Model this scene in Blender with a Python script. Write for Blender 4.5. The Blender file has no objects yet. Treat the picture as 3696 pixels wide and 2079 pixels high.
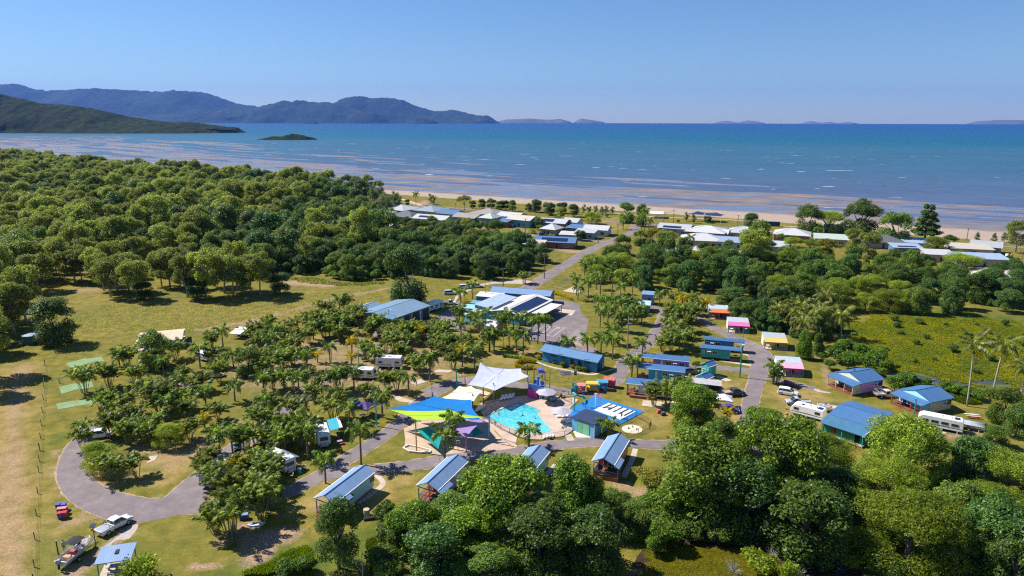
import bpy,math,random
import numpy as np
from mathutils import Matrix,Vector
rnd = random.Random(7)
nr = np.random.default_rng(11)
R = math.radians
SC = bpy.context.scene
COL = SC.collection

# ---------------------------------------------------------------- camera, world, sun, exposure
CAM_H = 60.0
PITCH = math.atan(602/2464.0)
ROLL = 0.0027
cam_data = bpy.data.cameras.new("camera")
cam_data.lens = 24.0
cam_data.sensor_width = 36.0
cam_data.clip_start = 1.0
cam_data.clip_end = 200000.0
cam = bpy.data.objects.new("camera",cam_data)
COL.objects.link(cam)
cam.matrix_world = Matrix.Translation((0,0,CAM_H)) @ Matrix.Rotation(R(90) - PITCH,4,'X') @ Matrix.Rotation(ROLL,4,'Z')
SC.camera = cam

SUN_EL,SUN_AZ = R(47.5),R(159)
world = bpy.data.worlds.new("World")
SC.world = world
world.use_nodes = True
wn = world.node_tree
wn.nodes.clear()
sky = wn.nodes.new('ShaderNodeTexSky')
sky.sky_type = 'NISHITA'
sky.sun_disc = False
sky.sun_elevation = SUN_EL
sky.sun_rotation = (math.pi/2 - SUN_AZ) % (2*math.pi)
sky.altitude = 0
sky.air_density = 1.0
sky.dust_density = 0.1
sky.ozone_density = 10.0
bg = wn.nodes.new('ShaderNodeBackground')
bg.inputs[1].default_value = 0.069
wo = wn.nodes.new('ShaderNodeOutputWorld')
wn.links.new(sky.outputs[0],bg.inputs[0])
wn.links.new(bg.outputs[0],wo.inputs[0])
sun_data = bpy.data.lights.new("sun",'SUN')
sun_data.energy = 4.6
sun_data.angle = R(0.5)
sun_data.color = (1.0,0.955,0.88)
sun = bpy.data.objects.new("sun",sun_data)
COL.objects.link(sun)
sdir = Vector((-math.cos(SUN_AZ)*math.cos(SUN_EL),-math.sin(SUN_AZ)*math.cos(SUN_EL),-math.sin(SUN_EL)))
sun.rotation_euler = sdir.to_track_quat('-Z','Y').to_euler()
sun.location = (-200,80,300)
SC.view_settings.view_transform = 'Standard'
SC.view_settings.look = 'None'
SC.view_settings.exposure = 0.8
SC.view_settings.gamma = 1.0
SC.view_settings.use_curve_mapping = False
SC.cycles.filter_width = 1.2
SC.cycles.use_denoising = False
SC.cycles.max_bounces = 5
SC.cycles.diffuse_bounces = 4
SC.cycles.glossy_bounces = 2
SC.cycles.transmission_bounces = 3
SC.cycles.transparent_max_bounces = 4
SC.cycles.volume_bounces = 0
SC.cycles.caustics_reflective = False
SC.cycles.caustics_refractive = False

# ---------------------------------------------------------------- survey: photo measurements -> places on the ground
_c,_s = math.cos(ROLL),math.sin(ROLL)
_cp,_sp = math.cos(PITCH),math.sin(PITCH)
VIEW = {0: (0,0,1.43478),1: (0,1100,.67544),2: (900,1100,.41416),3: (1350,1250,.38820),4: (2200,1050,.34513),
  5: (2800,1250,.34783),6: (1100,950,.3882),7: (1100,680,.34938),8: (1900,680,.34938),9: (2700,700,.38665),
  10: (2400,1050,.31056),11: (700,1500,.39964),12: (1450,1500,.39966),13: (2300,1450,.54193),
  14: (0,250,.71817),15: (1850,350,.71661),16: (0,550,.54348)}

def ray(v,x,y):
 a = VIEW[v]
 X = (a[0] + x*a[2] - 1848.0)/2464.0
 Y = -(a[1] + y*a[2] - 1039.5)/2464.0
 X,Y = _c*X - _s*Y,_s*X + _c*Y
 return X,_cp + Y*_sp,-_sp + Y*_cp

def P(v,x,y,z=0.0):
 dx,dy,dz = ray(v,x,y)
 t = (z - CAM_H)/dz
 return Vector((dx*t,dy*t,z))

def top_z(v,x,ybase,ytop):
 """height of an upright thing from its foot and top"""
 b = P(v,x,ybase)
 dx,dy,dz = ray(v,x,ytop)
 return CAM_H + dz/dy*b.y

def at_depth(v,x,y,depth):
 dx,dy,dz = ray(v,x,y)
 t = depth/dy
 return Vector((dx*t,depth,CAM_H + dz*t))

def rect3(v,A,B,C,z):
 """centre, yaw, length (A-B), width (B-C) of a plan rectangle seen at height z"""
 a,b,c = P(v,*A,z),P(v,*B,z),P(v,*C,z)
 d = b - a
 yaw = math.atan2(d.y,d.x)
 L = d.length
 n = Vector((-math.sin(yaw),math.cos(yaw),0))
 W = (c - b).dot(n)
 ctr = (a + b)/2 + n*(W/2)
 return Vector((ctr.x,ctr.y,0)),yaw,L,abs(W)

# ---------------------------------------------------------------- noise for building
def vnoise(x,y,seed=0):
 x = np.asarray(x,float); y = np.asarray(y,float)
 xi = np.floor(x).astype(np.int64); yi = np.floor(y).astype(np.int64)
 xf = x - xi; yf = y - yi
 xf = xf*xf*(3 - 2*xf); yf = yf*yf*(3 - 2*yf)
 def h(a,b):
  n = (a*374761393 + b*668265263 + seed*1442695041) & 0x7fffffff
  n = ((n ^ (n >> 13))*1274126177) & 0x7fffffff
  return ((n ^ (n >> 16)) & 0xffff)/65535.0
 return (h(xi,yi)*(1 - xf) + h(xi + 1,yi)*xf)*(1 - yf) + (h(xi,yi + 1)*(1 - xf) + h(xi + 1,yi + 1)*xf)*yf

def fbm(x,y,seed=0,o=4):
 r = 0; a = .5; t = 0
 for i in range(o):
  r = r + a*vnoise(x*2**i,y*2**i,seed + i*17); t += a; a *= .5
 return r/t

# ---------------------------------------------------------------- objects
def tag(o,label=None,cat=None,group=None,kind=None):
 if label: o['label'] = label
 if cat: o['category'] = cat
 if group: o['group'] = group
 if kind: o['kind'] = kind
 return o

def thing(name,label,cat,loc=(0,0,0),rz=0.0,group=None):
 o = bpy.data.objects.new(name,None)
 o.empty_display_size = .3
 COL.objects.link(o)
 o.location = loc
 o.rotation_euler = (0,0,rz)
 return tag(o,label,cat,group)

def linkmesh(name,me,mat=None,parent=None,label=None,kind=None):
 o = bpy.data.objects.new(name,me)
 COL.objects.link(o)
 if mat is not None and not me.materials: me.materials.append(mat)
 if parent is not None: o.parent = parent
 if label: o['label'] = label
 if kind: o['kind'] = kind
 return o

KIDS = {}
def adopt(o,parent):
 KIDS.setdefault(parent.name,[]).append(o)

def copy_tree(root,loc,rz=0.0,s=1.0,label=None,group=None):
 r = root.copy(); COL.objects.link(r)
 r.location = loc; r.rotation_euler = (0,0,rz)
 r.scale = (s,s,s) if not isinstance(s,tuple) else s
 if label: r['label'] = label
 if group: r['group'] = group
 for ch in root.children:
  c = ch.copy(); COL.objects.link(c); c.parent = r
  for g in ch.children:
   d = g.copy(); COL.objects.link(d); d.parent = c
 return r

class MB:
 def __init__(s): s.v = []; s.f = []
 def add(s,vs,fs):
  o = len(s.v); s.v += [tuple(p) for p in vs]; s.f += [tuple(i + o for i in f) for f in fs]; return s
 def quad(s,a,b,c,d): return s.add([a,b,c,d],[(0,1,2,3)])
 def box(s,c,d,rz=0.0,top=1.0):
  x,y,z = c; a,b,h = d[0]/2,d[1]/2,d[2]/2
  cz,sz = math.cos(rz),math.sin(rz)
  vs = []
  for k,t in ((-h,1.0),(h,top)):
   for i,j in ((-1,-1),(1,-1),(1,1),(-1,1)):
    px,py = i*a*t,j*b*t
    vs.append((x + px*cz - py*sz,y + px*sz + py*cz,z + k))
  return s.add(vs,[(3,2,1,0),(4,5,6,7),(0,1,5,4),(1,2,6,5),(2,3,7,6),(3,0,4,7)])
 def bar(s,a,b,w,h=None):
  """square bar between two points"""
  return s.tube([a,b],[w/2,(h or w)/2],4)
 def tube(s,pts,rad,n=6,cap=True):
  pts = [Vector(p) for p in pts]
  if not isinstance(rad,(list,tuple)): rad = [rad]*len(pts)
  vs = []; fs = []
  for i,p in enumerate(pts):
   t = (pts[min(i + 1,len(pts) - 1)] - pts[max(i - 1,0)]).normalized()
   u = t.orthogonal() if abs(t.z) < .9 else Vector((1,0,0))
   if abs(t.z) < .9: u = Vector((0,0,1)).cross(t)
   u = (u - t*u.dot(t)).normalized(); w = t.cross(u)
   for k in range(n):
    a = 2*math.pi*(k + .5)/n
    vs.append(p + (u*math.cos(a) + w*math.sin(a))*rad[i])
  for i in range(len(pts) - 1):
   for k in range(n):
    fs.append((i*n + k,i*n + (k + 1) % n,(i + 1)*n + (k + 1) % n,(i + 1)*n + k))
  if cap:
   fs.append(tuple(range(n - 1,-1,-1))); fs.append(tuple((len(pts) - 1)*n + k for k in range(n)))
  return s.add(vs,fs)
 def cyl(s,c,r,h,n=12,r2=None,axis='z'):
  r2 = r if r2 is None else r2
  vs = []
  for k,q in ((0,r),(h,r2)):
   for i in range(n):
    a = 2*math.pi*i/n
    p = (q*math.cos(a),q*math.sin(a),k)
    if axis == 'y': p = (p[0],p[2] - h/2,p[1])
    if axis == 'x': p = (p[2] - h/2,p[0],p[1])
    vs.append((c[0] + p[0],c[1] + p[1],c[2] + p[2]))
  fs = [(i,(i + 1) % n,n + (i + 1) % n,n + i) for i in range(n)] + [tuple(range(n - 1,-1,-1)),tuple(range(n,2*n))]
  return s.add(vs,fs)
 def prism(s,poly,z0,z1):
  n = len(poly)
  vs = [(p[0],p[1],z0) for p in poly] + [(p[0],p[1],z1) for p in poly]
  return s.add(vs,[(i,(i + 1) % n,n + (i + 1) % n,n + i) for i in range(n)] + [tuple(range(n - 1,-1,-1)),tuple(range(n,2*n))])
 def side(s,prof,y0,y1,t0=None):
  """profile in x,z extruded across y"""
  n = len(prof)
  vs = [(p[0],y0,p[1]) for p in prof] + [(p[0],y1,p[1]) for p in prof]
  return s.add(vs,[(i,(i + 1) % n,n + (i + 1) % n,n + i) for i in range(n)] + [tuple(range(n - 1,-1,-1)),tuple(range(n,2*n))])
 def ell(s,c,r,nu=10,nv=6):
  vs = [(c[0],c[1],c[2] - r[2])]; fs = []
  for j in range(1,nv):
   b = -math.pi/2 + math.pi*j/nv
   for i in range(nu):
    a = 2*math.pi*i/nu
    vs.append((c[0] + r[0]*math.cos(b)*math.cos(a),c[1] + r[1]*math.cos(b)*math.sin(a),c[2] + r[2]*math.sin(b)))
  vs.append((c[0],c[1],c[2] + r[2]))
  for i in range(nu):
   fs.append((0,1 + (i + 1) % nu,1 + i))
   fs.append((len(vs) - 1,1 + (nv - 2)*nu + i,1 + (nv - 2)*nu + (i + 1) % nu))
  for j in range(nv - 2):
   for i in range(nu):
    fs.append((1 + j*nu + i,1 + j*nu + (i + 1) % nu,1 + (j + 1)*nu + (i + 1) % nu,1 + (j + 1)*nu + i))
  return s.add(vs,fs)
 def mesh(s,name,mat=None,smooth=False):
  me = bpy.data.meshes.new(name)
  me.from_pydata(s.v,[],s.f)
  if mat is not None: me.materials.append(mat)
  if smooth: me.polygons.foreach_set('use_smooth',[True]*len(me.polygons))
  me.update()
  return me
 def build(s,name,mat,parent=None,label=None,kind=None,smooth=False,bevel=0):
  o = linkmesh(name,s.mesh(name,mat,smooth),None,parent,label,kind)
  if bevel:
   m = o.modifiers.new('soft','BEVEL'); m.width = bevel; m.segments = 2; m.limit_method = 'ANGLE'
  return o

def npmesh(name,V,F,mat,attr=None,smooth=False):
 """V (n,3), F (m,k) constant k"""
 me = bpy.data.meshes.new(name)
 k = F.shape[1]
 me.vertices.add(len(V)); me.vertices.foreach_set('co',np.ascontiguousarray(V,np.float32).ravel())
 me.loops.add(F.size); me.loops.foreach_set('vertex_index',np.ascontiguousarray(F,np.int32).ravel())
 me.polygons.add(len(F)); me.polygons.foreach_set('loop_start',np.arange(0,F.size,k,dtype=np.int32))
 me.polygons.foreach_set('loop_total',np.full(len(F),k,np.int32))
 if smooth: me.polygons.foreach_set('use_smooth',np.ones(len(F),bool))
 me.update(calc_edges=True)
 if attr:
  for an,arr in attr.items():
   a = me.attributes.new(an,'FLOAT_COLOR','POINT')
   a.data.foreach_set('color',np.ascontiguousarray(arr,np.float32).ravel())
 if mat is not None: me.materials.append(mat)
 return me

def gridmesh(name,X,Y,Z,mat,keep=None,attr=None,smooth=True):
 n,m = X.shape
 V = np.stack([X,Y,Z],-1).reshape(-1,3)
 i = np.arange(n*m).reshape(n,m)
 F = np.stack([i[:-1,:-1],i[:-1,1:],i[1:,1:],i[1:,:-1]],-1).reshape(-1,4)
 if keep is not None:
  kq = (keep[:-1,:-1] | keep[:-1,1:] | keep[1:,1:] | keep[1:,:-1]).ravel()
  F = F[kq]
 if attr: attr = {k: v.reshape(-1,4) for k,v in attr.items()}
 return npmesh(name,V,F,mat,attr,smooth)

# ---------------------------------------------------------------- materials
def newmat(name):
 m = bpy.data.materials.new(name); m.use_nodes = True
 nt = m.node_tree
 return m,nt,nt.nodes['Principled BSDF'],nt.nodes['Material Output']

class NT:
 def __init__(s,nt): s.nt = nt
 def n(s,t,**k):
  o = s.nt.nodes.new('ShaderNode' + t)
  for a,b in k.items(): setattr(o,a,b)
  return o
 def l(s,a,b): s.nt.links.new(a,b)
 def noise(s,scale,det=3,vec=None,rough=.55):
  o = s.n('TexNoise'); o.inputs['Scale'].default_value = scale; o.inputs['Detail'].default_value = det
  o.inputs['Roughness'].default_value = rough
  if vec is not None: s.l(vec,o.inputs['Vector'])
  return o.outputs[0]
 def ramp(s,fac,stops):
  o = s.n('ValToRGB'); cr = o.color_ramp
  while len(cr.elements) < len(stops): cr.elements.new(.5)
  for e,(p,c) in zip(cr.elements,stops):
   e.position = p; e.color = (*c,1) if len(c) == 3 else c
  s.l(fac,o.inputs[0]); return o.outputs[0]
 def mix(s,f,a,b,bt='MIX'):
  o = s.n('Mix',data_type='RGBA',blend_type=bt)
  for sock,val in ((o.inputs[0],f),(o.inputs[6],a),(o.inputs[7],b)):
   if hasattr(val,'is_linked'): s.l(val,sock)
   elif isinstance(val,(int,float)): sock.default_value = val
   else: sock.default_value = (*val,1)
  return o.outputs[2]
 def math(s,op,a,b=0.0,c=None,clamp=False):
  o = s.n('Math',operation=op,use_clamp=clamp)
  for i,val in enumerate((a,b) if c is None else (a,b,c)):
   if hasattr(val,'is_linked'): s.l(val,o.inputs[i])
   else: o.inputs[i].default_value = val
  return o.outputs[0]
 def sep(s,vec):
  o = s.n('SeparateXYZ'); s.l(vec,o.inputs[0]); return o.outputs
 def coord(s,which='Object'):
  return s.n('TexCoord').outputs[which]
 def mapping(s,vec,scale=(1,1,1),rot=(0,0,0),loc=(0,0,0)):
  o = s.n('Mapping'); s.l(vec,o.inputs[0])
  o.inputs['Scale'].default_value = scale; o.inputs['Rotation'].default_value = rot; o.inputs['Location'].default_value = loc
  return o.outputs[0]
 def bump(s,h,strength,dist=.1):
  o = s.n('Bump'); o.inputs['Strength'].default_value = strength; o.inputs['Distance'].default_value = dist
  s.l(h,o.inputs['Height']); return o.outputs[0]

_MC = {}
def paint(rgb,rough=.6,var=.16,scale=1.3,spec=.3,metal=0.0,rib=None,name='paint',dirt=.25):
 """painted / coated surface: base colour with patchy weathering; rib=(axis,spacing) adds pressed ribs"""
 key = (tuple(rgb),rough,var,scale,spec,metal,rib,name,dirt)
 if key in _MC: return _MC[key]
 m,nt,bs,out = newmat(name)
 q = NT(nt)
 co = q.coord('Object')
 n1 = q.noise(scale,4,co)
 n2 = q.noise(scale*.22,3,q.mapping(co,(1,1,.4),loc=(7,3,1)))
 lo = tuple(c*(1 - var) for c in rgb); hi = tuple(min(1,c*(1 + var)) for c in rgb)
 c1 = q.ramp(n1,[(.3,lo),(.7,hi)])
 g = sum(rgb)/3
 fade = tuple(min(.9,c*.72 + g*.28 + .015) for c in rgb)
 c2 = q.mix(q.math('MULTIPLY',q.ramp(n2,[(.45,(0,0,0)),(.72,(1,1,1))]),dirt),c1,fade)
 oi = q.n('ObjectInfo')
 hs = q.n('HueSaturation'); q.l(c2,hs.inputs['Color'])
 q.l(q.math('MULTIPLY_ADD',oi.outputs['Random'],.16,.92),hs.inputs['Value'])
 q.l(hs.outputs[0],bs.inputs['Base Color'])
 bs.inputs['Roughness'].default_value = rough
 bs.inputs['Specular IOR Level'].default_value = spec
 bs.inputs['Metallic'].default_value = metal
 if rib:
  ax,sp = rib
  w = q.sep(co)['xyz'.index(ax)]
  h = q.math('PINGPONG',w,sp/2)
  h = q.math('MULTIPLY',h,2/sp)
  q.l(q.bump(h,.16,.04),bs.inputs['Normal'])
 _MC[key] = m
 return m

def glass(rgb=(.02,.025,.03),rough=.12):
 return paint(rgb,rough,.1,.8,.6,name='glass',dirt=.1)

def sheet_mat(name,stops,scale,rough=.9,stretch=(1,1,1),fine=9.0,fineamt=.25,bump=.2,spec=.2):
 m,nt,bs,out = newmat(name); q = NT(nt)
 co = q.coord('Object')
 n = q.noise(scale,6,q.mapping(co,stretch),.62)
 c = q.ramp(n,stops)
 f = q.noise(fine,3,co)
 c = q.mix(fineamt,c,q.ramp(f,[(.25,(.25,.25,.25)),(.75,(.8,.8,.8))]),'OVERLAY')
 q.l(c,bs.inputs['Base Color'])
 bs.inputs['Roughness'].default_value = rough
 bs.inputs['Specular IOR Level'].default_value = spec
 if bump: q.l(q.bump(f,bump,.05),bs.inputs['Normal'])
 return m
# ================================================================ LAND, SEA, HILLS
SHORE = np.array([(-2700,3050),(-1600,1900),(-824,1116),(-377,752),(-225,655),(-89,573),(59.5,483),(154,430),(221,372),(264,347),(420,240),(700,60),(1200,-260)],float)

def shore_d(x,y):
 """signed distance past the grass edge (positive = seaward) and place along the shore"""
 x = np.asarray(x,float); y = np.asarray(y,float)
 best = np.full(x.shape,1e18); sgn = np.ones(x.shape); along = np.zeros(x.shape); acc = 0
 for a,b in zip(SHORE[:-1],SHORE[1:]):
  e = b - a; L = np.hypot(*e)
  t = np.clip(((x - a[0])*e[0] + (y - a[1])*e[1])/L **2,0,1)
  dx = x - a[0] - t*e[0]; dy = y - a[1] - t*e[1]
  d = dx*dx + dy*dy
  c = e[0]*(y - a[1]) - e[1]*(x - a[0])
  m = d < best
  best = np.where(m,d,best); sgn = np.where(m,np.sign(c),sgn); along = np.where(m,acc + t*L,along)
  acc += L
 return np.sqrt(best)*sgn,along

def polydist(x,y,pts):
 best = np.full(x.shape,1e18)
 pts = [np.array(p[:2]) for p in pts]
 if len(pts) == 1: return np.hypot(x - pts[0][0],y - pts[0][1])
 for a,b in zip(pts[:-1],pts[1:]):
  e = b - a; L2 = max(1e-6,e @ e)
  t = np.clip(((x - a[0])*e[0] + (y - a[1])*e[1])/L2,0,1)
  best = np.minimum(best,(x - a[0] - t*e[0])**2 + (y - a[1] - t*e[1])**2)
 return np.sqrt(best)

def inpoly(x,y,poly):
 x = np.asarray(x,float); y = np.asarray(y,float)
 r = np.zeros(x.shape,bool); n = len(poly)
 for i in range(n):
  x1,y1 = poly[i][:2]; x2,y2 = poly[(i + 1) % n][:2]
  c = ((y1 > y) != (y2 > y)) & (x < (x2 - x1)*(y - y1)/((y2 - y1) if y2 != y1 else 1e-9) + x1)
  r ^= c
 return r

def PP(v,*pts,z=0.0):
 return [P(v,a,b,z) for a,b in pts]

# ---- what grows or lies where (distance fields on the ground grid)
rows = 62*1.0082**np.arange(0,385) - 62 + 2.0
ts = np.linspace(-1.25,1.25,300)
GX = np.outer(rows + 70,ts); GY = np.repeat(rows[:,None],len(ts),1) + 0.0
gd,_ = shore_d(GX,GY)
GZ = np.where(gd > 0,-gd*.2,0) + 0*GX
n_a = fbm(GX/9,GY/9,1); n_b = fbm(GX/2.2,GY/2.2,5)
dirt = np.zeros_like(GX); lush = np.zeros_like(GX); dry = np.zeros_like(GX)
def stroke(arr,pts,w,k=1.0,soft=.6):
 d = polydist(GX,GY,pts) + (n_a - .5)*w*1.1 + (n_b - .5)*w*.7
 np.maximum(arr,k*np.clip(1 - (d - w*(1 - soft))/(w*soft + 1e-6),0,1),out=arr)
def area(arr,poly,k=1.0,edge=3.0):
 poly = [tuple(p[:2]) for p in poly]
 d = polydist(GX,GY,poly + poly[:1]); s = np.where(inpoly(GX,GY,poly),-d,d) + (n_a - .5)*edge*2.4 + (n_b - .5)*edge
 np.maximum(arr,k*np.clip(.5 - s/edge,0,1),out=arr)
# dirt tracks left of the fence and across the paddock
stroke(dirt,PP(1,(60,1480),(65,1150),(85,1000),(75,830),(85,720),(75,640),(90,500),(110,400),(120,340)),2.2,.42)
stroke(dirt,PP(1,(0,1350),(30,1050),(40,800)),1.6,.5)
area(dry,PP(1,(-200,1500),(-150,900),(-60,400),(60,330),(170,330),(190,700),(160,1100),(170,1500)),.75,4)
stroke(dirt,PP(16,(1280,1185),(1650,1125),(1900,1060),(2150,985),(2400,935),(2576,905)),1.5,.95)
stroke(dirt,PP(16,(1960,860),(2060,870),(2200,880)),4.5,1.0)
stroke(dirt,PP(16,(740,1080),(800,1076)),1.2,.9)
stroke(dirt,PP(16,(560,920),(700,900),(860,850)),5,.5)
# worn ground between the palms and caravan sites
area(dirt,PP(0,(330,1130),(520,1090),(700,1010),(560,930),(700,860),(1000,850),(1200,880),(1180,960),(980,1000),(800,1010),(560,1100),(420,1170)),.42,6)
area(dirt,PP(2,(1480,520),(1780,560),(1560,640),(1330,700)),.55,3)
stroke(dirt,PP(1,(1190,1270),(1290,1190),(1350,1300)),2.0,.7)
stroke(dirt,PP(11,(560,1290),(640,1140),(760,1060),(900,1080)),2.2,.85)
stroke(dirt,PP(11,(0,1370),(200,1360)),.9,.9)
stroke(dirt,PP(1,(330,1180),(470,1140),(560,1150)),1.2,.6)
stroke(dirt,PP(1,(700,1180),(620,1250),(520,1330),(400,1430)),1.5,.75)
stroke(dirt,PP(1,(300,780),(310,930),(370,1060),(480,1130)),.8,.55)
stroke(dirt,PP(13,(1180,480),(1350,500)),2.5,1.0)
stroke(dirt,PP(13,(60,600),(150,650),(240,760)),1.8,.8)
stroke(dirt,PP(12,(1950,600),(2080,680),(2200,740)),2.0,.7)
stroke(dirt,PP(13,(2050,240),(2330,200)),1.4,.6)
stroke(dirt,PP(4,(2100,560),(2250,830),(2310,1010)),1.0,.5)
stroke(dirt,PP(10,(1420,760),(1500,770)),.7,.7)
stroke(dirt,PP(8,(290,610),(440,645),(600,655)),4.5,.95)
stroke(dirt,PP(8,(90,470),(160,490)),5,.8)
stroke(dirt,PP(7,(1830,410),(1900,440)),5,.5)
stroke(dirt,PP(7,(2180,420),(2300,440)),5,.5)
stroke(dirt,PP(9,(30,560),(150,620)),6,.8)
stroke(dirt,PP(9,(520,540),(640,540)),4,.7)
stroke(dirt,PP(7,(1100,145),(1230,185),(1250,130)),5,.9)
stroke(dirt,PP(6,(2080,190),(2250,90)),1.0,.6)
# dry, browned lawns
area(dry,PP(4,(1640,960),(2150,1060),(2318,1120),(2100,1449),(1580,1449)),.9,5)
area(dry,PP(4,(180,1110),(560,1230),(700,1300),(560,1449),(300,1449),(340,1260)),.6,4)
area(dry,PP(4,(960,960),(1440,940),(1400,1430),(1280,1449),(1150,1100)),.7,4)
area(dry,PP(11,(780,900),(1050,720),(1300,560),(1640,560),(2000,480),(2200,520),(1900,640),(1700,800)),.75,3)
area(dry,PP(3,(0,440),(480,420),(600,330),(400,280),(500,200),(900,240),(780,330),(480,520)),.8,4)
area(dry,PP(6,(1600,850),(2150,750),(2180,840),(1950,980),(1640,930)),.7,3)
area(dry,PP(1,(430,900),(560,990),(880,950),(1100,770),(900,800)),.85,2)
area(dry,PP(1,(200,1449),(240,900),(300,720),(330,1000),(430,1120),(380,1300)),.5,3)
area(dry,PP(8,(640,470),(960,430),(1100,400),(960,300),(600,330)),.5,4)
area(dry,PP(16,(450,880),(900,970),(1300,970),(1900,930),(2576,870),(2576,1000),(1650,1170),(1000,1196),(500,1150)),.25,8)
# lush green
area(lush,PP(11,(330,1420),(700,1280),(1050,1130),(1500,1000),(1800,950),(1900,1100),(1500,1449),(0,1449)),.8,4)
area(lush,PP(13,(1250,240),(1480,330),(1440,480),(1700,560),(2200,320),(2060,230),(1500,340)),.5,4)
area(lush,PP(1,(280,640),(390,690),(330,760),(250,740)),.9,2)
area(lush,PP(5,(430,600),(640,590),(620,660),(500,640)),.9,2)
area(lush,PP(1,(760,880),(860,850),(850,900)),.8,1.5)
area(lush,PP(1,(200,1250),(420,1200),(1000,1449),(180,1449)),.45,3)
area(lush,PP(6,(640,680),(800,680),(780,730),(640,720)),.9,2)
area(lush,PP(8,(400,600),(560,570),(700,580),(640,640)),.8,4)
area(lush,PP(0,(2130,820),(2300,780),(2576,800),(2576,1000),(2400,980),(2240,930)),.9,4)
gatt = np.stack([dirt,lush,dry,np.ones_like(dirt)],-1)

def ground_material():
 m,nt,bs,out = newmat('lawn'); q = NT(nt)
 co = q.coord('Object')
 at = q.n('Attribute',attribute_name='cover'); sp = q.n('SeparateColor'); q.l(at.outputs['Color'],sp.inputs[0])
 big = q.noise(.045,5,co); mid = q.noise(.35,5,co,.65); fine = q.noise(2.6,4,co,.7)
 grass = q.ramp(mid,[(.30,(.095,.094,.014)),(.48,(.165,.143,.024)),(.62,(.23,.182,.038)),(.78,(.30,.225,.07))])
 grass = q.mix(q.ramp(big,[(.4,(0,0,0)),(.65,(.55,.55,.55))]),grass,(.10,.115,.025))
 dryc = q.ramp(mid,[(.3,(.21,.152,.044)),(.52,(.295,.208,.072)),(.75,(.36,.25,.105))])
 wob = q.math('MULTIPLY_ADD',q.math('SUBTRACT',fine,.5),.8,0)
 wob2 = q.math('MULTIPLY_ADD',q.math('SUBTRACT',mid,.5),1.1,0)
 c = q.mix(q.math('ADD',sp.outputs[2],q.math('MULTIPLY',wob2,sp.outputs[2]),clamp=True),grass,dryc)
 lush_c = q.ramp(mid,[(.3,(.045,.075,.012)),(.55,(.085,.12,.018)),(.75,(.15,.155,.03))])
 c = q.mix(q.math('ADD',sp.outputs[1],q.math('MULTIPLY',wob2,sp.outputs[1]),clamp=True),c,lush_c)
 dirtc = q.ramp(fine,[(.25,(.25,.155,.105)),(.55,(.36,.235,.165)),(.8,(.43,.30,.22))])
 dm = q.math('MULTIPLY_ADD',q.math('ADD',wob,wob2),1.0,sp.outputs[0])
 dm = q.math('MULTIPLY',dm,q.math('MULTIPLY',sp.outputs[0],3.0,clamp=True),clamp=True)
 c = q.mix(dm,c,dirtc)
 c = q.mix(.42,c,q.ramp(fine,[(.25,(.2,.2,.2)),(.75,(.82,.82,.8))]),'OVERLAY')
 tuft = q.noise(7.5,2,co,.6)
 c = q.mix(.3,c,q.ramp(tuft,[(.3,(.25,.25,.25)),(.7,(.75,.75,.75))]),'OVERLAY')
 q.l(c,bs.inputs['Base Color'])
 bs.inputs['Roughness'].default_value = .95; bs.inputs['Specular IOR Level'].default_value = .1
 q.l(q.bump(q.math('ADD',fine,tuft),.35,.12),bs.inputs['Normal'])
 return m

GZ = GZ + (fbm(GX/5,GY/5,9) - .5)*0.0
me = gridmesh('ground',GX,GY,GZ,ground_material(),gd < 14,{'cover': gatt})
tag(linkmesh('ground',me),kind='structure')

# ---- beach and tidal flats, in shore coordinates
def shore_strip(u0,u1,du,ds):
 seg = np.diff(SHORE,axis=0); Ls = np.hypot(seg[:,0],seg[:,1]); cum = np.concatenate([[0],np.cumsum(Ls)])
 u = np.arange(u0,u1,du)
 def at(t): return np.stack([np.interp(t,cum,SHORE[:,0]),np.interp(t,cum,SHORE[:,1])],-1)
 p = at(u); tng = at(u + 120) - at(u - 120); tng /= np.hypot(tng[:,0],tng[:,1])[:,None]
 nrm = np.stack([-tng[:,1],tng[:,0]],-1)
 if nrm[len(u) // 2,1] < 0: nrm = -nrm
 X = p[None,:,0] + ds[:,None]*nrm[None,:,0]; Y = p[None,:,1] + ds[:,None]*nrm[None,:,1]
 return X,Y,np.repeat(u[None,:],len(ds),0),np.repeat(ds[:,None],len(u),1)
SEA_Z = -1.5
ds = np.concatenate([[-5,-2],np.arange(0,200,2.6),np.arange(200,620,5)])
X,Y,U,D = shore_strip(900,5100,7.5,ds)
wide = np.interp(U,[0,2200,3300,3700,3900,4100,6000],[34,34,30,48,58,62,60])
flat_k = np.interp(U,[0,2000,3200,3700,4200,6000],[.0003,.00035,.0006,.0014,.0022,.0026])
Ub = U + 60*(fbm(U/300,D/200,31) - .5)
bars = fbm(Ub/230,(D + 22*fbm(U/150,D/90,3))/17,21,4) - .5
swirl = fbm(U/90,D/34,44,3) - .5
Z = np.where(D < wide,.03 - 1.40*(np.clip(D,-5,None)/wide)**1.15*np.where(D < 0,0,1) - np.where(D < 0,.1,0),
    -1.36 + .07*np.exp(-((U - 3750)/420)**2) - (D - wide)*flat_k + np.clip((D - wide)/25,0,1)*(bars*.66 + swirl*.30))
Z = np.nan_to_num(Z,nan=-.07)
m,nt,bs,out = newmat('sand'); q = NT(nt)
co = q.coord('Object'); zz = q.sep(co)[2]
n1 = q.noise(.05,5,co); n2 = q.noise(.5,4,co)
dryS = q.ramp(n2,[(.3,(.30,.225,.165)),(.7,(.39,.30,.225))])
wetS = q.ramp(n1,[(.3,(.155,.118,.105)),(.7,(.245,.185,.155))])
wetf = q.math('MULTIPLY_ADD',q.math('ADD',zz,q.math('MULTIPLY',q.math('SUBTRACT',n1,.5),.5)),-1.55,-1.2,clamp=True)
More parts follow.
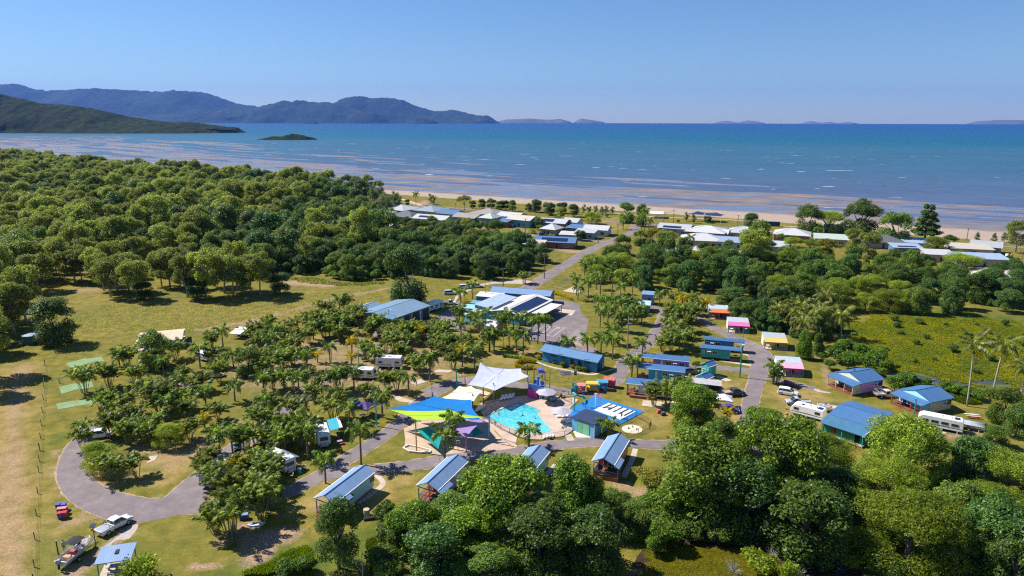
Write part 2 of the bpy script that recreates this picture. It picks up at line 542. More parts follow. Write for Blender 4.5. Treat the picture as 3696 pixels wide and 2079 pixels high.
wetf = q.ramp(wetf,[(.05,(0,0,0)),(.75,(1,1,1))])
film = q.noise(1.0,4,q.mapping(co,(.011,.085,1),(0,0,.6)),.6)
film = q.math('MULTIPLY',q.ramp(film,[(.46,(0,0,0)),(.56,(1,1,1))]),wetf)
rid = q.noise(1.0,3,q.mapping(co,(.03,.30,1),(0,0,.6)),.6)
wetS = q.mix(.6,wetS,q.ramp(rid,[(.35,(.25,.25,.25)),(.65,(.75,.75,.75))]),'OVERLAY')
q.l(q.mix(q.math('MULTIPLY',film,.8),q.mix(wetf,dryS,wetS),(.10,.12,.17)),bs.inputs['Base Color'])
q.l(q.math('MULTIPLY_ADD',film,-.42,q.math('MULTIPLY_ADD',wetf,-.4,.9),clamp=True),bs.inputs['Roughness'])
bs.inputs['Specular IOR Level'].default_value = .5
rp = q.noise(.9,2,q.mapping(co,(.25,1.1,1),(0,0,.55)))
q.l(q.bump(rp,.5,.3),bs.inputs['Normal'])
tag(linkmesh('beach',gridmesh('beach',X,Y,Z,m)),kind='structure')

# ---- sea
m,nt,bs,out = newmat('sea_water'); q = NT(nt)
co = q.coord('Object'); s3 = q.sep(co)
off = q.math('ADD',q.math('MULTIPLY',s3[0],.398),q.math('MULTIPLY',s3[1],.917))      # distance out to sea
nb = q.noise(.0011,4,q.mapping(co,(.35,1.2,1),(0,0,-.41)))
off2 = q.math('MULTIPLY_ADD',q.math('SUBTRACT',nb,.5),900,off)
fac = q.math('MULTIPLY',q.math('LOGARITHM',q.math('MAXIMUM',off2,400),10),1.0)
fac = q.math('DIVIDE',q.math('SUBTRACT',fac,2.6),2.2)                                   # 400 m..63 km
water = q.ramp(fac,[(0,(.12,.125,.20)),(.09,(.07,.10,.175)),(.20,(.035,.10,.165)),(.31,(.02,.10,.155)),(.365,(.001,.088,.155)),(.45,(.001,.075,.165)),(.62,(.001,.055,.16)),(.85,(.001,.03,.14))])
mott = q.noise(.012,5,q.mapping(co,(.4,1,1),(0,0,-.41)))
water = q.mix(.3,water,q.ramp(mott,[(.3,(.32,.32,.32)),(.7,(.66,.66,.66))]),'OVERLAY')
chop = q.noise(.14,4,q.mapping(co,(.45,1,1),(0,0,-.6)),.65)
water = q.mix(.5,water,q.ramp(chop,[(.3,(.34,.34,.34)),(.7,(.64,.64,.64))]),'OVERLAY')
caps = q.noise(.085,2,q.mapping(co,(.30,1.0,1),(0,0,-.35)),.5)
gust = q.noise(.006,3,co)
capm = q.ramp(q.math('MULTIPLY_ADD',gust,.30,caps),[(.872,(0,0,0)),(.90,(1,1,1))])
band = q.ramp(q.math('DIVIDE',off,3000.0),[(.15,(.25,.25,.25)),(.24,(1,1,1)),(.45,(.8,.8,.8)),(.8,(.25,.25,.25))])
q.l(q.mix(q.math('MULTIPLY',capm,band),water,(.75,.75,.75)),bs.inputs['Base Color'])
bs.inputs['Roughness'].default_value = .42
bs.inputs['Specular IOR Level'].default_value = .19
q.l(q.bump(chop,.6,1.2),bs.inputs['Normal'])
xs = np.concatenate([-np.geomspace(42000,300,22),np.linspace(-200,200,5),np.geomspace(300,42000,22)])
ys = np.geomspace(60,26500,60)
XX,YY = np.meshgrid(xs,ys); sd,_ = shore_d(XX,YY)
tag(linkmesh('sea',gridmesh('sea',XX,YY,np.full_like(XX,SEA_Z),m,np.ones_like(XX,bool))),kind='structure')

# ---- hills, islands
def hill_mat(name,lo,hi,scale):
 m,nt,bs,out = newmat(name); q = NT(nt); co = q.coord('Object')
 n = q.noise(scale,5,co,.7); n2 = q.noise(scale*.12,3,co)
 c = q.ramp(n,[(.32,lo),(.68,hi)])
 c = q.mix(.45,c,q.ramp(n2,[(.35,(.3,.3,.3)),(.65,(.7,.7,.7))]),'OVERLAY')
 q.l(c,bs.inputs['Base Color']); bs.inputs['Roughness'].default_value = .95; bs.inputs['Specular IOR Level'].default_value = .05
 return m
def hill(name,v,prof,depth,half,mat,step,bumps,rough_k=.16,seed=1):
 """silhouette (x,ytop) read at one distance, given real depth, spurs and canopy relief"""
 pts = [at_depth(v,x,y,depth) for x,y in prof]
 if depth > 9000:
  w_ = .012*abs(pts[-1].x - pts[0].x) + 60
  pts = [Vector((pts[0].x - w_,depth,SEA_Z))] + pts + [Vector((pts[-1].x + w_,depth,SEA_Z))]
 xs = np.arange(pts[0].x,pts[-1].x,step)
 H = np.interp(xs,[p.x for p in pts],[p.z for p in pts]) - SEA_Z
 tt = np.linspace(-1,1,max(12,int(2*half/step)))
 X = np.repeat(xs[None,:],len(tt),0); T = np.repeat(tt[:,None],len(xs),1)
 taper = np.clip(np.minimum(X - xs[0],xs[-1] - X)/(half*.8),.12,1)**.6
 Y = depth + T*half*taper + (fbm(X/(half*.7),T*2,seed) - .5)*half*.5*np.abs(T)
 spur = fbm(X/(half*.35),T*1.2 + 5,seed + 3) - .5
 k = np.clip(1 - np.abs(T + spur*.5*(1 - np.abs(T)))**1.5,0,1)
 k = np.where(np.abs(T) > .98,0,k)
 Z = SEA_Z - 3 + (H[None,:] + 3)*k*(1 + rough_k*spur*(np.abs(T) > .12))
 Z += (vnoise(X/bumps,Y/bumps,seed + 9)*.6 + nr.random(X.shape)*.4 - .5)*bumps*.8*np.clip(k*4,0,1)
 return linkmesh(name,gridmesh(name,X,Y,Z,mat),kind='structure')
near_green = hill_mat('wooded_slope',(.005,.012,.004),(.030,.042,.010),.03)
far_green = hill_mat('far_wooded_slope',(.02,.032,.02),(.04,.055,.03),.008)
haze_pale_isle = hill_mat('haze_pale_island_slope',(.11,.12,.10),(.17,.17,.14),.004)  # slope colour lightened to imitate haze fading the farthest islands
hill('headland',14,[(-700,20),(-300,70),(-100,105),(0,120),(60,140),(220,172),(400,188),(520,208),(640,240),(780,259),(880,268),(980,268),(1080,281),(1160,292),(1190,293),(1215,312),(1240,322)],3650,330,near_green,9,11,.12,3)
hill('island',14,[(1272,357),(1300,352),(1380,337),(1420,340),(1470,324),(1510,330),(1540,338),(1570,346),(1592,351)],2330,70,near_green,5,7,.1,5)
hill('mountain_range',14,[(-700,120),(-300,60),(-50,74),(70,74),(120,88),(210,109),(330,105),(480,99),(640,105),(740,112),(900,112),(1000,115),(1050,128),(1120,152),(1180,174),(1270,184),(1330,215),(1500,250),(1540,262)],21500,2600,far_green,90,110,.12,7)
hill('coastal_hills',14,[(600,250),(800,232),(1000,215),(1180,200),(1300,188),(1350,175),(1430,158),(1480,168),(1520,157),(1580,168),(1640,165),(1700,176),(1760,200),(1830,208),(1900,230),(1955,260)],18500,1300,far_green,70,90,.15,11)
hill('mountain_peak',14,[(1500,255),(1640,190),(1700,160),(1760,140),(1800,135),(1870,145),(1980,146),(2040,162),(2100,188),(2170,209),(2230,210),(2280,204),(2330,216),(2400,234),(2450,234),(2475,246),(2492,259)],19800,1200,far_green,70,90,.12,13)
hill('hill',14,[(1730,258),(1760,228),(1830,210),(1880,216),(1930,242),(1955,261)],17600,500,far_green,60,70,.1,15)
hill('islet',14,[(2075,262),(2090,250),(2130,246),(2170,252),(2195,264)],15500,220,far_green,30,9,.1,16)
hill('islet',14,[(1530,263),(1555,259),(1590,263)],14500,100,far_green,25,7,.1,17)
hill('far_island',15,[(-80,124),(-40,114),(0,112),(90,108),(160,114),(200,113),(240,110),(290,125)],25300,500,haze_pale_isle,60,14,.1,18)
hill('far_island',15,[(315,124),(345,108),(370,112),(460,126)],25500,500,haze_pale_isle,60,14,.1,19)
hill('far_island',15,[(1020,129),(1075,119),(1110,126),(1140,129),(1180,118),(1225,122),(1268,131)],25000,500,haze_pale_isle,60,12,.1,20)
hill('far_island',15,[(1462,131),(1500,120),(1545,130),(1600,125),(1640,132),(1690,125),(1732,133)],25000,450,haze_pale_isle,60,12,.1,21)
hill('far_island',15,[(2295,132),(2340,123),(2450,115),(2560,116),(2700,128),(2760,133)],25800,600,haze_pale_isle,60,14,.1,22)

# ---- haze over everything
hz = MB().box((0,12500,651),(90000,30500,1318))
m = bpy.data.materials.new('haze_air'); m.use_nodes = True; nt = m.node_tree; nt.nodes.clear()
pv = nt.nodes.new('ShaderNodeVolumePrincipled'); mo = nt.nodes.new('ShaderNodeOutputMaterial')
pv.inputs['Color'].default_value = (.12,.32,1.0,1); pv.inputs['Density'].default_value = 2.2e-5; pv.inputs['Anisotropy'].default_value = 0.1
nt.links.new(pv.outputs[0],mo.inputs['Volume'])
hzo = hz.build('haze',m,kind='stuff')

# ================================================================ ROADS, PATHS, SLABS
def smooth(pts,k=6):
 pts = [np.array(p[:2],float) for p in pts]
 out = []
 for i in range(len(pts) - 1):
  p0 = pts[max(i - 1,0)]; p1 = pts[i]; p2 = pts[i + 1]; p3 = pts[min(i + 2,len(pts) - 1)]
  for j in range(k):
   t = j/k
   out.append(.5*(2*p1 + (p2 - p0)*t + (2*p0 - 5*p1 + 4*p2 - p3)*t*t + (3*p1 - p0 - 3*p2 + p3)*t **3))
 out.append(pts[-1]); return np.array(out)
def ribbon(name,pts,w,z,mat,jag=0.0,kind='structure',k=6,seed=0):
 c = smooth(pts,k); t = np.gradient(c,axis=0); t /= np.hypot(t[:,0],t[:,1])[:,None] + 1e-9
 n = np.stack([-t[:,1],t[:,0]],-1)
 ww = np.interp(np.arange(len(c)),np.linspace(0,len(c) - 1,len(w)),w)[:,None] if isinstance(w,(list,tuple)) else np.full((len(c),1),w)
 jl = (vnoise(c[:,0]*1.1,c[:,1]*1.1,seed + 1)[:,None] - .5)*jag; jr = (vnoise(c[:,0]*1.1,c[:,1]*1.1,seed + 2)[:,None] - .5)*jag
 l = c + n*(ww/2 + jl); r = c - n*(ww/2 + jr)
 V = np.concatenate([np.c_[l,np.full(len(l),z)],np.c_[r,np.full(len(r),z)]])
 m_ = len(c); i = np.arange(m_ - 1)
 F = np.stack([i + m_,i + m_ + 1,i + 1,i],-1)
 return linkmesh(name,npmesh(name,V,F,mat),kind=kind)
def slab(name,pts,z,mat,thick=None,kind='structure',parent=None,k=0):
 c = [tuple(p[:2]) for p in pts]
 if k: c = [tuple(p) for p in smooth(c + [c[0]],k)[:-1]]
 b = MB()
 ar = sum(c[i][0]*c[(i + 1) % len(c)][1] - c[(i + 1) % len(c)][0]*c[i][1] for i in range(len(c)))
 if ar < 0: c = c[::-1]
 if thick: b.prism(c,z - thick,z)
 else: b.add([(p[0],p[1],z) for p in c],[tuple(range(len(c)))])
 return b.build(name,mat,parent,kind=kind)
def asphalt_mat():
 m,nt,bs,out = newmat('asphalt'); q = NT(nt); co = q.coord('Object')
 n = q.noise(.35,5,co,.62); f = q.noise(5,4,co,.7); st = q.noise(.06,4,co)
 c = q.ramp(n,[(.28,(.15,.125,.128)),(.55,(.205,.17,.172)),(.75,(.26,.218,.215))])
 c = q.mix(.35,c,q.ramp(st,[(.35,(.35,.35,.36)),(.65,(.66,.64,.62))]),'OVERLAY')
 c = q.mix(.45,c,q.ramp(f,[(.25,(.28,.28,.28)),(.75,(.74,.74,.74))]),'OVERLAY')
 vo = q.n('TexVoronoi',feature='DISTANCE_TO_EDGE'); vo.inputs['Scale'].default_value = .22; q.l(q.mapping(co,loc=(3,1,0)),vo.inputs['Vector'])
 ck = q.ramp(vo.outputs['Distance'],[(.0,(.6,.6,.6)),(.018,(0,0,0))])
 c = q.mix(q.math('MULTIPLY',ck,q.ramp(st,[(.45,(0,0,0)),(.6,(1,1,1))])),c,(.07,.068,.07))
 q.l(c,bs.inputs['Base Color']); bs.inputs['Roughness'].default_value = .88; bs.inputs['Specular IOR Level'].default_value = .25
 q.l(q.bump(f,.3,.03),bs.inputs['Normal'])
 return m
ASPH = asphalt_mat()
VERGE = sheet_mat('verge_gravel',[(.25,(.24,.17,.10)),(.5,(.34,.245,.165)),(.75,(.42,.32,.23))],.8,fineamt=.4)
CONC = sheet_mat('concrete',[(.3,(.40,.335,.265)),(.55,(.48,.40,.32)),(.75,(.56,.48,.40))],.5,fineamt=.2,fine=4)
SAND = sheet_mat('play_sand',[(.3,(.40,.285,.20)),(.7,(.52,.385,.29))],.6,fineamt=.45,fine=3,bump=.6)
GRAVEL = sheet_mat('pale_gravel',[(.3,(.34,.29,.25)),(.7,(.46,.40,.36))],1.0,fineamt=.4,fine=6)
GREENMAT = sheet_mat('green_matting',[(.3,(.16,.24,.10)),(.6,(.21,.31,.16)),(.8,(.30,.34,.18))],.5,fineamt=.3,fine=5)
ROADS = []
def road(pts,w=3.4,verge=.5,name='road',k=7):
 i = len(ROADS); ROADS.append((pts,w if not isinstance(w,(list,tuple)) else max(w)))
 ww = [a + verge for a in w] if isinstance(w,(list,tuple)) else w + verge
 if verge: ribbon('road_verge',pts,ww,.004 + .0012*i,VERGE,verge*1.1,seed=i*7,k=k*2)
 ribbon(name,pts,w,.034 + .003*i,ASPH,.12,seed=i,k=k*2)
# loop road and streets of the park
road(PP(0,(330,1030),(262,1062),(208,1105),(183,1150),(182,1195),(215,1238),(285,1270),(370,1283),(450,1262),(520,1195),(600,1122),(680,1058),(745,1005),(790,970),(860,940),(930,930)),[3.0,3.2,3.6,4.0,4.6,5.6,6.6,6.8,6.0,4.2,3.8,3.6,3.4,3.2,3.2])
road(PP(0,(430,1278),(520,1272),(620,1262),(715,1240),(800,1200),(880,1150),(960,1100),(1010,1060),(1060,1010),(1110,980),(1180,955)),[4.5,4.2,3.6,3.4,3.4,3.4,3.4,3.4,3.2])
road(PP(3,(0,1145),(330,1105),(620,1055),(900,1010),(1200,985),(1500,945),(1800,905),(2100,890),(2400,905),(2700,915),(2850,900)) ,3.4)
road(PP(11,(1150,560),(1400,505),(1650,490),(1900,470),(2200,425)),3.2)
road(PP(3,(480,430),(620,370),(800,322),(960,310),(1200,345),(1450,370),(1640,395),(1850,432),(2050,425),(2200,360),(2290,260)) + PP(4,(150,750),(280,640),(395,560),(455,470),(520,370),(560,280),(530,200),(430,165)),3.2)
road(PP(4,(1415,1500),(1450,1300),(1490,1100),(1540,940),(1560,850),(1600,780),(1575,680),(1500,590),(1380,520),(1250,460),(1080,380),(960,300),(900,262)),[3.2,3.3,3.4,4.2,6.0,6.2,3.8,3.2,3.0,2.8])
road(PP(4,(1560,860),(1350,825),(1120,805),(930,780),(840,772)),[4.0,2.8,2.6,2.4])
road(PP(4,(1560,870),(1720,920),(1850,950),(2000,990),(2140,1022)),[4.5,3.0,2.6,2.6,2.4])
road(PP(0,(2010,1180),(1990,1150)) + PP(4,(1380,1600),(1415,1480)),3.4)
road(PP(3,(2380,902),(2700,925),(2900,960)),3.3)
# beach road, town streets
road(PP(0,(1290,742),(1340,718),(1400,680),(1450,650),(1500,622),(1560,598),(1600,580)) + PP(8,(1110,420),(1140,360)),[5.0,5.5,5.5,5.5,5.5,5.5])
road(PP(8,(830,550),(700,545),(560,535),(300,505),(0,480)),5.0)
road(PP(7,(1450,195),(1800,225),(2300,290),(2576,318)) + PP(8,(560,330),(850,345),(1150,365),(1400,378),(1700,395),(2100,405),(2400,430),(2576,450)) + PP(9,(900,385),(1400,430),(1800,455),(2300,485),(2576,503)),5.5,verge=0)
road(PP(7,(1450,200),(1250,190),(900,200),(600,240),(400,280)),4.5,verge=0)
road(PP(7,(400,275),(380,340),(330,420)),4.0,verge=0)
# reception forecourt and car park
slab('car_park',PP(6,(2330,330),(2430,350),(2555,380),(2570,470),(2640,520),(2625,610),(2590,720),(2640,770),(2720,800),(2700,860),(2300,745),(2000,700),(2050,600),(2180,500),(2290,430)),.022,ASPH)
slab('forecourt',PP(6,(640,640),(860,640),(980,600),(1180,545),(1250,480),(1350,420),(1390,370),(1440,350),(1470,380),(1410,430),(1400,520),(1440,560),(1530,575),(1480,640),(1150,662),(860,690),(640,680)),.018,ASPH)
slab('forecourt',PP(6,(1380,380),(1420,330),(1520,260),(1650,210),(1760,190),(1960,190),(2100,200),(2140,170),(2000,150),(1760,170),(1560,210),(1400,310)),.014,GRAVEL)
slab('pavement',PP(6,(2330,468),(2380,425),(2520,440),(2480,488)),.03,CONC)
slab('parking_island',PP(6,(2385,712),(2440,712),(2556,745),(2600,790),(2520,755)),.05,VERGE)
# painted bays
LINE = paint((.72,.72,.70),.7,.12,3,name='road_paint')
def line(a,b,w=.14,z=.075,v=6):
 A = P(v,*a); B = P(v,*b); d = (B - A).normalized(); n = Vector((-d.y,d.x,0))*w/2
 b_ = MB().add([(A + n)[:2] + (z,),(A - n)[:2] + (z,),(B - n)[:2] + (z,),(B + n)[:2] + (z,)],[(0,1,2,3)])
 return b_.build('bay_marking',LINE,kind='structure')
for a,b in [((2120,655),(2230,588)),((2230,588),(2415,600)),((2415,600),(2310,683)),((2310,683),(2120,655)),((2190,668),(2290,592)),((2250,676),(2350,596)),((2340,595),(2375,600)),((2375,600),(2335,607)),((2335,607),(2372,611))]: line(a,b)
for k in range(6): line((2442 + 15*k,705 - 15*k),(2556 + 11*k,736 - 17*k),.16)
# paths and slabs on the lawns
PATHS = [(3,[(1510,145),(1640,190),(1760,215),(1900,245),(2010,262),(2090,250),(2230,210)],.9),(11,[(1640,535),(1700,590),(1690,640),(1560,740),(1480,790)],1.0),
   (12,[(2110,300),(2080,400),(2000,560)],1.0),(12,[(1390,440),(1300,540)],.9),(0,[(1160,1170),(1200,1200)],.9),
   (7,[(960,100),(1100,140),(1250,190)],3.0),(8,[(560,238),(760,246),(1000,262),(1300,292),(1640,305),(2000,318),(2400,345)],2.0),
   (9,[(100,285),(330,300),(620,320),(900,345),(1200,350),(1500,372),(1760,385)],2.0)]
for v,pts,w in PATHS: ribbon('path',PP(v,*pts),w,.024,CONC,.08)
SLABS = [(10,[(560,990),(640,985),(780,1040),(710,1055)],CONC),(10,[(630,815),(680,810),(1040,860),(1010,878)],CONC),(10,[(880,735),(920,728),(1020,752),(1000,766)],CONC),
   (3,[(470,540),(150,440),(130,460),(240,515)],CONC),(3,[(330,340),(430,305),(490,330),(390,360)],CONC),(2,[(500,1015),(520,972),(605,965),(600,1005)],CONC),
   (4,[(335,1200),(350,1145),(560,1160),(700,1150),(690,1225),(600,1235)],CONC),(12,[(1470,185),(1530,165),(1560,225),(1500,230)],CONC),
   (1,[(785,850),(800,810),(845,805),(830,830)],CONC),(13,[(1985,230),(1990,190),(2060,205),(2040,225)],CONC),(3,[(530,240),(600,215),(740,225),(690,245)],CONC),(10,[(620,1180),(625,1140),(740,1170),(720,1200)],CONC),
   (6,[(1020,1130),(1080,1075),(1120,1100)],CONC),(6,[(2400,260),(2500,215),(2576,215),(2576,275),(2500,275)],CONC),
   (1,[(350,315),(460,285),(480,310),(385,340)],GREENMAT),(1,[(455,290),(540,278),(560,300),(475,312)],GREENMAT),(1,[(315,440),(400,420),(420,450),(330,478)],GREENMAT),(1,[(400,425),(490,410),(500,440),(420,455)],GREENMAT),(1,[(300,530),(400,512),(420,540),(310,560)],GREENMAT),(1,[(405,512),(520,500),(520,525),(420,540)],GREENMAT)]
for v,pts,mt in SLABS:
 green = mt is GREENMAT
 slab('turf_mat' if green else 'concrete_slab',PP(v,*pts),.03 + .002*(SLABS.index((v,pts,mt)) % 9),mt,None if green else None)
ribbon('gravel_track',PP(10,(1720,1145),(1800,1165),(1930,1190)),[1.6,1.8,.6],.02,GRAVEL,.8)
slab('gravel_patch',PP(1,(560,1290),(640,1230),(700,1180),(740,1180),(690,1250),(620,1260),(580,1300)),.02,GRAVEL,k=3)
# ================================================================ VEGETATION
def leaf_mat(name,lo,mid,hi,rough=.5,spec=.25,trans=.22,objvar=.35,tint=(.15,.17,.03)):
 m,nt,bs,out = newmat(name); q = NT(nt)
 geo = q.n('NewGeometry'); oi = q.n('ObjectInfo')
 c = q.ramp(geo.outputs['Random Per Island'],[(.05,lo),(.55,mid),(.95,hi)])
 co = q.coord('Object')
 n = q.noise(.55,3,co)
 c = q.mix(.4,c,q.ramp(n,[(.33,(.30,.30,.30)),(.67,(.72,.72,.66))]),'OVERLAY')
 if 'swamp' in name: c = q.mix(q.ramp(q.noise(.10,4,co),[(.38,(0,0,0)),(.62,(.75,.75,.75))]),c,(.12,.17,.028))
 c = q.mix(q.math('MULTIPLY',oi.outputs['Random'],objvar),c,tint)
 hs = q.n('HueSaturation'); q.l(c,hs.inputs['Color']); hs.inputs['Saturation'].default_value = 1.12
 wn_ = q.n('TexWhiteNoise',noise_dimensions='1D'); q.l(q.math('MULTIPLY',oi.outputs['Random'],91.7),wn_.inputs['W'])
 q.l(q.math('MULTIPLY_ADD',wn_.outputs['Value'],.5,.76),hs.inputs['Value'])
 q.l(hs.outputs[0],bs.inputs['Base Color'])
 bs.inputs['Roughness'].default_value = rough; bs.inputs['Specular IOR Level'].default_value = spec
 tr = q.n('BsdfTranslucent'); mx = q.n('MixShader'); mx.inputs[0].default_value = trans + .2
 hs2 = q.n('HueSaturation'); q.l(hs.outputs[0],hs2.inputs['Color']); hs2.inputs['Value'].default_value = 1.7
 q.l(hs2.outputs[0],tr.inputs[0]); q.l(bs.outputs[0],mx.inputs[1]); q.l(tr.outputs[0],mx.inputs[2]); q.l(mx.outputs[0],out.inputs[0])
 return m
L_GLOSS = leaf_mat('glossy_leaf',(0.035,0.081,0.018),(0.109,0.209,0.031),(0.377,0.467,0.070),0.44,0.30,.2,.22)
L_DARK = leaf_mat('dark_leaf',(0.019,0.055,0.022),(0.057,0.127,0.031),(0.168,0.258,0.064),0.44,0.30,.15,.30)
L_RAIN = leaf_mat('rainforest_leaf',(0.033,0.072,0.022),(0.106,0.185,0.040),(0.275,0.350,0.085),0.44,0.23,.18,.40)
L_GUM = leaf_mat('gum_leaf',(0.084,0.116,0.032),(0.218,0.269,0.059),(0.448,0.476,0.130),0.49,0.19,.25,.30,(.17,.16,.04))
L_GREY = leaf_mat('grey_leaf',(0.129,0.131,0.035),(0.224,0.207,0.058),(0.345,0.299,0.093),0.60,0.08,.2,.2)
L_MANGO = leaf_mat('mango_leaf',(0.065,0.118,0.022),(0.186,0.278,0.042),(0.460,0.503,0.100),0.44,0.30,.22,.2)
L_FEATHER = leaf_mat('feathery_leaf',(0.081,0.126,0.025),(0.195,0.266,0.047),(0.435,0.476,0.106),0.54,0.15,.3,.25)
L_YELLOW = leaf_mat('yellow_leaf',(0.172,0.161,0.009),(0.345,0.276,0.017),(0.569,0.414,0.038),0.50,0.12,.3,.3,(.25,.19,.03))
L_VINE = leaf_mat('vine_leaf',(0.033,0.077,0.018),(0.101,0.197,0.031),(0.278,0.388,0.078),0.44,0.27,.25,.2)
L_CASU = leaf_mat('casuarina_leaf',(0.050,0.077,0.045),(0.120,0.168,0.076),(0.257,0.301,0.142),0.54,0.15,.2,.3)
L_PALM = leaf_mat('palm_leaf',(0.035,0.081,0.022),(0.109,0.195,0.035),(0.314,0.391,0.083),0.44,0.30,.25,.30,(.17,.16,.02))
L_CANE = leaf_mat('cane_palm_leaf',(0.041,0.081,0.022),(0.129,0.197,0.040),(0.406,0.432,0.100),0.44,0.30,.25,.35,(.15,.13,.03))
L_GOLD = leaf_mat('golden_palm_leaf',(0.190,0.184,0.009),(0.362,0.307,0.015),(0.586,0.445,0.031),0.50,0.16,.3,.3,(.25,.2,.03))
L_COCO = leaf_mat('coconut_leaf',(0.067,0.094,0.024),(0.168,0.212,0.050),(0.381,0.400,0.112),0.44,0.30,.3,.35,(.22,.17,.05))
BARK = sheet_mat('grey_bark',[(.3,(.11,.09,.07)),(.7,(.24,.20,.16))],1.5,stretch=(1,1,.3),fine=8)
BARKP = sheet_mat('pale_bark',[(.3,(.28,.24,.19)),(.7,(.52,.47,.40))],1.5,stretch=(1,1,.3),fine=8)
BARKC = sheet_mat('cane_stem',[(.3,(.16,.17,.06)),(.7,(.32,.28,.13))],2.0,stretch=(1,1,3),fine=8)
BARKD = sheet_mat('dead_wood',[(.3,(.34,.31,.29)),(.7,(.55,.51,.48))],2.0,fine=8)

def leaves(blobs,n,size,seed,flat=.35,inner=.25,jit=.42,upw=.45,aspect=.6,dens_up=.35):
 """n leaf quads spread through the shells of a set of ellipsoids: centre, radii"""
 g = np.random.default_rng(seed)
 C = np.array([b[0] for b in blobs],float); Rr = np.array([b[1] for b in blobs],float)
 area_ = (Rr[:,0]*Rr[:,1])**.5*Rr[:,2]**.5
 pick = g.choice(len(blobs),n,p=area_ **1.6/(area_ **1.6).sum())
 d = g.normal(size=(n,3)); d[:,2] += dens_up*np.abs(g.normal(size=n)); d /= np.linalg.norm(d,axis=1)[:,None]
 rr = np.where(g.random(n) < inner,g.uniform(.25,.85,n),g.normal(.97,.11,n))
 # lumps within each blob so that light and dark clumps show
 lump = .70 + .34*vnoise(d[:,0]*2.6 + pick*3.1 + 40,d[:,1]*2.6 + d[:,2]*2.3 + pick*1.7 + 40,seed) + .24*vnoise(d[:,0]*6 + pick*5.3 + 90,d[:,1]*6 + d[:,2]*5 + 90,seed + 4)
 pos = C[pick] + d*Rr[pick]*(rr*lump)[:,None]
 nor = d*(1 - jit) + g.normal(size=(n,3))*jit; nor[:,2] += upw; nor /= np.linalg.norm(nor,axis=1)[:,None]
 a = np.cross(nor,g.normal(size=(n,3))); a /= np.linalg.norm(a,axis=1)[:,None] + 1e-9
 b = np.cross(nor,a)
 s = size*g.uniform(.6,1.35,n)[:,None]
 bend = nor*s*flat*.5
 V = np.stack([pos - a*s,pos + b*s*aspect - bend*.4,pos + a*s - bend,pos - b*s*aspect - bend*.4],1).reshape(-1,3)
 return V,np.arange(n*4).reshape(n,4)

def crown_mesh(name,blobs,n,size,seed,mat,**k):
 V,F = leaves(blobs,n,size,seed,**k)
 return npmesh(name,V,F,mat)

def blobset(g,r,zc,hz,k,spread=.62,br=(.38,.6),flat=.75,top=True):
 """k sub-crowns inside an ellipsoid of radius r, half-height hz, centre height zc"""
 out = []
 for i in range(k):
  a = i*2.399 + g.uniform(-.4,.4); e = math.sqrt((i + .5)/k)*spread
  rr = r*g.uniform(br[0]*.8,br[1]*1.12)
  dz = math.sqrt(max(0,1 - (e/max(spread,.01))**2*.85))*hz*.6 if top else g.uniform(-1,1)*hz*.6
  out.append(((math.cos(a)*e*r,math.sin(a)*e*r,zc + dz + g.uniform(-.25,.2)*hz),(rr,rr*g.uniform(.85,1.15),rr*flat*g.uniform(.85,1.15))))
 return out

def trunk_mesh(name,blobs,h0,rad,mat,seed,limbs=6,stems=1,lean=.1):
 g = random.Random(seed); b = MB()
 for s_ in range(stems):
  ox,oy = (0,0) if stems == 1 else (g.uniform(-.4,.4),g.uniform(-.4,.4))
  p1 = Vector((ox + g.uniform(-lean,lean)*h0*.5,oy + g.uniform(-lean,lean)*h0*.5,h0*.55)); p2 = Vector((ox + g.uniform(-lean,lean)*h0,oy + g.uniform(-lean,lean)*h0,h0))
  b.tube([(ox,oy,-.2),p1,p2],[rad*1.25,rad,rad*.8],7)
  for bl in g.sample(blobs,min(limbs,len(blobs))):
   c = Vector(bl[0]); mid = p2.lerp(c,.5) + Vector((0,0,-.08*(c - p2).length))
   b.tube([p2 - Vector((0,0,.2)),mid,c],[rad*.55,rad*.36,rad*.12],5)
 return b.mesh(name,mat,True)

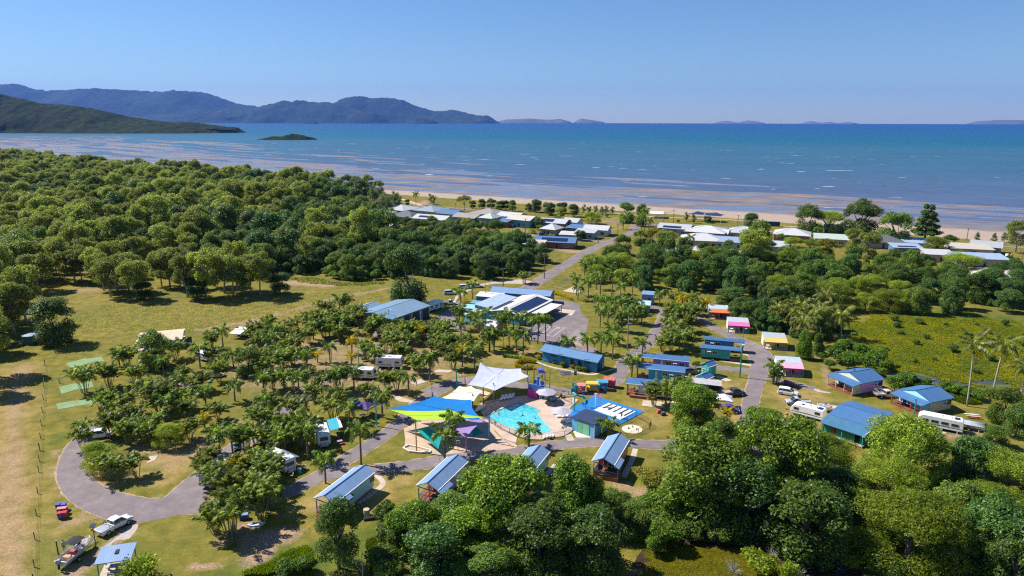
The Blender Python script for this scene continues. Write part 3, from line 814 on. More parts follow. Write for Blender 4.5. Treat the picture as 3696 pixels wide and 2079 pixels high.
PROTO = {}
def proto(kind,crown,trunk,extra=None): PROTO.setdefault(kind,[]).append((crown,trunk,extra))
VAR = 4
for i in range(VAR):
 g = random.Random(100 + i)
 # broad glossy-leaved tree, r=5 h=9
 bl = blobset(g,5,5.6,3.6,20,.80,(.20,.40),.66)
 bl += [((math.cos(a)*3.2,math.sin(a)*3.2,3.2 + .5*math.sin(a*3)),(1.7,1.7,1.3)) for a in (0,1.2,2.5,3.7,5.1)]
 bl += [((math.cos(a)*3.0,math.sin(a)*3.0,1.4 + g.uniform(-.3,.4)),(1.5,1.5,1.5)) for a in (.3,1.3,2.4,3.4,4.5,5.5)]
 proto('gloss',crown_mesh('crown',bl,26000,.165,10 + i,L_GLOSS,aspect=.62,upw=.5,inner=.2),trunk_mesh('trunk',bl,3.4,.38,BARK,i))
 # dark domed tree
 bl = blobset(g,4.2,5.2,3.6,17,.80,(.22,.42),.85) + [((math.cos(a)*2.4,math.sin(a)*2.4,2.8),(1.6,1.6,1.5)) for a in (.5,2.2,3.9,5.6)]
 proto('dark',crown_mesh('crown',bl,18000,.155,30 + i,L_DARK,upw=.45),trunk_mesh('trunk',bl,3.0,.3,BARK,20 + i))
 # rainforest tree
 bl = blobset(g,4.5,7.2,4.8,20,.84,(.18,.38),.85) + [((math.cos(a)*2.9,math.sin(a)*2.9,3.4 + g.uniform(-.8,1)),(1.7,1.7,1.9)) for a in (0,1.1,2.3,3.5,4.8)]
 bl += [((math.cos(a)*2.6,math.sin(a)*2.6,1.5 + g.uniform(-.3,.4)),(1.5,1.5,1.5)) for a in (.3,1.3,2.4,3.4,4.5,5.5)]
 proto('rain',crown_mesh('crown',bl,14000,.20,50 + i,L_RAIN,upw=.45),trunk_mesh('trunk',bl,4.6,.3,BARK,40 + i))
 proto('raindark',crown_mesh('crown',bl,14000,.20,55 + i,L_DARK,upw=.45),PROTO['rain'][-1][1])
 # gum / paperbark, airy clumped crown high on a pale trunk
 bl = blobset(g,3.9,8.2,3.9,17,.84,(.18,.36),.9)
 bl += [((math.cos(a)*2.3,math.sin(a)*2.3,5.6 + g.uniform(-1.4,1.0)),(g.uniform(.9,1.5),)*2 + (1.2,)) for a in (0,1.1,2.2,3.3,4.4,5.5)]
 proto('gum',crown_mesh('crown',bl,11000,.19,70 + i,L_GUM,inner=.15,upw=.25,aspect=.5),trunk_mesh('trunk',bl,5.4,.20,BARKP,60 + i,9))
 # mango: heavy tufted dome
 bl = blobset(g,5,4.6,3.6,26,.78,(.20,.32),.85) + [((math.cos(a)*3.9,math.sin(a)*3.9,2.2),(1.3,1.3,1.3)) for a in np.arange(0,6.2,.7)]
 proto('mango',crown_mesh('crown',bl,24000,.16,90 + i,L_MANGO,aspect=.4,upw=.455,inner=.18),trunk_mesh('trunk',bl,2.6,.4,BARK,80 + i))
 # feathery spreading tree
 bl = blobset(g,5,5.0,2.9,20,.74,(.22,.36),.6) + [((math.cos(a)*3.8,math.sin(a)*3.8,2.4),(1.5,1.5,1.1)) for a in np.arange(0,6.2,.9)]
 proto('feather',crown_mesh('crown',bl,28000,.125,110 + i,L_FEATHER,aspect=.45,upw=.5,inner=.2),trunk_mesh('trunk',bl,3.0,.3,BARK,100 + i))
 # pale sparse tree
 bl = blobset(g,3,5.0,2.2,9,.7,(.26,.4),.7)
 proto('pale',crown_mesh('crown',bl,3000,.16,130 + i,L_GREY,inner=.4,jit=.7),trunk_mesh('trunk',bl,3.2,.14,BARKP,120 + i,9,lean=.25))
 # shrub
 bl = blobset(g,1.5,.9,.8,7,.65,(.35,.5),.75)
 proto('shrub',crown_mesh('crown',bl,2200,.12,150 + i,L_RAIN,upw=.45),trunk_mesh('trunk',bl,.5,.08,BARK,140 + i,4))
 proto('goldshrub',crown_mesh('crown',bl,2200,.12,155 + i,L_YELLOW,upw=.45),PROTO['shrub'][-1][1])
 proto('pondshrub',crown_mesh('crown',bl,1500,.12,157 + i,L_FEATHER,upw=.45,inner=.5,jit=.8),PROTO['shrub'][-1][1])
 bl = blobset(g,2.2,1.9,1.7,10,.66,(.34,.48),.8)
 proto('bigshrub',crown_mesh('crown',bl,4200,.15,160 + i,L_VINE,upw=.45),trunk_mesh('trunk',bl,.8,.1,BARK,145 + i,4))
 bl = blobset(g,2.4,1.4,1.3,9,.7,(.3,.46),.8)
 proto('under',crown_mesh('crown',bl,4500,.16,165 + i,L_RAIN,upw=.45),PROTO['bigshrub'][-1][1])
 # creeper-smothered tower
 bl = [((g.uniform(-1.1,1.1),g.uniform(-1.1,1.1),1.5 + k*1.0),(2.3 - k*.16,2.2 - k*.16,1.3)) for k in range(6)]
 bl += [((-1.3,.6,5.2),(1.2,1.1,1.9)),((.9,-.7,6.3),(1.3,1.2,1.5)),((.2,.4,7.3),(1.0,1.0,.9)),((1.9,.3,3.6),(1.1,1.2,1.8)),((-2.1,-.6,3.2),(1.2,1.1,1.3))]
 bl += [((math.cos(a)*(2.7 - h_*.28),math.sin(a)*(2.7 - h_*.28),h_),(g.uniform(.7,1.3),)*2 + (g.uniform(.8,1.5),)) for a,h_ in [(k*2.4,.8 + .42*k) for k in range(15)]]
 proto('vine',crown_mesh('crown',bl,20000,.13,170 + i,L_VINE,jit=.4,upw=.455,inner=.1),trunk_mesh('trunk',bl,6,.25,BARK,160 + i,3))
 # casuarina
 bl = [((g.uniform(-1.3,1.3),g.uniform(-1.3,1.3),1.6 + k*.5),(g.uniform(.6,1.1),)*2 + (.8,)) for k in range(12)]
 proto('casu',crown_mesh('crown',bl,3000,.24,190 + i,L_CASU,aspect=.22,inner=.5,jit=.8),trunk_mesh('trunk',bl,4,.16,BARK,180 + i,6))
 # beach almond, storeyed
 bl = []
 for k in range(5):
  for a in np.arange(0,6.2,1.05 + .12*k):
   rr = (4.3 - .62*k); bl.append(((math.cos(a + k)*rr*.62,math.sin(a + k)*rr*.62,3.2 + k*2.0 + g.uniform(-.3,.3)),(rr*.42,rr*.42,.75)))
 proto('almond',crown_mesh('crown',bl,9000,.27,210 + i,L_DARK,upw=.6,inner=.2),trunk_mesh('trunk',bl,10,.28,BARK,200 + i,14))
 # low far tree for the mass of the wood
 bl = blobset(g,3.8,8.0,3.4,9,.66,(.33,.5),.8)
 proto('far',crown_mesh('crown',bl,1500,.5,230 + i,L_GUM if i < 3 else L_RAIN,inner=.1,upw=.2),None)

SPECIES = {'under': 'understorey_bush','shrub': 'shrub','bigshrub': 'shrub','goldshrub': 'shrub','pondshrub': 'pond_shrub','gloss': 'broadleaf_tree','dark': 'shade_tree','rain': 'leafy_tree','raindark': 'rainforest_tree','gum': 'gum_tree','mango': 'mango_tree','feather': 'spreading_tree','pale': 'sparse_tree','vine': 'creeper_tree','almond': 'beach_tree','casu': 'casuarina_tree'}
def tree(kind,loc,r_or_s,label,cat='tree',group=None,rz=None,name=None,var=None,sz=None):
 c,t,e = PROTO[kind][rnd.randrange(len(PROTO[kind])) if var is None else var]
 o = thing(name or SPECIES[kind],label,cat,loc,rnd.uniform(0,6.28) if rz is None else rz,group)
 o.scale = (r_or_s*rnd.uniform(.85,1.18),r_or_s*rnd.uniform(.85,1.18),r_or_s*(sz or 1.0)*rnd.uniform(.86,1.16))
 linkmesh('crown',c,None,o)
 if t: linkmesh('stem' if 'shrub' in kind or kind == 'under' else 'trunk',t,None,o)
 return o

# ---------------------------------------------------------------- palms
def frond(length,droop,rise,nl,lw,ll,seed,fold=.5,plume=False):
 """one arched frond along +x from the origin: rachis strip and separate leaflets"""
 g = np.random.default_rng(seed); V = []; F = []
 def pt(t):
  x = length*(t - .18*t*t*droop); z = rise*t*length - droop*.62*length*t*t
  return np.array([x,0,z])
 ts_ = np.linspace(0,1,6)
 for a,b in zip(ts_[:-1],ts_[1:]):
  p,q_ = pt(a),pt(b); w = .05*(1 - a*.7); w2 = .05*(1 - b*.7); o = len(V)
  V += [p + (0,-w,0),p + (0,w,0),q_ + (0,w2,0),q_ + (0,-w2,0)]; F.append((o,o + 1,o + 2,o + 3))
 for k in range(nl):
  t = .1 + .9*(k + g.uniform(0,.6))/nl; p = pt(t); tg = pt(min(1,t + .02)) - pt(t - .02); tg /= np.linalg.norm(tg)
  sz = math.sin(math.pi*(t*.82 + .12))**.6
  for sd in (-1,1):
   el = g.uniform(-.9,.5) if plume else -fold + g.uniform(-.25,.25)
   dr = tg*.55 + np.array([0,sd*math.cos(el),math.sin(el)]); dr /= np.linalg.norm(dr)
   L_ = ll*sz*g.uniform(.8,1.1); w = lw*(.6 + .4*sz)
   tipv = p + dr*L_ + np.array([0,0,-.28*L_*(1 + droop*.5)]); mid = p + dr*L_*.55
   o = len(V)
   V += [p - tg*w*.3,p + tg*w*.3,mid + tg*w,tipv,mid - tg*w]
   F.append((o,o + 1,o + 2,o + 4)); F.append((o + 4,o + 2,o + 3,o + 3))
 return np.array(V),F
def frond_mesh(name,mat,*a,**k):
 V,F = frond(*a,**k)
 me = bpy.data.meshes.new(name); me.from_pydata([tuple(v) for v in V],[],[f if f[2] != f[3] else f[:3] for f in F]); me.materials.append(mat); me.update(); return me
FOX = [frond_mesh('frond',L_PALM,2.6,d,.42,16,.13,.7,300 + i,plume=True) for i,d in enumerate((.75,1.05,1.4))]
FOXG = [frond_mesh('frond',L_GOLD,2.3,d,.42,15,.10,.6,310 + i,plume=True) for i,d in enumerate((.75,1.05,1.4))]
DEADL = leaf_mat('dead_frond',(.13,.08,.035),(.20,.13,.06),(.28,.19,.10),.8,.05,.1,.1)
FOXD = frond_mesh('frond',DEADL,2.0,1.6,.1,10,.07,.45,316,plume=True)
COC = [frond_mesh('frond',L_COCO,4.2,d,.45,20,.11,.95,320 + i,fold=.55) for i,d in enumerate((.7,1.05,1.5))]
CANE = [frond(2.0,d,.75,11,.10,.55,330 + i,fold=.15) for i,d in enumerate((.55,.85,1.15))]

def palm_trunk(h,r0,r1,mat,bulge=.0,lean=0.0,seed=0):
 g = random.Random(seed); a = g.uniform(0,6.28); pts = []; rad = []
 for k in range(7):
  t = k/6; d = lean*t **1.6*h
  pts.append((math.cos(a)*d,math.sin(a)*d,h*t - (.2 if k == 0 else 0))); rad.append(r0 + (r1 - r0)*t + bulge*math.sin(math.pi*min(1,t*1.3)))
 return MB().tube(pts,rad,8).mesh('trunk',mat,True),Vector(pts[-1])
SHAFT = paint((.13,.17,.06),.5,.2,2,name='crownshaft')
def make_palm(name,fr,h,nf,s_fr,trunk,tip,label,cat,group,loc,shaft=True,spread=(0,1)):
 o = thing(name,label,cat,loc,rnd.uniform(0,6.28),group)
 linkmesh('trunk',trunk,None,o)
 if shaft: MB_ = linkmesh('crownshaft',SHAFT_ME,None,o); MB_.location = tip - Vector((0,0,.15))
 for k in range(nf):
  t = (k + .5)/nf
  me = fr[0 if t < .34 else 1 if t < .7 else 2]
  f = linkmesh('frond',me,None,o)
  f.location = tip + Vector((0,0,.55 if shaft else 0)); s_fr_ = s_fr*(1.2 if shaft else 1)
  f.rotation_euler = (rnd.uniform(-.15,.15),.38 - 1.15*(1 - t)**1.2 + rnd.uniform(-.1,.1),k*2.399 + rnd.uniform(-.2,.2))
  s = s_fr_*rnd.uniform(.82,1.15); f.scale = (s,s,s)
 for k in range(rnd.choice((0,1,2))):
  f = linkmesh('dead_frond',FOXD,None,o); f.location = tip + Vector((0,0,.2)); f.rotation_euler = (0,rnd.uniform(.7,1.1),rnd.uniform(0,6.28)); f.scale = (s_fr,)*3
 o.rotation_euler[0] = rnd.uniform(-.04,.04)
 return o
SHAFT_ME = MB().tube([(0,0,0),(0,0,.4),(0,0,.75)],[.13,.12,.07],7).mesh('crownshaft',SHAFT,True)
FOXT = [palm_trunk(h,.17,.11,BARK,.03,.02,i) for i,h in enumerate((3.2,4.2,5.2,6.2))]
COCT = [palm_trunk(h,.20,.12,BARKP,0,ln,i + 9) for i,(h,ln) in enumerate(((7,.12),(9,.10),(11,.05),(8,.22)))]
def foxtail(loc,h,label,group=None,gold=False,cat='palm tree',sf=1.0):
 i = min(range(4),key=lambda k: abs(FOXT[k][1].z - h)); me,tip = FOXT[i]
 o = make_palm('palm_tree',FOXG if gold else FOX,h,11,sf,me,tip,label,cat,group,loc)
 o.scale = (1,1,h/tip.z) if False else (1,1,1)
 return o
def coconut(loc,h,label,group=None,i=None,s=1.0,rz=None):
 if i is None: i = min(range(4),key=lambda k: abs(COCT[k][1].z - h))
 me,tip = COCT[i]
 o = make_palm('coconut_palm',COC,h,17,s,me,tip,label,'palm tree',group,loc,shaft=False)
 if rz is not None: o.rotation_euler[2] = rz
 return o
# golden cane clumps: many thin stems, each with a tuft of fronds
def cane_proto(seed,stems,h,spread,mat):
 g = random.Random(seed); sb = MB(); Vs = []; Fs = []; off = 0
 for s_ in range(stems):
  a = g.uniform(0,6.28); r = math.sqrt(g.random())*.55; hh = h*g.uniform(.55,1.0); ln = spread*g.uniform(.3,1.1)*hh/h
  b0 = Vector((math.cos(a)*r,math.sin(a)*r,-.1)); a2 = a + g.uniform(-.6,.6)
  tip = b0 + Vector((math.cos(a2)*ln,math.sin(a2)*ln,hh)); mid = b0.lerp(tip,.5) + Vector((0,0,.12*hh))
  sb.tube([b0,mid,tip],[.055,.05,.04],4,False)
  for k in range(7):
   V,F = CANE[g.randrange(3)]
   ry = g.uniform(-.65,.35); rz_ = k*1.05 + g.uniform(-.4,.4); sc = g.uniform(.8,1.2)
   M = np.array(Matrix.Rotation(rz_,3,'Z') @ Matrix.Rotation(ry,3,'Y'))*sc
   Vs.append(V @ M.T + np.array(tip)); Fs += [tuple(i + off for i in (f if f[2] != f[3] else f[:3])) for f in F]; off += len(V)
 me = bpy.data.meshes.new('foliage'); me.from_pydata([tuple(v) for v in np.concatenate(Vs)],[],Fs); me.materials.append(mat); me.update()
 return me,sb.mesh('stem',BARKC)
CANEP = [cane_proto(400 + i,11 + i % 3*2,4.0,1.6,L_CANE) for i in range(5)]
def cane(loc,s,label,group=None,var=None):
 f,st = CANEP[rnd.randrange(5) if var is None else var]
 o = thing('cane_palm',label,'palm clump',loc,rnd.uniform(0,6.28),group)
 o.scale = (s,s,s*rnd.uniform(.92,1.12))
 linkmesh('foliage',f,None,o); linkmesh('stems',st,None,o)
 return o
# ================================================================ PLANTING
PR = {'gloss': (5,5.6),'dark': (4.2,5.2),'rain': (4.5,7.2),'raindark': (4.5,7.2),'gum': (3.7,8.8),'mango': (5,4.6),'feather': (5,5),'pale': (3,5),'vine': (2.9,4.5),'almond': (4.3,7),'bigshrub': (2.4,1.9),'shrub': (1.6,.9),'goldshrub': (1.6,.9),'pondshrub': (1.6,.9),'under': (2.4,1.4),'casu': (1.7,5.5)}
def tc(kind,v,x,y,rpx,label,group=None,sz=1.0,cat='tree',**k):
 """tree from where its crown stands in the photo and how wide it reads"""
 Rr,zc = PR[kind]; s = 1.0
 for _ in range(4):
  p = P(v,x,y,zc*s*sz); depth = p.y*_cp + (CAM_H - p.z)*_sp
  s = rpx*VIEW[v][2]/2464.0*depth/Rr
 return tree(kind,(p.x,p.y,0),s,label,cat,group,sz=sz,**k)

RD = [(smooth(p,3),w) for p,w in ROADS]
def road_clear(x,y,m):
 for c,w in RD:
  if np.min(np.hypot(c[:,0] - x,c[:,1] - y)) < w/2 + m: return False
 return True
def scatter(poly,dist,seed,margin=2.0,avoid=(),roads=True,limit=100000):
 g = random.Random(seed); poly = [tuple(p[:2]) for p in poly]
 xs = [p[0] for p in poly]; ys = [p[1] for p in poly]; out = []; cell = {}
 n = int((max(xs) - min(xs))*(max(ys) - min(ys))/dist **2*3)
 X = np.array([g.uniform(min(xs),max(xs)) for _ in range(n)]); Y = np.array([g.uniform(min(ys),max(ys)) for _ in range(n)])
 ins = inpoly(X,Y,poly); sdv,_ = shore_d(X,Y)
 for x,y,i,s in zip(X,Y,ins,sdv):
  if not i or s > -4: continue
  d = dist*g.uniform(.8,1.25); ci = (int(x // dist),int(y // dist)); bad = False
  for a in (-1,0,1):
   for b in (-1,0,1):
    for q in cell.get((ci[0] + a,ci[1] + b),()):
     if (q[0] - x)**2 + (q[1] - y)**2 < d*d: bad = True
  if bad: continue
  if any((x - a[0])**2 + (y - a[1])**2 < a[2]**2 for a in avoid): continue
  if roads and not road_clear(x,y,margin): continue
  cell.setdefault(ci,[]).append((x,y)); out.append((x,y))
  if len(out) >= limit: break
 return out
# ---- the big trees across the foreground
fg = [
 ('dark',11,1290,1060,215,'dark leafy tree in front of the porch of the blue cabin',1.35),
 ('gloss',11,1960,930,235,'dark green tree in front of the porch of the purple cabin',1.2),
 ('gloss',12,900,600,400,'broad glossy green tree between the purple and the green cabin',1.05),
 ('gloss',12,620,930,250,'lower glossy tree below the broad one between purple and green cabins',1.0),
 ('vine',12,1540,620,215,'tall pointed tree smothered in creepers left of the orange cabin',1.35),
 ('vine',12,1740,800,120,'narrow column of creepers beside the pale dead branch',1.5),
 ('raindark',12,1250,1000,290,'shaded dark tree below the creeper tower',.9),
 ('raindark',12,1760,1080,250,'shaded dark tree behind the lily pond',.9),
 ('rain',12,1960,800,130,'green tree just below the orange cabin',1.0),
 ('raindark',12,300,1180,240,'dark shaded tree at the bottom between two cabin trees',.8),
 ('rain',12,800,1300,200,'dim green tree at the bottom edge in the shade',.7),
 ('pale',12,2230,560,150,'pale grey sparse tree with a bare leaning trunk',1.0),
 ('rain',13,420,420,240,'tall green tree left of the end of the vertical road',1.1),
 ('gloss',13,930,400,290,'huge dark green tree in front of the green and cream house',1.15),
 ('raindark',13,740,620,210,'deeply shaded tree beside the pond',.9),
 ('raindark',13,1150,690,260,'dark shaded tree above the brown pond water',.9),
 ('feather',13,1290,310,165,'light green tree at the corner of the green house porch',1.1),
 ('gloss',13,850,140,120,'rounded green tree at the near end of the vertical road',.9),
 ('rain',13,1090,190,130,'green tree behind the white pop-top van',.8),
 ('mango',13,1810,300,270,'heavy mango tree with pale tufted leaves below the long white caravan',1.1),
 ('feather',13,1690,510,250,'feathery light green tree below the tufted mango tree',.9),
 ('feather',13,1830,790,330,'largest feathery olive tree right of the brown pond',1.1),
 ('dark',13,2250,420,150,'dark green tree right of the tufted mango tree',1.1),
 ('feather',13,2490,480,190,'olive feathery tree at the right edge of the picture',1.2),
 ('feather',13,2400,640,170,'olive tree below the one at the right edge',.9),
 ('dark',13,2390,860,240,'dark layered tree in the lower right corner',1.1),
 ('dark',13,2540,1080,200,'dark tree cut off by the lower right corner',1.0),
 ('gloss',4,890,1180,260,'bright green tree between the splash pad and the white gazebo',1.0),
 ('rain',13,560,200,110,'dull green tree beside the short gravel bend of road',.8),
 ('rain',13,660,230,80,'small tree overhanging the bottom of the vertical road',.8),
 ('rain',5,2400,560,170,'dense green tree right of the covered boat',.9),
 ('dark',5,2520,760,170,'dark tree at the right edge beyond the surfboards',.9),
 ('rain',5,2290,900,130,'bushy tree below the surfboards at the lawn edge',.7),
]
fg += [('gloss',12,150,930,200,'dark glossy tree below the mauve cabin porch',1.0),('rain',12,450,830,170,'leafy tree left of the lower glossy tree',1.0),('rain',12,1000,940,230,'leafy tree right under the broad glossy tree',.9),('gloss',12,1380,880,190,'glossy tree at the left foot of the creeper tower',.9),('rain',12,2080,900,150,'leafy tree left of the broken timber',.9),
 ('gloss',13,300,640,170,'glossy tree above the broken timber',.9),('rain',13,560,560,190,'leafy tree in the middle of the foreground belt',1.0),('gloss',13,1010,560,210,'glossy tree above the brown pond',1.0),('dark',13,1330,590,150,'dark tree at the left edge of the feathery trees',.9),('feather',13,1520,700,150,'small feathery tree above the pond bank',.8),('rain',13,2130,720,170,'leafy tree right of the largest feathery tree',.9),('rain',13,2050,950,170,'leafy tree at the foot of the largest feathery tree',.8),('feather',13,1560,950,150,'low feathery tree right of the brown pond',.7)]
for k,v,x,y,r,lab,sz in fg: tc(k,v,x,y,r,lab,None,sz)
for k,v,x,y,r,lab in [('pondshrub',13,800,1070,120,'yellow shrub with bare twigs in the lily pond'),('pondshrub',13,2260,1090,130,'yellow leafy shrub at the bottom right'),('pondshrub',13,1000,1140,90,'yellow shrub beside the brown pond water'),('pondshrub',1,740,1420,125,'yellow-green rounded bush beside the picnic shelter'),
         ('bigshrub',13,190,890,120,'light green bush beside the broken timber'),('bigshrub',13,60,700,90,'green bush left of the broken timber'),('pondshrub',13,1420,1070,90,'yellowish bush on the far side of the pond'),
         ('bigshrub',11,1000,1340,110,'rank green bush on the bottom bank'),('bigshrub',11,820,1400,110,'tangled green bush at the bottom edge of the bank'),('bigshrub',13,2080,540,60,'small bush near the pale dead shrub'),
         ('bigshrub',12,420,1020,80,'small light bush in the gap between the lower trees'),('bigshrub',12,2280,1180,110,'soft green bush at the pond edge')]:
 tc(k,v,x,y,r,lab,None,1.0,'shrub')
# creeper bank and bushes along the right lawn
grp = 'creeper-covered bushes along the creek'
for i,(x,y,r) in enumerate([(480,100,90),(560,190,80),(640,80,120),(760,150,130),(880,60,120),(930,190,120),(1050,120,130),(1150,210,90),(1080,260,80),(720,30,110),(1240,390,100),(1360,350,110),(1480,390,90),(1560,380,70),(1760,420,80),(1860,450,80),(1960,480,70),(2100,500,80),(430,30,60)]):
 tc('bigshrub',5,x,y,r,'bushy shrub under bright green creepers beside the creek',grp,.9,'shrub')
for x,y,r,lab in [(1790,600,60,'narrow creeper pillar at the near end of the coconut palms'),(1630,590,90,'creeper curtain hanging below the coconut palms')]:
 tc('vine',10,x,y,r,lab,None,1.5)
for i,(x,y,r) in enumerate([(900,160,120),(1010,240,130),(1120,300,110),(820,230,90),(1200,220,120),(1280,350,100),(1420,330,110),(1540,400,110),(1350,60,120),(1850,420,110),(1980,330,110),(700,60,100),(800,70,110)]):
 tc('raindark',10,x,y,r,'dark dense tree behind the small awning cabins','dark trees behind the awning cabins',.8)

for nm,v,poly,d_ in [('on the bank below the cabins',12,[(-150,900),(300,900),(900,880),(1500,820),(1950,800),(2000,1000),(1850,1250),(1500,1600),(-150,1600)],2.6),('above the pond',13,[(120,560),(600,480),(1300,520),(1480,620),(1500,960),(900,960),(100,900)],2.9),('at the lower right',13,[(1550,700),(2100,500),(2650,480),(2650,1250),(1560,1250)],3.4)]:
 for x,y in scatter(PP(v,*poly),d_,71,1.5): tree('under',(x,y,0),rnd.uniform(.55,1.15),'understorey bush ' + nm,'shrub','understorey ' + nm)
# ---- single palms: foot and crown read from the photo
def fox(v,x,yb,yt,label,group=None,gold=False):
 h = max(2.2,top_z(v,x,yb,yt) - .3)
 b = P(v,x,yb)
 o = foxtail((b.x,b.y,0),h,label,group,gold)
 i = min(range(4),key=lambda k: abs(FOXT[k][1].z - h)); k = h/FOXT[i][1].z
 o.scale = (min(1.15,max(.8,k)),)*2 + (k,)
 return o
singles = [
 (1,452,700,640,'short palm on the outer curve of the loop road',0),(1,1180,842,690,'arching palm at the inner corner of the road junction',0),(1,755,414,375,'small yellow palm beside the green matting',1),(1,880,392,300,'palm near the open lawn by the flat-roofed shed',0),
 (1,1195,247,140,'slim palm beside the white camper',0),(1,1070,332,235,'palm right of the long tin shelter',0),(1,955,462,390,'young palm by the inner loop road',0),(1,1095,660,600,'golden young palm at the inner lawn',1),
 (2,875,1100,890,'shaggy palm beside the purple gazebo',0),(2,975,1390,1090,'tall palm on the lawn point between two roads',0),(2,1705,1338,1130,'front palm of the pair before the purple sail',0),(2,1775,1260,1000,'rear palm of the pair before the purple sail',0),
 (2,1160,982,790,'palm behind the teal sail mast at the left',0),(2,145,1035,830,'leaning palm beside the middle road',0),(2,435,780,640,'palm in the middle of the palm grove',0),(2,130,775,640,'palm at the left of the palm grove',0),
 (2,515,1352,1090,'tall thin palm between two caravans',0),(2,1390,802,640,'palm at the right end of the clumps above the purple gazebo',0),(2,1575,668,470,'palm on the brown lawn left of the lilac sail',0),(2,1960,592,390,'palm behind the teal mast of the lilac sail',0),
 (2,275,292,215,'bluish small palm near the field edge',0),(2,895,425,315,'yellowish palm beside the teal light pole',1),(2,890,525,480,'golden bushy palm near the middle caravan',1),(2,595,505,450,'golden palm in the grove',1),(2,705,505,370,'light green palm among the clumps',0),
 (2,1070,292,170,'palm at the corner of the big shed',0),(2,1835,217,60,'tall palm in front of the reception forecourt',0),(2,1045,402,370,'small golden palm in the middle of the grove',1),(2,2135,365,235,'palm near the small white roof',0),(2,2090,405,290,'palm left of the small white roof',0),
 (3,1440,942,780,'palm at the foot of the pool fence',0),(3,2175,858,720,'palm beside the pump house corner',0),(3,2395,285,125,'palm on the lawn beside the road to the left of the cyan cabin',0),
 (6,1560,332,200,'palm behind the forecourt',0),(6,1450,372,270,'palm at the entrance of the forecourt',0),(6,1440,612,430,'palm on the forecourt edge left of reception',0),
 (6,2110,722,520,'left palm of the three beside the car park',0),(6,2165,747,520,'middle palm of the three beside the car park',0),(6,2240,722,520,'right palm of the three beside the car park',0),
 (6,1163,1097,880,'palm on the brown lawn above the pink post',0),(6,2540,345,230,'palm beyond the car park near the court',0),
 (4,340,742,540,'palm at the crossing left of the purple cabin',0),(4,335,348,190,'palm left of the curved park road',0),(4,520,162,30,'palm beside the far blue hut',0),(4,30,722,500,'palm near the end of the amenities block',0),
 (4,1225,1380,1300,'small golden palm beside the white gazebo',1),(4,860,192,60,'palm at the far end of the right lawn',0),(4,1715,972,790,'slim palm before the pale pink cabin',0),(4,1745,965,850,'shorter slim palm before the pale pink cabin',0),
 (11,1190,612,390,'palm in front of the blue cabin roof',0),(11,725,848,690,'palm left of the dirt bank',0),(11,720,600,430,'palm beside the second caravan',0),
 (3,1800,75,-40,'palm behind the amenities block, left',0),(3,1985,60,-60,'palm behind the amenities block, middle',0),(3,2110,75,-70,'palm behind the amenities block, right',0)]
for v,x,a,b,lab,gd_ in singles: fox(v,x,a,b,lab,None,bool(gd_))
g = 'palms lined up in front of the reception building'
for x,a,b in [(1625,690,560),(1565,575,480),(1870,605,490),(1940,625,520),(1680,570,450),(1760,812,640),(1720,822,660),(1965,832,660),(2030,842,680),(1900,770,640),(1600,640,500),(1810,640,520),(2000,640,500)]:
 fox(6,x,a,b,'palm in the row before the reception roof',g)
g = 'palms beyond the park road crossing'
for x,a,b in [(20,560,400),(90,420,270),(130,430,240),(200,330,190),(250,350,200),(60,300,130),(120,260,100),(180,250,110),(240,240,120),(20,250,100),(-60,260,110),(-120,240,80),(-20,330,200),(-100,380,210)]:
 fox(4,x,a,b,'palm among those between the car park and the curved road',g)
g = 'palms beside the court'
for x,a,b in [(1490,690,660),(1470,700,665),(1500,720,690),(1450,735,700),(1510,740,700),(1540,730,690),(1480,745,710),(1560,760,720),(1590,740,700)]:
 fox(0,x,a + 8,b,'palm in the group right of the court',g)
for v,x,yb,yt,lab in [(8,1215,470,250,'tall bushy palm at the end of the beach road'),(8,1185,440,290,'second palm at the end of the beach road'),(8,1260,480,330,'palm leaning right at the end of the beach road'),(8,1000,425,345,'palm on the corner lawn of the beach road'),(8,1695,630,510,'palm before the white hipped house'),(8,320,385,300,'palm beside the brick house'),(7,1150,170,60,'lone palm on the sand path'),(8,240,580,500,'palm beside the blue solar roof')]:
 fox(v,x,yb,yt,lab)
# coconuts
for x,y,h,lab in [(1340,150,8.5,'coconut palm nearest the orange awning cabin'),(1560,10,11,'coconut palm with a pale leaning trunk'),(1640,350,7,'broad coconut palm above the creeper curtain'),(1760,70,10,'coconut palm in the middle of the stand'),(2090,190,9.5,'large coconut palm at the right of the stand'),(1480,250,7,'low coconut palm in the stand'),(1840,230,7.5,'coconut palm left of the large one'),(1900,-40,10,'coconut palm at the back of the stand'),(1680,200,9,'coconut palm half hidden in the stand')]:
 p = P(10,x,y,h); coconut((p.x,p.y,0),h,lab,i=[0,1,3,1,0,0,0,1,1][0],s=1.12)
for xb,yb,xt,yt,lab in [(2432,1022,2452,868,'tall coconut palm with a bright leaning trunk at the right'),(2498,985,2515,868,'coconut palm with two dark trunks at the right edge'),(2565,1010,2572,925,'coconut palm cut by the right edge')]:
 h = top_z(0,xb,yb,yt); b = P(0,xb,yb); o = coconut((b.x,b.y,0),h,lab,i=2,s=1.0); o.scale = (1,1,h/COCT[2][1].z)
 for ch in o.children:
  if 'frond' in ch.name: ch.scale = (ch.scale[0]*1.1,ch.scale[1]*1.1,ch.scale[2]*11.0/h)
for x,y in [(1880,1075),(1850,1120),(1830,1090)]:
 p = P(0,x,y,4); coconut((p.x,p.y,0),4,'young coconut palm under the tree by the vertical road','young coconuts by the vertical road',i=0,s=.7).scale = (.6,.6,.6)

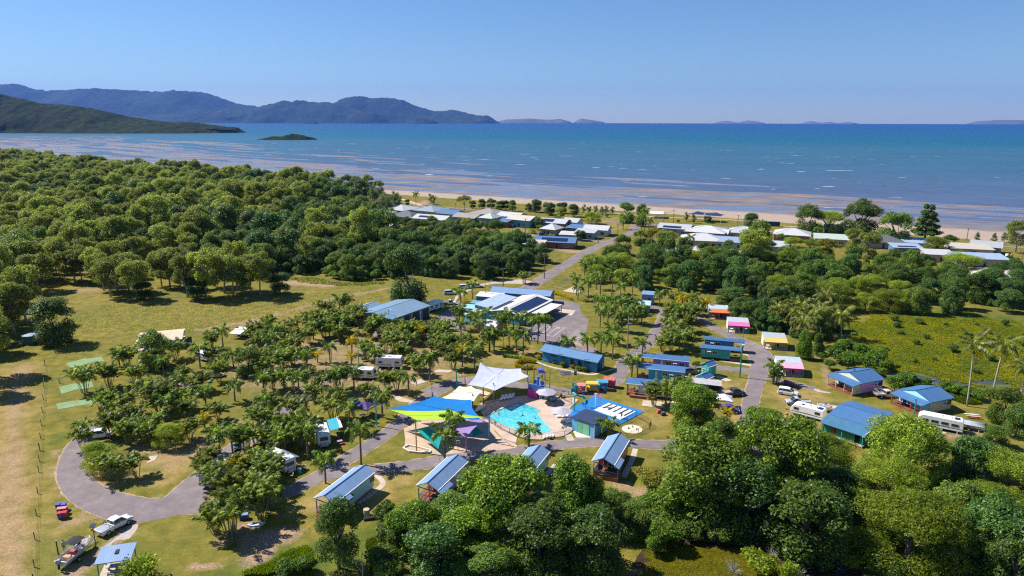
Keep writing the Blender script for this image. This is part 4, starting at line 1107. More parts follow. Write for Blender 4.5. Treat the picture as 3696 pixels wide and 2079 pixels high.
# ---- cane palm clumps
used = []
def put_cane(v,x,y,s,label,group=None):
 b = P(v,x,y); used.append((b.x,b.y,2.6)); cane((b.x,b.y,0),s*rnd.uniform(.85,1.15),label,group)
cl = [
 (1,455,470,1.0,'round cane palm clump on the lawn by the green matting'),(1,585,440,1.05,'cane palm clump above the dark shadow right of the green matting'),(1,590,932,1.0,'cane palm clump at the inside tip of the loop road'),(1,735,918,1.0,'bushy cane palm clump standing right of the loop tip'),(1,440,770,.75,'low cane palm clump on the outer curve of the loop'),
 (2,735,1012,1.25,'tall dark cane palm clump left of the shaggy palm'),(2,420,1012,1.1,'cane palm clump beside the concrete slab'),(2,1205,300,.8,'leafy cane palm clump in the road by the shed'),(6,1200,648,.95,'cane palm clump alone at the forecourt edge'),(2,175,222,.9,'cane palm clump at the field edge'),
 (11,330,1085,1.35,'big cane palm clump at the bottom of the caravan row'),(11,620,935,1.2,'cane palm clump behind the folded white cover'),(6,160,480,.95,'cane palm clump left of the big shed'),(6,2040,190,.9,'cane palm clump behind the reception roof'),(4,935,205,.9,'cane palm clump at the top of the right lawn'),
 (4,470,1205,1.05,'cane palm clump on the slab before the grey cabin'),(4,600,1215,1.1,'second cane palm clump on the slab before the grey cabin'),(4,740,1110,1.0,'cane palm clump behind the cyan cabin slab'),(4,1720,970,.6,'thin cane palm clump before the pale pink cabin')]
for v,x,y,s,lab in cl: put_cane(v,x,y,s,lab)
more = [
 ('around the left loop road',1,[(680,338),(640,330),(720,432),(775,505),(845,565),(625,625),(690,735),(600,705),(760,695),(800,742),(1010,605),(1010,725),(1170,605),(1250,515),(1060,475),(980,405),(1140,335),(1250,335),(940,292),(1120,238),(830,330),(900,620),(960,560),(560,590),(1180,420),(1100,545),(880,520),(680,600),(730,640),(850,690)]),
 ('behind the big shed',6,[(230,475),(320,465),(370,455),(420,560),(300,580),(350,640),(470,570)]),
 ('in the middle of the grove',2,[(480,195),(640,195),(760,155),(850,155),(650,275),(560,305),(430,375),(510,335),(110,405),(200,425),(330,425),(60,545),(300,605),(500,585),(230,975),(640,775),(800,735),(910,745),(1000,835),(1210,745),(1290,765),(760,765),(1330,485),(1450,565),(1490,605),(1100,525),(1030,475),(330,300),(760,240),(880,250),(960,190),(1280,330),(1380,330),(1500,350),(1600,420),(1700,460),(1800,470),(1860,540),(1780,560),(1650,330),(1750,350),(1850,330),(1560,300),(1180,430),(1240,270),(1330,290),(1440,270),(1500,310),(1620,380),(1720,410),(1690,300),(1800,400),(1900,420),(1420,420),(1260,400),(1040,300),(1130,250),(700,300),(800,320),(580,200),(380,250),(240,340),(60,330),(140,300),(20,430),(240,520),(380,520),(150,620),(400,440),(300,740),(200,730),(520,720),(560,830)]),
 ('among the lower caravans',11,[(200,1060),(560,900),(700,640),(150,645),(250,640),(400,600),(480,565),(620,545),(300,765),(350,335),(440,305),(560,245),(850,205),(900,245),(960,285),(480,335),(560,760),(650,780),(420,730),(130,540),(700,300),(760,240),(640,160),(800,330)]),
 ('in the strip between the two park roads',4,[(650,255),(720,335),(800,305),(860,335),(620,425),(700,475),(800,505),(840,425),(640,625),(720,645),(600,545),(780,605),(680,160),(760,220),(620,330),(700,560),(880,250),(1000,225),(560,640)]),
]
for area_,v,ps in more:
 for k_,(x,y) in enumerate(ps):
  if k_ % 4 == 1:
   b = P(v,x + rnd.uniform(-6,6),y); h_ = rnd.uniform(2.6,4.8); foxtail((b.x,b.y,0),h_,'feathery single palm ' + area_,'single palms ' + area_,rnd.random() < .22,sf=rnd.uniform(.9,1.15)); continue
  put_cane(v,x + rnd.uniform(-8,8),y + rnd.uniform(-6,6),rnd.uniform(.8,1.15),'leafy cane palm clump ' + area_,'cane palm clumps ' + area_)
for v,x,y,r,lab,k in [(1,900,690,78,'rounded yellow-green tree inside the loop road','feather'),(1,530,790,105,'spreading olive tree at the inner edge of the loop','feather'),(1,815,235,70,'grey-green tree before the long tin shelter','rain'),(1,1320,290,60,'dense green tree above the middle of the grove','rain'),(4,905,770,55,'round shrub between the cabins and the teal sheds','bigshrub'),(4,660,170,90,'olive tree at the head of the palm strip','feather'),(2,800,220,70,'light green tree in the upper grove','feather'),(2,330,290,50,'yellowish tree at the upper left of the grove','feather'),
         (6,950,110,165,'tall dark tree on the field behind the big shed','raindark'),(16,340,1060,120,'dark leafy tree beside the water tank','raindark'),(16,1855,860,65,'small dark round tree at the right end of the paddock trees','dark'),(16,950,900,60,'dark bush between the gum trunks','dark'),(16,1300,880,80,'dark bushy tree under the gums','dark')]:
 tc(k,v,x,y,r,lab,None,1.0 if k != 'raindark' else 1.15,'tree' if k != 'bigshrub' else 'shrub')

# ---- paddock gums in front of the wood, then the wood
for x,y,lab in [(500,862,None),(545,865,None),(690,918,None),(735,962,'leaning gum with two trunks at the left of the paddock'),(780,922,None),(860,925,None),(908,978,'gum with a pale broken limb at the paddock edge'),(1075,890,None),(1200,905,None),(1245,962,None),(1372,972,None),(1490,932,None),(1552,952,None),(1575,918,None),(1665,942,None),(1730,956,'gum with a white forked trunk nearest the paddock'),(40,1190,None),(105,1210,None),(180,1140,None),(-60,1330,'gum at the left edge shading the track'),(-40,1480,'gum cut off by the left edge of the picture'),(-110,1600,'gum beyond the left edge whose shade reaches the track'),(640,880,None),(1130,900,None),(1430,890,None)]:
 b = P(16,x,y); tree('gum',(b.x,b.y,0),rnd.uniform(1.05,1.35),lab or 'pale-trunked gum tree standing at the edge of the paddock','tree',None if lab else 'gum trees along the paddock edge')
g_lab = 'olive green gum tree in the front of the wood'
wood_near = PP(16,(-500,1500),(-60,1330),(-30,1180),(60,1100),(300,900),(470,830),(900,850),(1300,860),(1800,820),(1960,800)) + PP(0,(980,640),(960,560),(905,530),(890,505),(950,490))
wood = [tuple(p[:2]) for p in wood_near] + [(-100,575),(-250,668),(-400,760),(-840,1120),(-1550,1850),(-1500,700),(-700,150)]
spots = scatter(wood,7.8,5,roads=False)
spots.sort(key=lambda p: p[0]**2 + p[1]**2)
spots = [p for p in spots if abs(p[0]) < .86*(p[1] + 20)]
def mix_kind(x,y):
 n = vnoise(x/28.0 + 50,y/28.0,77) + .35*vnoise(x/9 + 9,y/9,5) + max(0,min(.45,(x + 190)/260.0))
 return 'gum' if n < .82 else 'rain' if n < 1.02 else 'raindark'
for x,y in spots[:220]:
 k = mix_kind(float(x),float(y))
 tree(k,(x,y,0),rnd.choice((rnd.uniform(.6,1.0),rnd.uniform(.95,1.35),rnd.uniform(1.2,1.8)))*(1.0 if k == 'gum' else .8),{'gum': g_lab,'rain': 'leafy mid-green tree in the front of the wood','raindark': 'dark rainforest tree in the front of the wood'}[k],'tree',{'gum': 'gum trees of the wood','rain': 'mid-green trees of the wood','raindark': 'dark trees of the wood'}[k])

def scatter_instances(name,protos,pts,scl,rot,idx,kind='stuff'):
 """one object that spreads copies of a few meshes over measured points"""
 me = bpy.data.meshes.new(name); me.from_pydata([(p[0],p[1],p[2] if len(p) > 2 else 0.0) for p in pts],[],[])
 for nm,arr,ty in (('scl',scl,'FLOAT'),('rot',rot,'FLOAT'),('idx',idx,'INT')):
  a = me.attributes.new(nm,ty,'POINT'); a.data.foreach_set('value',np.array(arr,np.int32 if ty == 'INT' else np.float32))
 o = linkmesh(name,me,None,None,None,kind)
 ng = bpy.data.node_groups.new(name,'GeometryNodeTree')
 ng.interface.new_socket('Geometry',in_out='INPUT',socket_type='NodeSocketGeometry'); ng.interface.new_socket('Geometry',in_out='OUTPUT',socket_type='NodeSocketGeometry')
 N = ng.nodes; gi = N.new('NodeGroupInput'); go = N.new('NodeGroupOutput'); iop = N.new('GeometryNodeInstanceOnPoints')
 g2i = N.new('GeometryNodeGeometryToInstance')
 for pm in reversed(protos):
  po = bpy.data.objects.new('leaf_clump',pm)
  oi = N.new('GeometryNodeObjectInfo'); oi.inputs['Object'].default_value = po; oi.inputs['As Instance'].default_value = True
  ng.links.new(oi.outputs['Geometry'],g2i.inputs[0])
 def attr(nm,ty):
  a = N.new('GeometryNodeInputNamedAttribute'); a.data_type = ty; a.inputs['Name'].default_value = nm; return a.outputs[0]
 cb = N.new('ShaderNodeCombineXYZ'); ng.links.new(attr('rot','FLOAT'),cb.inputs[2])
 e2r = N.new('FunctionNodeEulerToRotation'); ng.links.new(cb.outputs[0],e2r.inputs[0])
 ng.links.new(gi.outputs[0],iop.inputs['Points']); ng.links.new(g2i.outputs[0],iop.inputs['Instance'])
 iop.inputs['Pick Instance'].default_value = True
 ng.links.new(attr('idx','INT'),iop.inputs['Instance Index']); ng.links.new(e2r.outputs[0],iop.inputs['Rotation']); ng.links.new(attr('scl','FLOAT'),iop.inputs['Scale'])
 ng.links.new(iop.outputs[0],go.inputs[0])
 m = o.modifiers.new('spread','NODES'); m.node_group = ng
 return o
rest = spots[220:]
kk = [mix_kind(float(x),float(y)) for x,y in rest]
scatter_instances('woodland',[c[0] for c in PROTO['gum']] + [c[0] for c in PROTO['rain']] + [c[0] for c in PROTO['raindark']],rest,[rnd.choice((rnd.uniform(.6,1.0),rnd.uniform(.95,1.35),rnd.uniform(1.2,1.8)))*(1 if k == 'gum' else .8) for k in kk],[rnd.uniform(0,6.28) for _ in rest],[rnd.randrange(4) + {'gum': 0,'rain': 4,'raindark': 8}[k] for k in kk])
# undergrowth along the wood edge
us = scatter([tuple(p[:2]) for p in PP(16,(1850,800),(2000,790),(2300,860),(2576,850),(2576,800),(2300,800))] ,3,9)
for x,y in us: tree('bigshrub',(x,y,0),rnd.uniform(.6,1.0),'shrub at the foot of the dark trees beside the paddock','shrub','shrubs at the paddock corner')

# ---- dark belt in the middle, belt on the right
belt1 = PP(16,(1960,815),(2150,800),(2300,850),(2576,850)) + PP(6,(500,170),(800,150),(1150,120),(1500,160),(1700,150),(1950,110)) + PP(0,(1370,660),(1345,650),(1300,634),(1180,632),(1060,620),(985,612),(900,618))
belt1_av = []
sp1 = scatter(belt1,5.6,15,3.0)
for x,y in sp1:
 k = 'raindark' if vnoise(x/14,y/14,3) + rnd.uniform(-.2,.2) > .45 else 'rain'
 tree(k,(x,y,0),rnd.uniform(.62,1.0),'dark broadleaf tree in the belt between paddock and houses' if k != 'rain' else 'mid-green tree in the belt between paddock and houses','tree','trees of the middle belt, ' + ('dark' if k != 'rain' else 'lighter'))
belt2 = PP(0,(1462,705),(1475,676),(1530,654),(1600,634),(1680,646),(1760,660),(1860,666),(1990,668),(2150,676),(2300,690),(2360,706),(2440,720),(2480,760),(2390,800),(2200,790),(2110,790),(2060,800),(1990,770),(1900,780),(1850,752),(1800,735),(1700,735),(1600,730),(1530,725))
sp2 = scatter(belt2,6.4,16,2.5)
for x,y in sp2:
 n = vnoise(x/16,y/16,8) + rnd.uniform(-.2,.2)
 k = 'raindark' if n > .6 else 'rain' if n > .3 else 'feather'
 tree(k,(x,y,0),rnd.uniform(.6,1.05)*(.9 if k != 'feather' else 1.1)*(1 if y < 300 else .72),{'raindark': 'dark dense tree in the belt right of the beach road','rain': 'mid-green tree in the belt right of the beach road','feather': 'spreading olive tree in the belt right of the beach road'}[k],'tree','trees of the right-hand belt, ' + k.replace('raindark','dark').replace('rain','mid-green').replace('feather','olive'))
sp3 = scatter(PP(0,(2480,700),(2576,690),(2700,720),(2700,800),(2560,800),(2470,780)),6,18)
for x,y in sp3: tree('dark',(x,y,0),rnd.uniform(.6,.95),'dark tree behind the swamp grass at the right edge','tree','trees at the right edge behind the swamp')

# ---- trees among the houses and along the beach
town = [(8,100,180,52,'dark'),(8,240,200,62,'dark'),(8,370,190,55,'dark'),(8,350,225,50,'gum'),(8,490,225,55,'dark'),(8,30,185,35,'dark'),
  (7,1640,110,78,'pale'),(7,1735,160,40,'dark'),(7,1830,150,48,'dark'),(7,1925,155,45,'dark'),(7,2010,170,42,'dark'),(7,2075,170,40,'dark'),(7,2145,175,48,'dark'),(7,2310,190,40,'dark'),(7,2400,180,55,'dark'),(7,2530,195,58,'dark'),(7,1060,145,28,'dark'),(7,545,220,52,'rain')]
for v,x,y,r,k in town: tc(k,v,x,y,r,'round dark shade tree on the grass along the beach front' if k == 'dark' else 'airy grey-green tree on the beach front','shade trees along the beach front' if k == 'dark' else 'airy trees on the beach front',1.0)
for v,x,y,r,k,lab,sz in [(8,680,285,105,'feather','flat-topped green tree beside the beach street',.8),(8,1040,230,80,'rain','dense tree left of the beach picnic shelter',1.0),(8,1190,270,70,'rain','dense tree behind the beach road palms',1.1),(8,830,285,28,'shrub','small round bush on the beach front grass',1),(8,2315,335,68,'dark','round tree before the navy container',1),(8,1875,320,40,'dark','bush under the navy shade sail',.7),(8,555,470,62,'dark','round dark tree beside the red ride-on mower',.9),(8,1570,340,20,'shrub','tiny conical bush by the beach',1.5),
          (9,570,230,105,'rain','spreading dark tree at the left of the beach giants',.9),(9,750,230,150,'feather','wide layered tree beside the white beach hall',1.0),(9,1060,200,155,'dark','tallest dark tree on the beach',1.1),(9,1380,260,150,'rain','dark round tree on the beach with a bare trunk',.9),(9,1680,230,118,'almond','tiered pine-like tree standing alone on the beach',1.15),(9,2540,310,100,'gum','grey-green tree at the right end of the beach',1.0),
          (9,2010,650,160,'feather','broad green tree beside the large cream house',.9),(9,1760,450,110,'feather','olive tree before the pale house',1.0),(9,1690,640,50,'dark','dark tree beside the reddish bush',1.0),(9,2440,610,40,'dark','small tree beside the excavator',.9),(9,2260,940,70,'rain','small bright tree on the right lawn',.9),(8,2360,500,150,'gum','tall umbrella tree before the grey hipped house',1.0),
          (8,1300,470,90,'pale','grey-leaved tree before the white hipped houses',1.2),(8,1450,470,90,'gum','gum between the beach road and the white houses',1.0),(8,1180,480,70,'rain','dense tree at the beach road bend',1.0),(8,1000,560,90,'rain','tree overhanging the beach road',.9),(9,760,480,110,'pale','grey sparse tree before the pale green roof',1.2),(9,990,410,70,'gum','gum before the dark grey roof',1.1),(9,1130,440,90,'gum','gum hiding the dark grey house',1.1),(9,420,460,100,'feather','olive tree below the white hipped house',1.0),
          (9,600,470,90,'feather','spreading tree beside the grey sparse one',1.0),(9,100,430,110,'rain','tree above the cream wall',1.2)]:
 tc(k,v,x,y,r,lab,None,sz,'shrub' if k == 'shrub' else 'tree')
for v,x,y,r in [(7,880,290,34),(7,1130,320,36),(7,1610,300,40),(7,1790,330,38),(7,2010,370,42),(7,2420,350,46),(7,960,370,36),(7,1450,350,40),(8,555,395,34),(8,140,400,44),(8,60,430,46),(8,400,430,30),(8,1720,470,40),(8,2050,470,40),(8,2400,400,44),(9,300,420,50),(9,650,350,50),(9,1480,420,50),(9,1890,440,60),(9,2000,540,60)]: tc(rnd.choice(['rain','dark','feather']),v,x,y,r,'garden tree between the beach houses','garden trees between the beach houses',.8)
for x,y,r in [(570,150,70),(650,120,75),(720,90,80),(800,110,75),(870,100,70),(930,110,60),(975,120,45),(780,170,70),(680,180,60),(600,200,45),(860,150,60)]:
 tc('casu',7,x,y,r*.7,'grey wispy casuarina at the wood end of the beach','casuarinas at the wood end of the beach',1.0)
g = random.Random(3)
for x in range(530,960,62): tc('casu',8,x + g.uniform(-15,15),205,22,'young wispy casuarina on the beach path','young casuarinas along the beach path',.9)
for v,x,y in [(9,2300,400),(9,2400,380),(9,2470,390),(9,2140,390),(8,1660,270),(8,1730,290),(7,1300,90),(7,1335,100)]: tc('casu',v,x,y,24,'young casuarina on the sand edge','young casuarinas on the sand edge',.9)
fr = PP(7,(400,480),(700,490),(900,440),(1100,450),(1350,450),(1600,470),(1780,480),(1980,530),(2250,580),(2280,660),(2000,640),(1500,560),(1000,520),(600,520))
for x,y in scatter(fr,6.5,31,1.5): tree(rnd.choice(['rain','rain','raindark','gum']),(x,y,0),rnd.uniform(.5,.85),'garden tree behind the first row of houses','tree','trees behind the houses')
fr = PP(8,(1250,580),(1350,620),(1480,660),(1620,750),(1800,730),(2150,650),(2500,650),(2576,690),(2300,760),(1900,780),(1500,720),(1150,600))
for x,y in scatter(fr,7.0,32,1.5): tree(rnd.choice(['rain','rain','raindark','feather']),(x,y,0),rnd.uniform(.4,.68),'garden tree below the white hipped houses','tree','trees below the white houses')
fr = PP(9,(150,600),(420,620),(800,640),(1300,640),(1650,680),(1700,750),(1300,740),(700,700),(100,680))
for x,y in scatter(fr,7.0,33,1.5): tree(rnd.choice(['rain','gum','raindark','feather']),(x,y,0),rnd.uniform(.35,.6),'garden tree behind the right-hand houses','tree','trees behind the right-hand houses')

# ---- hedges: blocks of clipped leaves
def hedge(label,v,pts,w,h,mat=None,closed=False):
 c = smooth(PP(v,*pts),5); bl = []
 L_ = np.concatenate([[0],np.cumsum(np.hypot(*np.diff(c,axis=0).T))])
 for s_ in np.arange(0,L_[-1],w*.45):
  bl.append(((np.interp(s_,L_,c[:,0]),np.interp(s_,L_,c[:,1]),h*.5),(w*.55,w*.55,h*.58)))
 o = linkmesh('hedge',crown_mesh('hedge',bl,int(260*len(bl)),.09,5,mat or L_YELLOW,upw=.5,inner=.1))
 return tag(o,label,'hedge')
hedge('curved clipped yellow-green hedge on the lawn behind the lilac sail',3,[(1490,155),(1390,150),(1330,175),(1330,200),(1400,215),(1480,210)],1.0,1.0)
hedge('straight low hedge leading to the amenities block',3,[(1210,95),(1350,115),(1480,135)],.9,.8,L_MANGO)
hedge('clipped hedge along the forecourt edge',6,[(1210,655),(1310,640),(1420,632)],1.0,.8,L_MANGO)
hedge('yellow hedge at the far end of reception',6,[(2320,290),(2400,310),(2480,345)],1.2,1.0)
hedge('bright hedge before the reception entrance',6,[(1470,360),(1520,355)],1.6,1.3)
for x,y,k in [(1530,110,'goldshrub'),(1600,125,'goldshrub'),(1690,150,'shrub'),(1850,190,'goldshrub'),(1830,160,'goldshrub'),(1900,215,'shrub'),(1960,225,'shrub'),(1750,180,'shrub'),(2020,200,'goldshrub')]:
 b = P(3,x,y + 10); tree(k,(b.x,b.y,0),.55,'garden shrub along the amenities wall','shrub','garden shrubs along the amenities wall')
for x,y in [(430,250),(940,250),(1650,340),(550,430),(2000,330)]: tree('shrub',tuple(P(6,x,y + 480)),.5,'low shrub beside the lawn of the grove','shrub','low shrubs in the grove')

# ---- tall grass, water weed
def blades(name,poly,n,h,w,mat,seed,lean=.5,z=0.0,flat=False,wob=5):
 g = np.random.default_rng(seed); poly = [tuple(p[:2]) for p in poly]
 xs = [p[0] for p in poly]; ys = [p[1] for p in poly]
 X = g.uniform(min(xs),max(xs),n*3); Y = g.uniform(min(ys),max(ys),n*3)
 keep = inpoly(X + (fbm(X/4,Y/4,2) - .5)*wob,Y + (fbm(X/4 + 9,Y/4,3) - .5)*wob,poly); X = X[keep][:n]; Y = Y[keep][:n]; n = len(X)
 if flat:
  a = g.uniform(0,6.28,n); r = w*g.uniform(.5,1.3,n)
  off = [(np.cos(a + k*1.571)*r,np.sin(a + k*1.571)*r) for k in range(4)]; tz = g.uniform(.0,h,(4,n))
  V = np.stack([np.stack([X + o_[0],Y + o_[1],z + tz[k]],-1) for k,o_ in enumerate(off)],1).reshape(-1,3)
 else:
  clump = fbm(X/2.5,Y/2.5,7)*.6 + fbm(X/9,Y/9,8)*.6; hh = h*(.2 + 1.4*clump)*g.uniform(.6,1.2,n); a = g.uniform(0,6.28,n); l = g.uniform(-1,1,(2,n))*lean*hh
  dx,dy = np.cos(a)*w,np.sin(a)*w; Z0 = np.full(n,z - .05)
  V = np.stack([np.stack([X - dx,Y - dy,Z0],-1),np.stack([X + dx,Y + dy,Z0],-1),np.stack([X + dx*.5 + l[0],Y + dy*.5 + l[1],z + hh],-1),np.stack([X - dx*.5 + l[0],Y - dy*.5 + l[1],z + hh*.92],-1)],1).reshape(-1,3)
 return linkmesh(name,npmesh(name,V,np.arange(n*4).reshape(n,4),mat),kind='stuff')
L_SWAMP = leaf_mat('swamp_leaf',(.17,.18,.016),(.27,.26,.026),(.38,.34,.05),.6,.2,.25,.0)
L_WEED = leaf_mat('weed_leaf',(.06,.10,.012),(.12,.17,.02),(.20,.24,.04),.6,.2,.25,.0)
L_LILY = leaf_mat('lily_leaf',(.07,.075,.010),(.14,.13,.016),(.24,.20,.03),.5,.3,.15,.0)
blades('swamp_grass',PP(0,(2120,830),(2230,790),(2350,800),(2500,800),(2620,830),(2620,1000),(2500,975),(2400,955),(2330,935),(2240,925),(2150,880)),60000,.30,.17,L_SWAMP,5,z=.06,flat=True,wob=14)
g = random.Random(44)
for x,y in scatter(PP(0,(2130,840),(2230,800),(2350,810),(2500,810),(2600,840),(2600,960),(2400,940),(2240,915)),7,45,roads=False): tree('shrub',(x,y,0),g.uniform(.5,1.1),'low weedy shrub in the swamp grass','shrub','weedy shrubs in the swamp')
blades('swamp_grass',PP(5,(1150,330),(1350,360),(1640,400),(1900,430),(2150,480),(2050,600),(1800,560),(1500,450),(1250,420)),14000,.5,.12,L_WEED,6,1.4)
blades('long_grass',PP(11,(380,1449),(700,1300),(1050,1160),(1080,1449)),16000,.55,.05,L_WEED,7,.6)
blades('long_grass',PP(11,(1500,1449),(1560,1150),(1750,1040),(1850,1449)),6000,.5,.05,L_WEED,8,.6)
blades('long_grass',PP(16,(1850,840),(2050,830),(2300,870),(2576,865),(2576,880),(2300,890),(2000,865)),2500,.5,.10,L_GUM,9,.5)
blades('field_grass',PP(16,(480,1100),(760,1000),(1500,1010),(2500,890),(2576,1000),(1900,1080),(1300,1196),(400,1196)),15000,.16,.10,L_GUM,10,.9)
POND = paint((.05,.032,.018),.12,.2,.4,.5,name='pond_water')
CREEK = paint((.045,.05,.07),.08,.2,.4,.6,name='creek_water')
slab('pond',PP(13,(-100,1300),(60,960),(450,930),(900,990),(1050,1010),(1280,1000),(1420,1060),(1520,1180),(1500,1300)),.018,POND,k=4)
slab('creek',PP(5,(1150,325),(1230,290),(1330,268),(1480,300),(1640,330),(1800,350),(1950,365),(2200,360),(2576,350),(2576,395),(2200,395),(1950,400),(1800,385),(1640,378),(1480,350),(1250,345)),.018,CREEK,k=2)
blades('water_weed',PP(13,(-50,1300),(80,980),(450,935),(700,975),(900,1010),(960,1080),(1060,1161),(1000,1300)),26000,.05,.11,L_LILY,11,z=.03,flat=True)
blades('water_weed',PP(13,(1270,1010),(1420,1060),(1500,1161),(1440,1161),(1330,1080)),3000,.05,.11,L_LILY,12,z=.03,flat=True)
# ================================================================ BUILDINGS
WHITE = paint((.74,.74,.72),.5,.06,2,name='white_trim')
CREAM = paint((.66,.55,.36),.65,.1,2,rib=('z',.2),name='cream_boards')
ROOFB = paint((.055,.14,.30),.5,.10,.8,.4,rib=('x',.30),name='blue_roof_sheet')
ROOFP = paint((.18,.285,.46),.5,.10,.8,.4,rib=('x',.30),name='pale_blue_roof_sheet')
ROOFG = paint((.38,.42,.46),.5,.10,.8,.4,rib=('x',.30),name='zinc_roof_sheet')
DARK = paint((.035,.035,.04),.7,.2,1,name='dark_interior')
TIMBER = paint((.26,.085,.05),.7,.2,2,name='red_deck_timber')
TIMBERN = paint((.24,.15,.09),.8,.2,2,name='brown_timber')
STEEL = paint((.42,.43,.44),.45,.1,2,.4,.3,name='steel')
BLACK = paint((.02,.02,.022),.5,.2,2,name='black_coating')
GLASS = glass()
RUBBER = paint((.025,.025,.025),.8,.2,4,name='rubber')
def boards(rgb,name='painted_boards'): return paint(tuple(min(.72,c*1.35 + .008) for c in rgb),.6,.08,2,rib=('z',.2),name=name,dirt=.18)
def roofm(rgb,ax='x',sp=.30,name='roof_sheet'): return paint(rgb,.5,.10,.8,.4,rib=(ax,sp),name=name)

def roof_mesh(kind,x0,x1,y0,y1,z,rise,t=.12,arc=0):
 b = MB(); ym = (y0 + y1)/2
 if kind == 'gable':
  for s,ya in ((1,y0),(-1,y1)):
   b.add([(x0,ya,z),(x1,ya,z),(x1,ym,z + rise),(x0,ym,z + rise),(x0,ya,z - t),(x1,ya,z - t),(x1,ym,z + rise - t),(x0,ym,z + rise - t)],
      [(0,1,2,3),(7,6,5,4),(0,4,5,1),(1,5,6,2),(3,7,4,0)] if s > 0 else [(3,2,1,0),(4,5,6,7),(1,5,4,0),(2,6,5,1),(0,4,7,3)])
 elif kind == 'hip':
  h = (y1 - y0)/2; lx = max(0.05,(x1 - x0)/2 - h); xm = (x0 + x1)/2
  a,c = (xm - lx,ym,z + rise),(xm + lx,ym,z + rise)
  b.add([(x0,y0,z),(x1,y0,z),(x1,y1,z),(x0,y1,z),a,c,(x0,y0,z - t),(x1,y0,z - t),(x1,y1,z - t),(x0,y1,z - t)],
     [(0,1,5,4),(1,2,5),(2,3,4,5),(3,0,4),(0,6,7,1),(1,7,8,2),(2,8,9,3),(3,9,6,0),(9,8,7,6)])
 elif kind == 'skillion':     # high at y1
  b.add([(x0,y0,z),(x1,y0,z),(x1,y1,z + rise),(x0,y1,z + rise),(x0,y0,z - t),(x1,y0,z - t),(x1,y1,z + rise - t),(x0,y1,z + rise - t)],
     [(0,1,2,3),(7,6,5,4),(0,4,5,1),(1,5,6,2),(2,6,7,3),(3,7,4,0)])
 elif kind == 'curved':
  n = 7; prof = [(y0 + (y1 - y0)*i/n,z + rise*math.sin(math.pi*(i/n))**.8) for i in range(n + 1)]
  vs = [(x,p[0],p[1] - d) for d in (0,t) for x in (x0,x1) for p in prof]; m_ = n + 1; fs = []
  for i in range(n):
   fs += [(i,i + m_,i + m_ + 1,i + 1),(2*m_ + i,2*m_ + i + 1,3*m_ + i + 1,3*m_ + i),(i,i + 1,2*m_ + i + 1,2*m_ + i),(m_ + i + 1,m_ + i,3*m_ + i,3*m_ + i + 1)]
  b.add(vs,fs)
 return b

def opening(root,side,u,z,w,h,kind,L,W,xc=0,trim=None,col=None):
 """window / door / air conditioner fixed on one wall; u along the wall, z sill height"""
 trim = trim or WHITE
 def bx(uu,zz,ww,hh,d0,d1):
  """box on the wall, from d0 to d1 outside the wall face"""
  dm,dd = (d0 + d1)/2,d1 - d0
  if side == 'f': return (uu + xc,-W/2 - dm,zz),(ww,dd,hh)
  if side == 'b': return (uu + xc,W/2 + dm,zz),(ww,dd,hh)
  if side == 'l': return (xc - L/2 - dm,uu,zz),(dd,ww,hh)
  return (xc + L/2 + dm,uu,zz),(dd,ww,hh)
 zc = z + h/2
 if kind == 'win':
  b = MB()
  for du,dz,ww,hh in ((0,h/2 + .03,w + .14,.08),(0,-h/2 - .03,w + .14,.08),(-w/2 - .03,0,.08,h),(w/2 + .03,0,.08,h),(0,0,.06,h)): b.box(*bx(u + du,zc + dz,ww,hh,-.05,.07))
  f = b.build('window',trim,root)
  for s in (-1,1): MB().box(*bx(u + s*w/4,zc,w/2 - .06,h,-.05,.03)).build('pane',GLASS,f)
 elif kind == 'big':
  b = MB()
  for du,dz,ww,hh in ((0,h/2 + .03,w + .14,.08),(-w/2 - .03,0,.08,h),(w/2 + .03,0,.08,h),(-w/6,0,.06,h),(w/6,0,.06,h)): b.box(*bx(u + du,zc + dz,ww,hh,-.05,.07))
  f = b.build('sliding_door',trim,root)
  for s in (-1,0,1): MB().box(*bx(u + s*w/3,zc,w/3 - .06,h,-.05,.03)).build('pane',GLASS,f)
 elif kind == 'door':
  d = MB().box(*bx(u,zc,w,h,-.05,.05)).build('door',col or DARK,root)
  MB().box(*bx(u + w*.38,z + 1.0,.08,.16,.05,.11)).build('handle',STEEL,d)
 elif kind == 'ac':
  d = MB().box(*bx(u,zc,w,h,-.05,.38)).build('air_conditioner',WHITE,root)
  MB().box(*bx(u,zc - h*.08,w*.8,h*.6,.36,.40)).build('grille',BLACK,d)
  MB().box(*bx(u,zc + h*.62,w*1.25,.05,-.02,.6)).build('hood',WHITE,d)
 elif kind == 'roller':
  b = MB()
  for k in range(6): b.box(*bx(u,z + h*(k + .5)/6,w,h/6 - .04,-.04,.05))
  b.build('roller_door',col or STEEL,root)

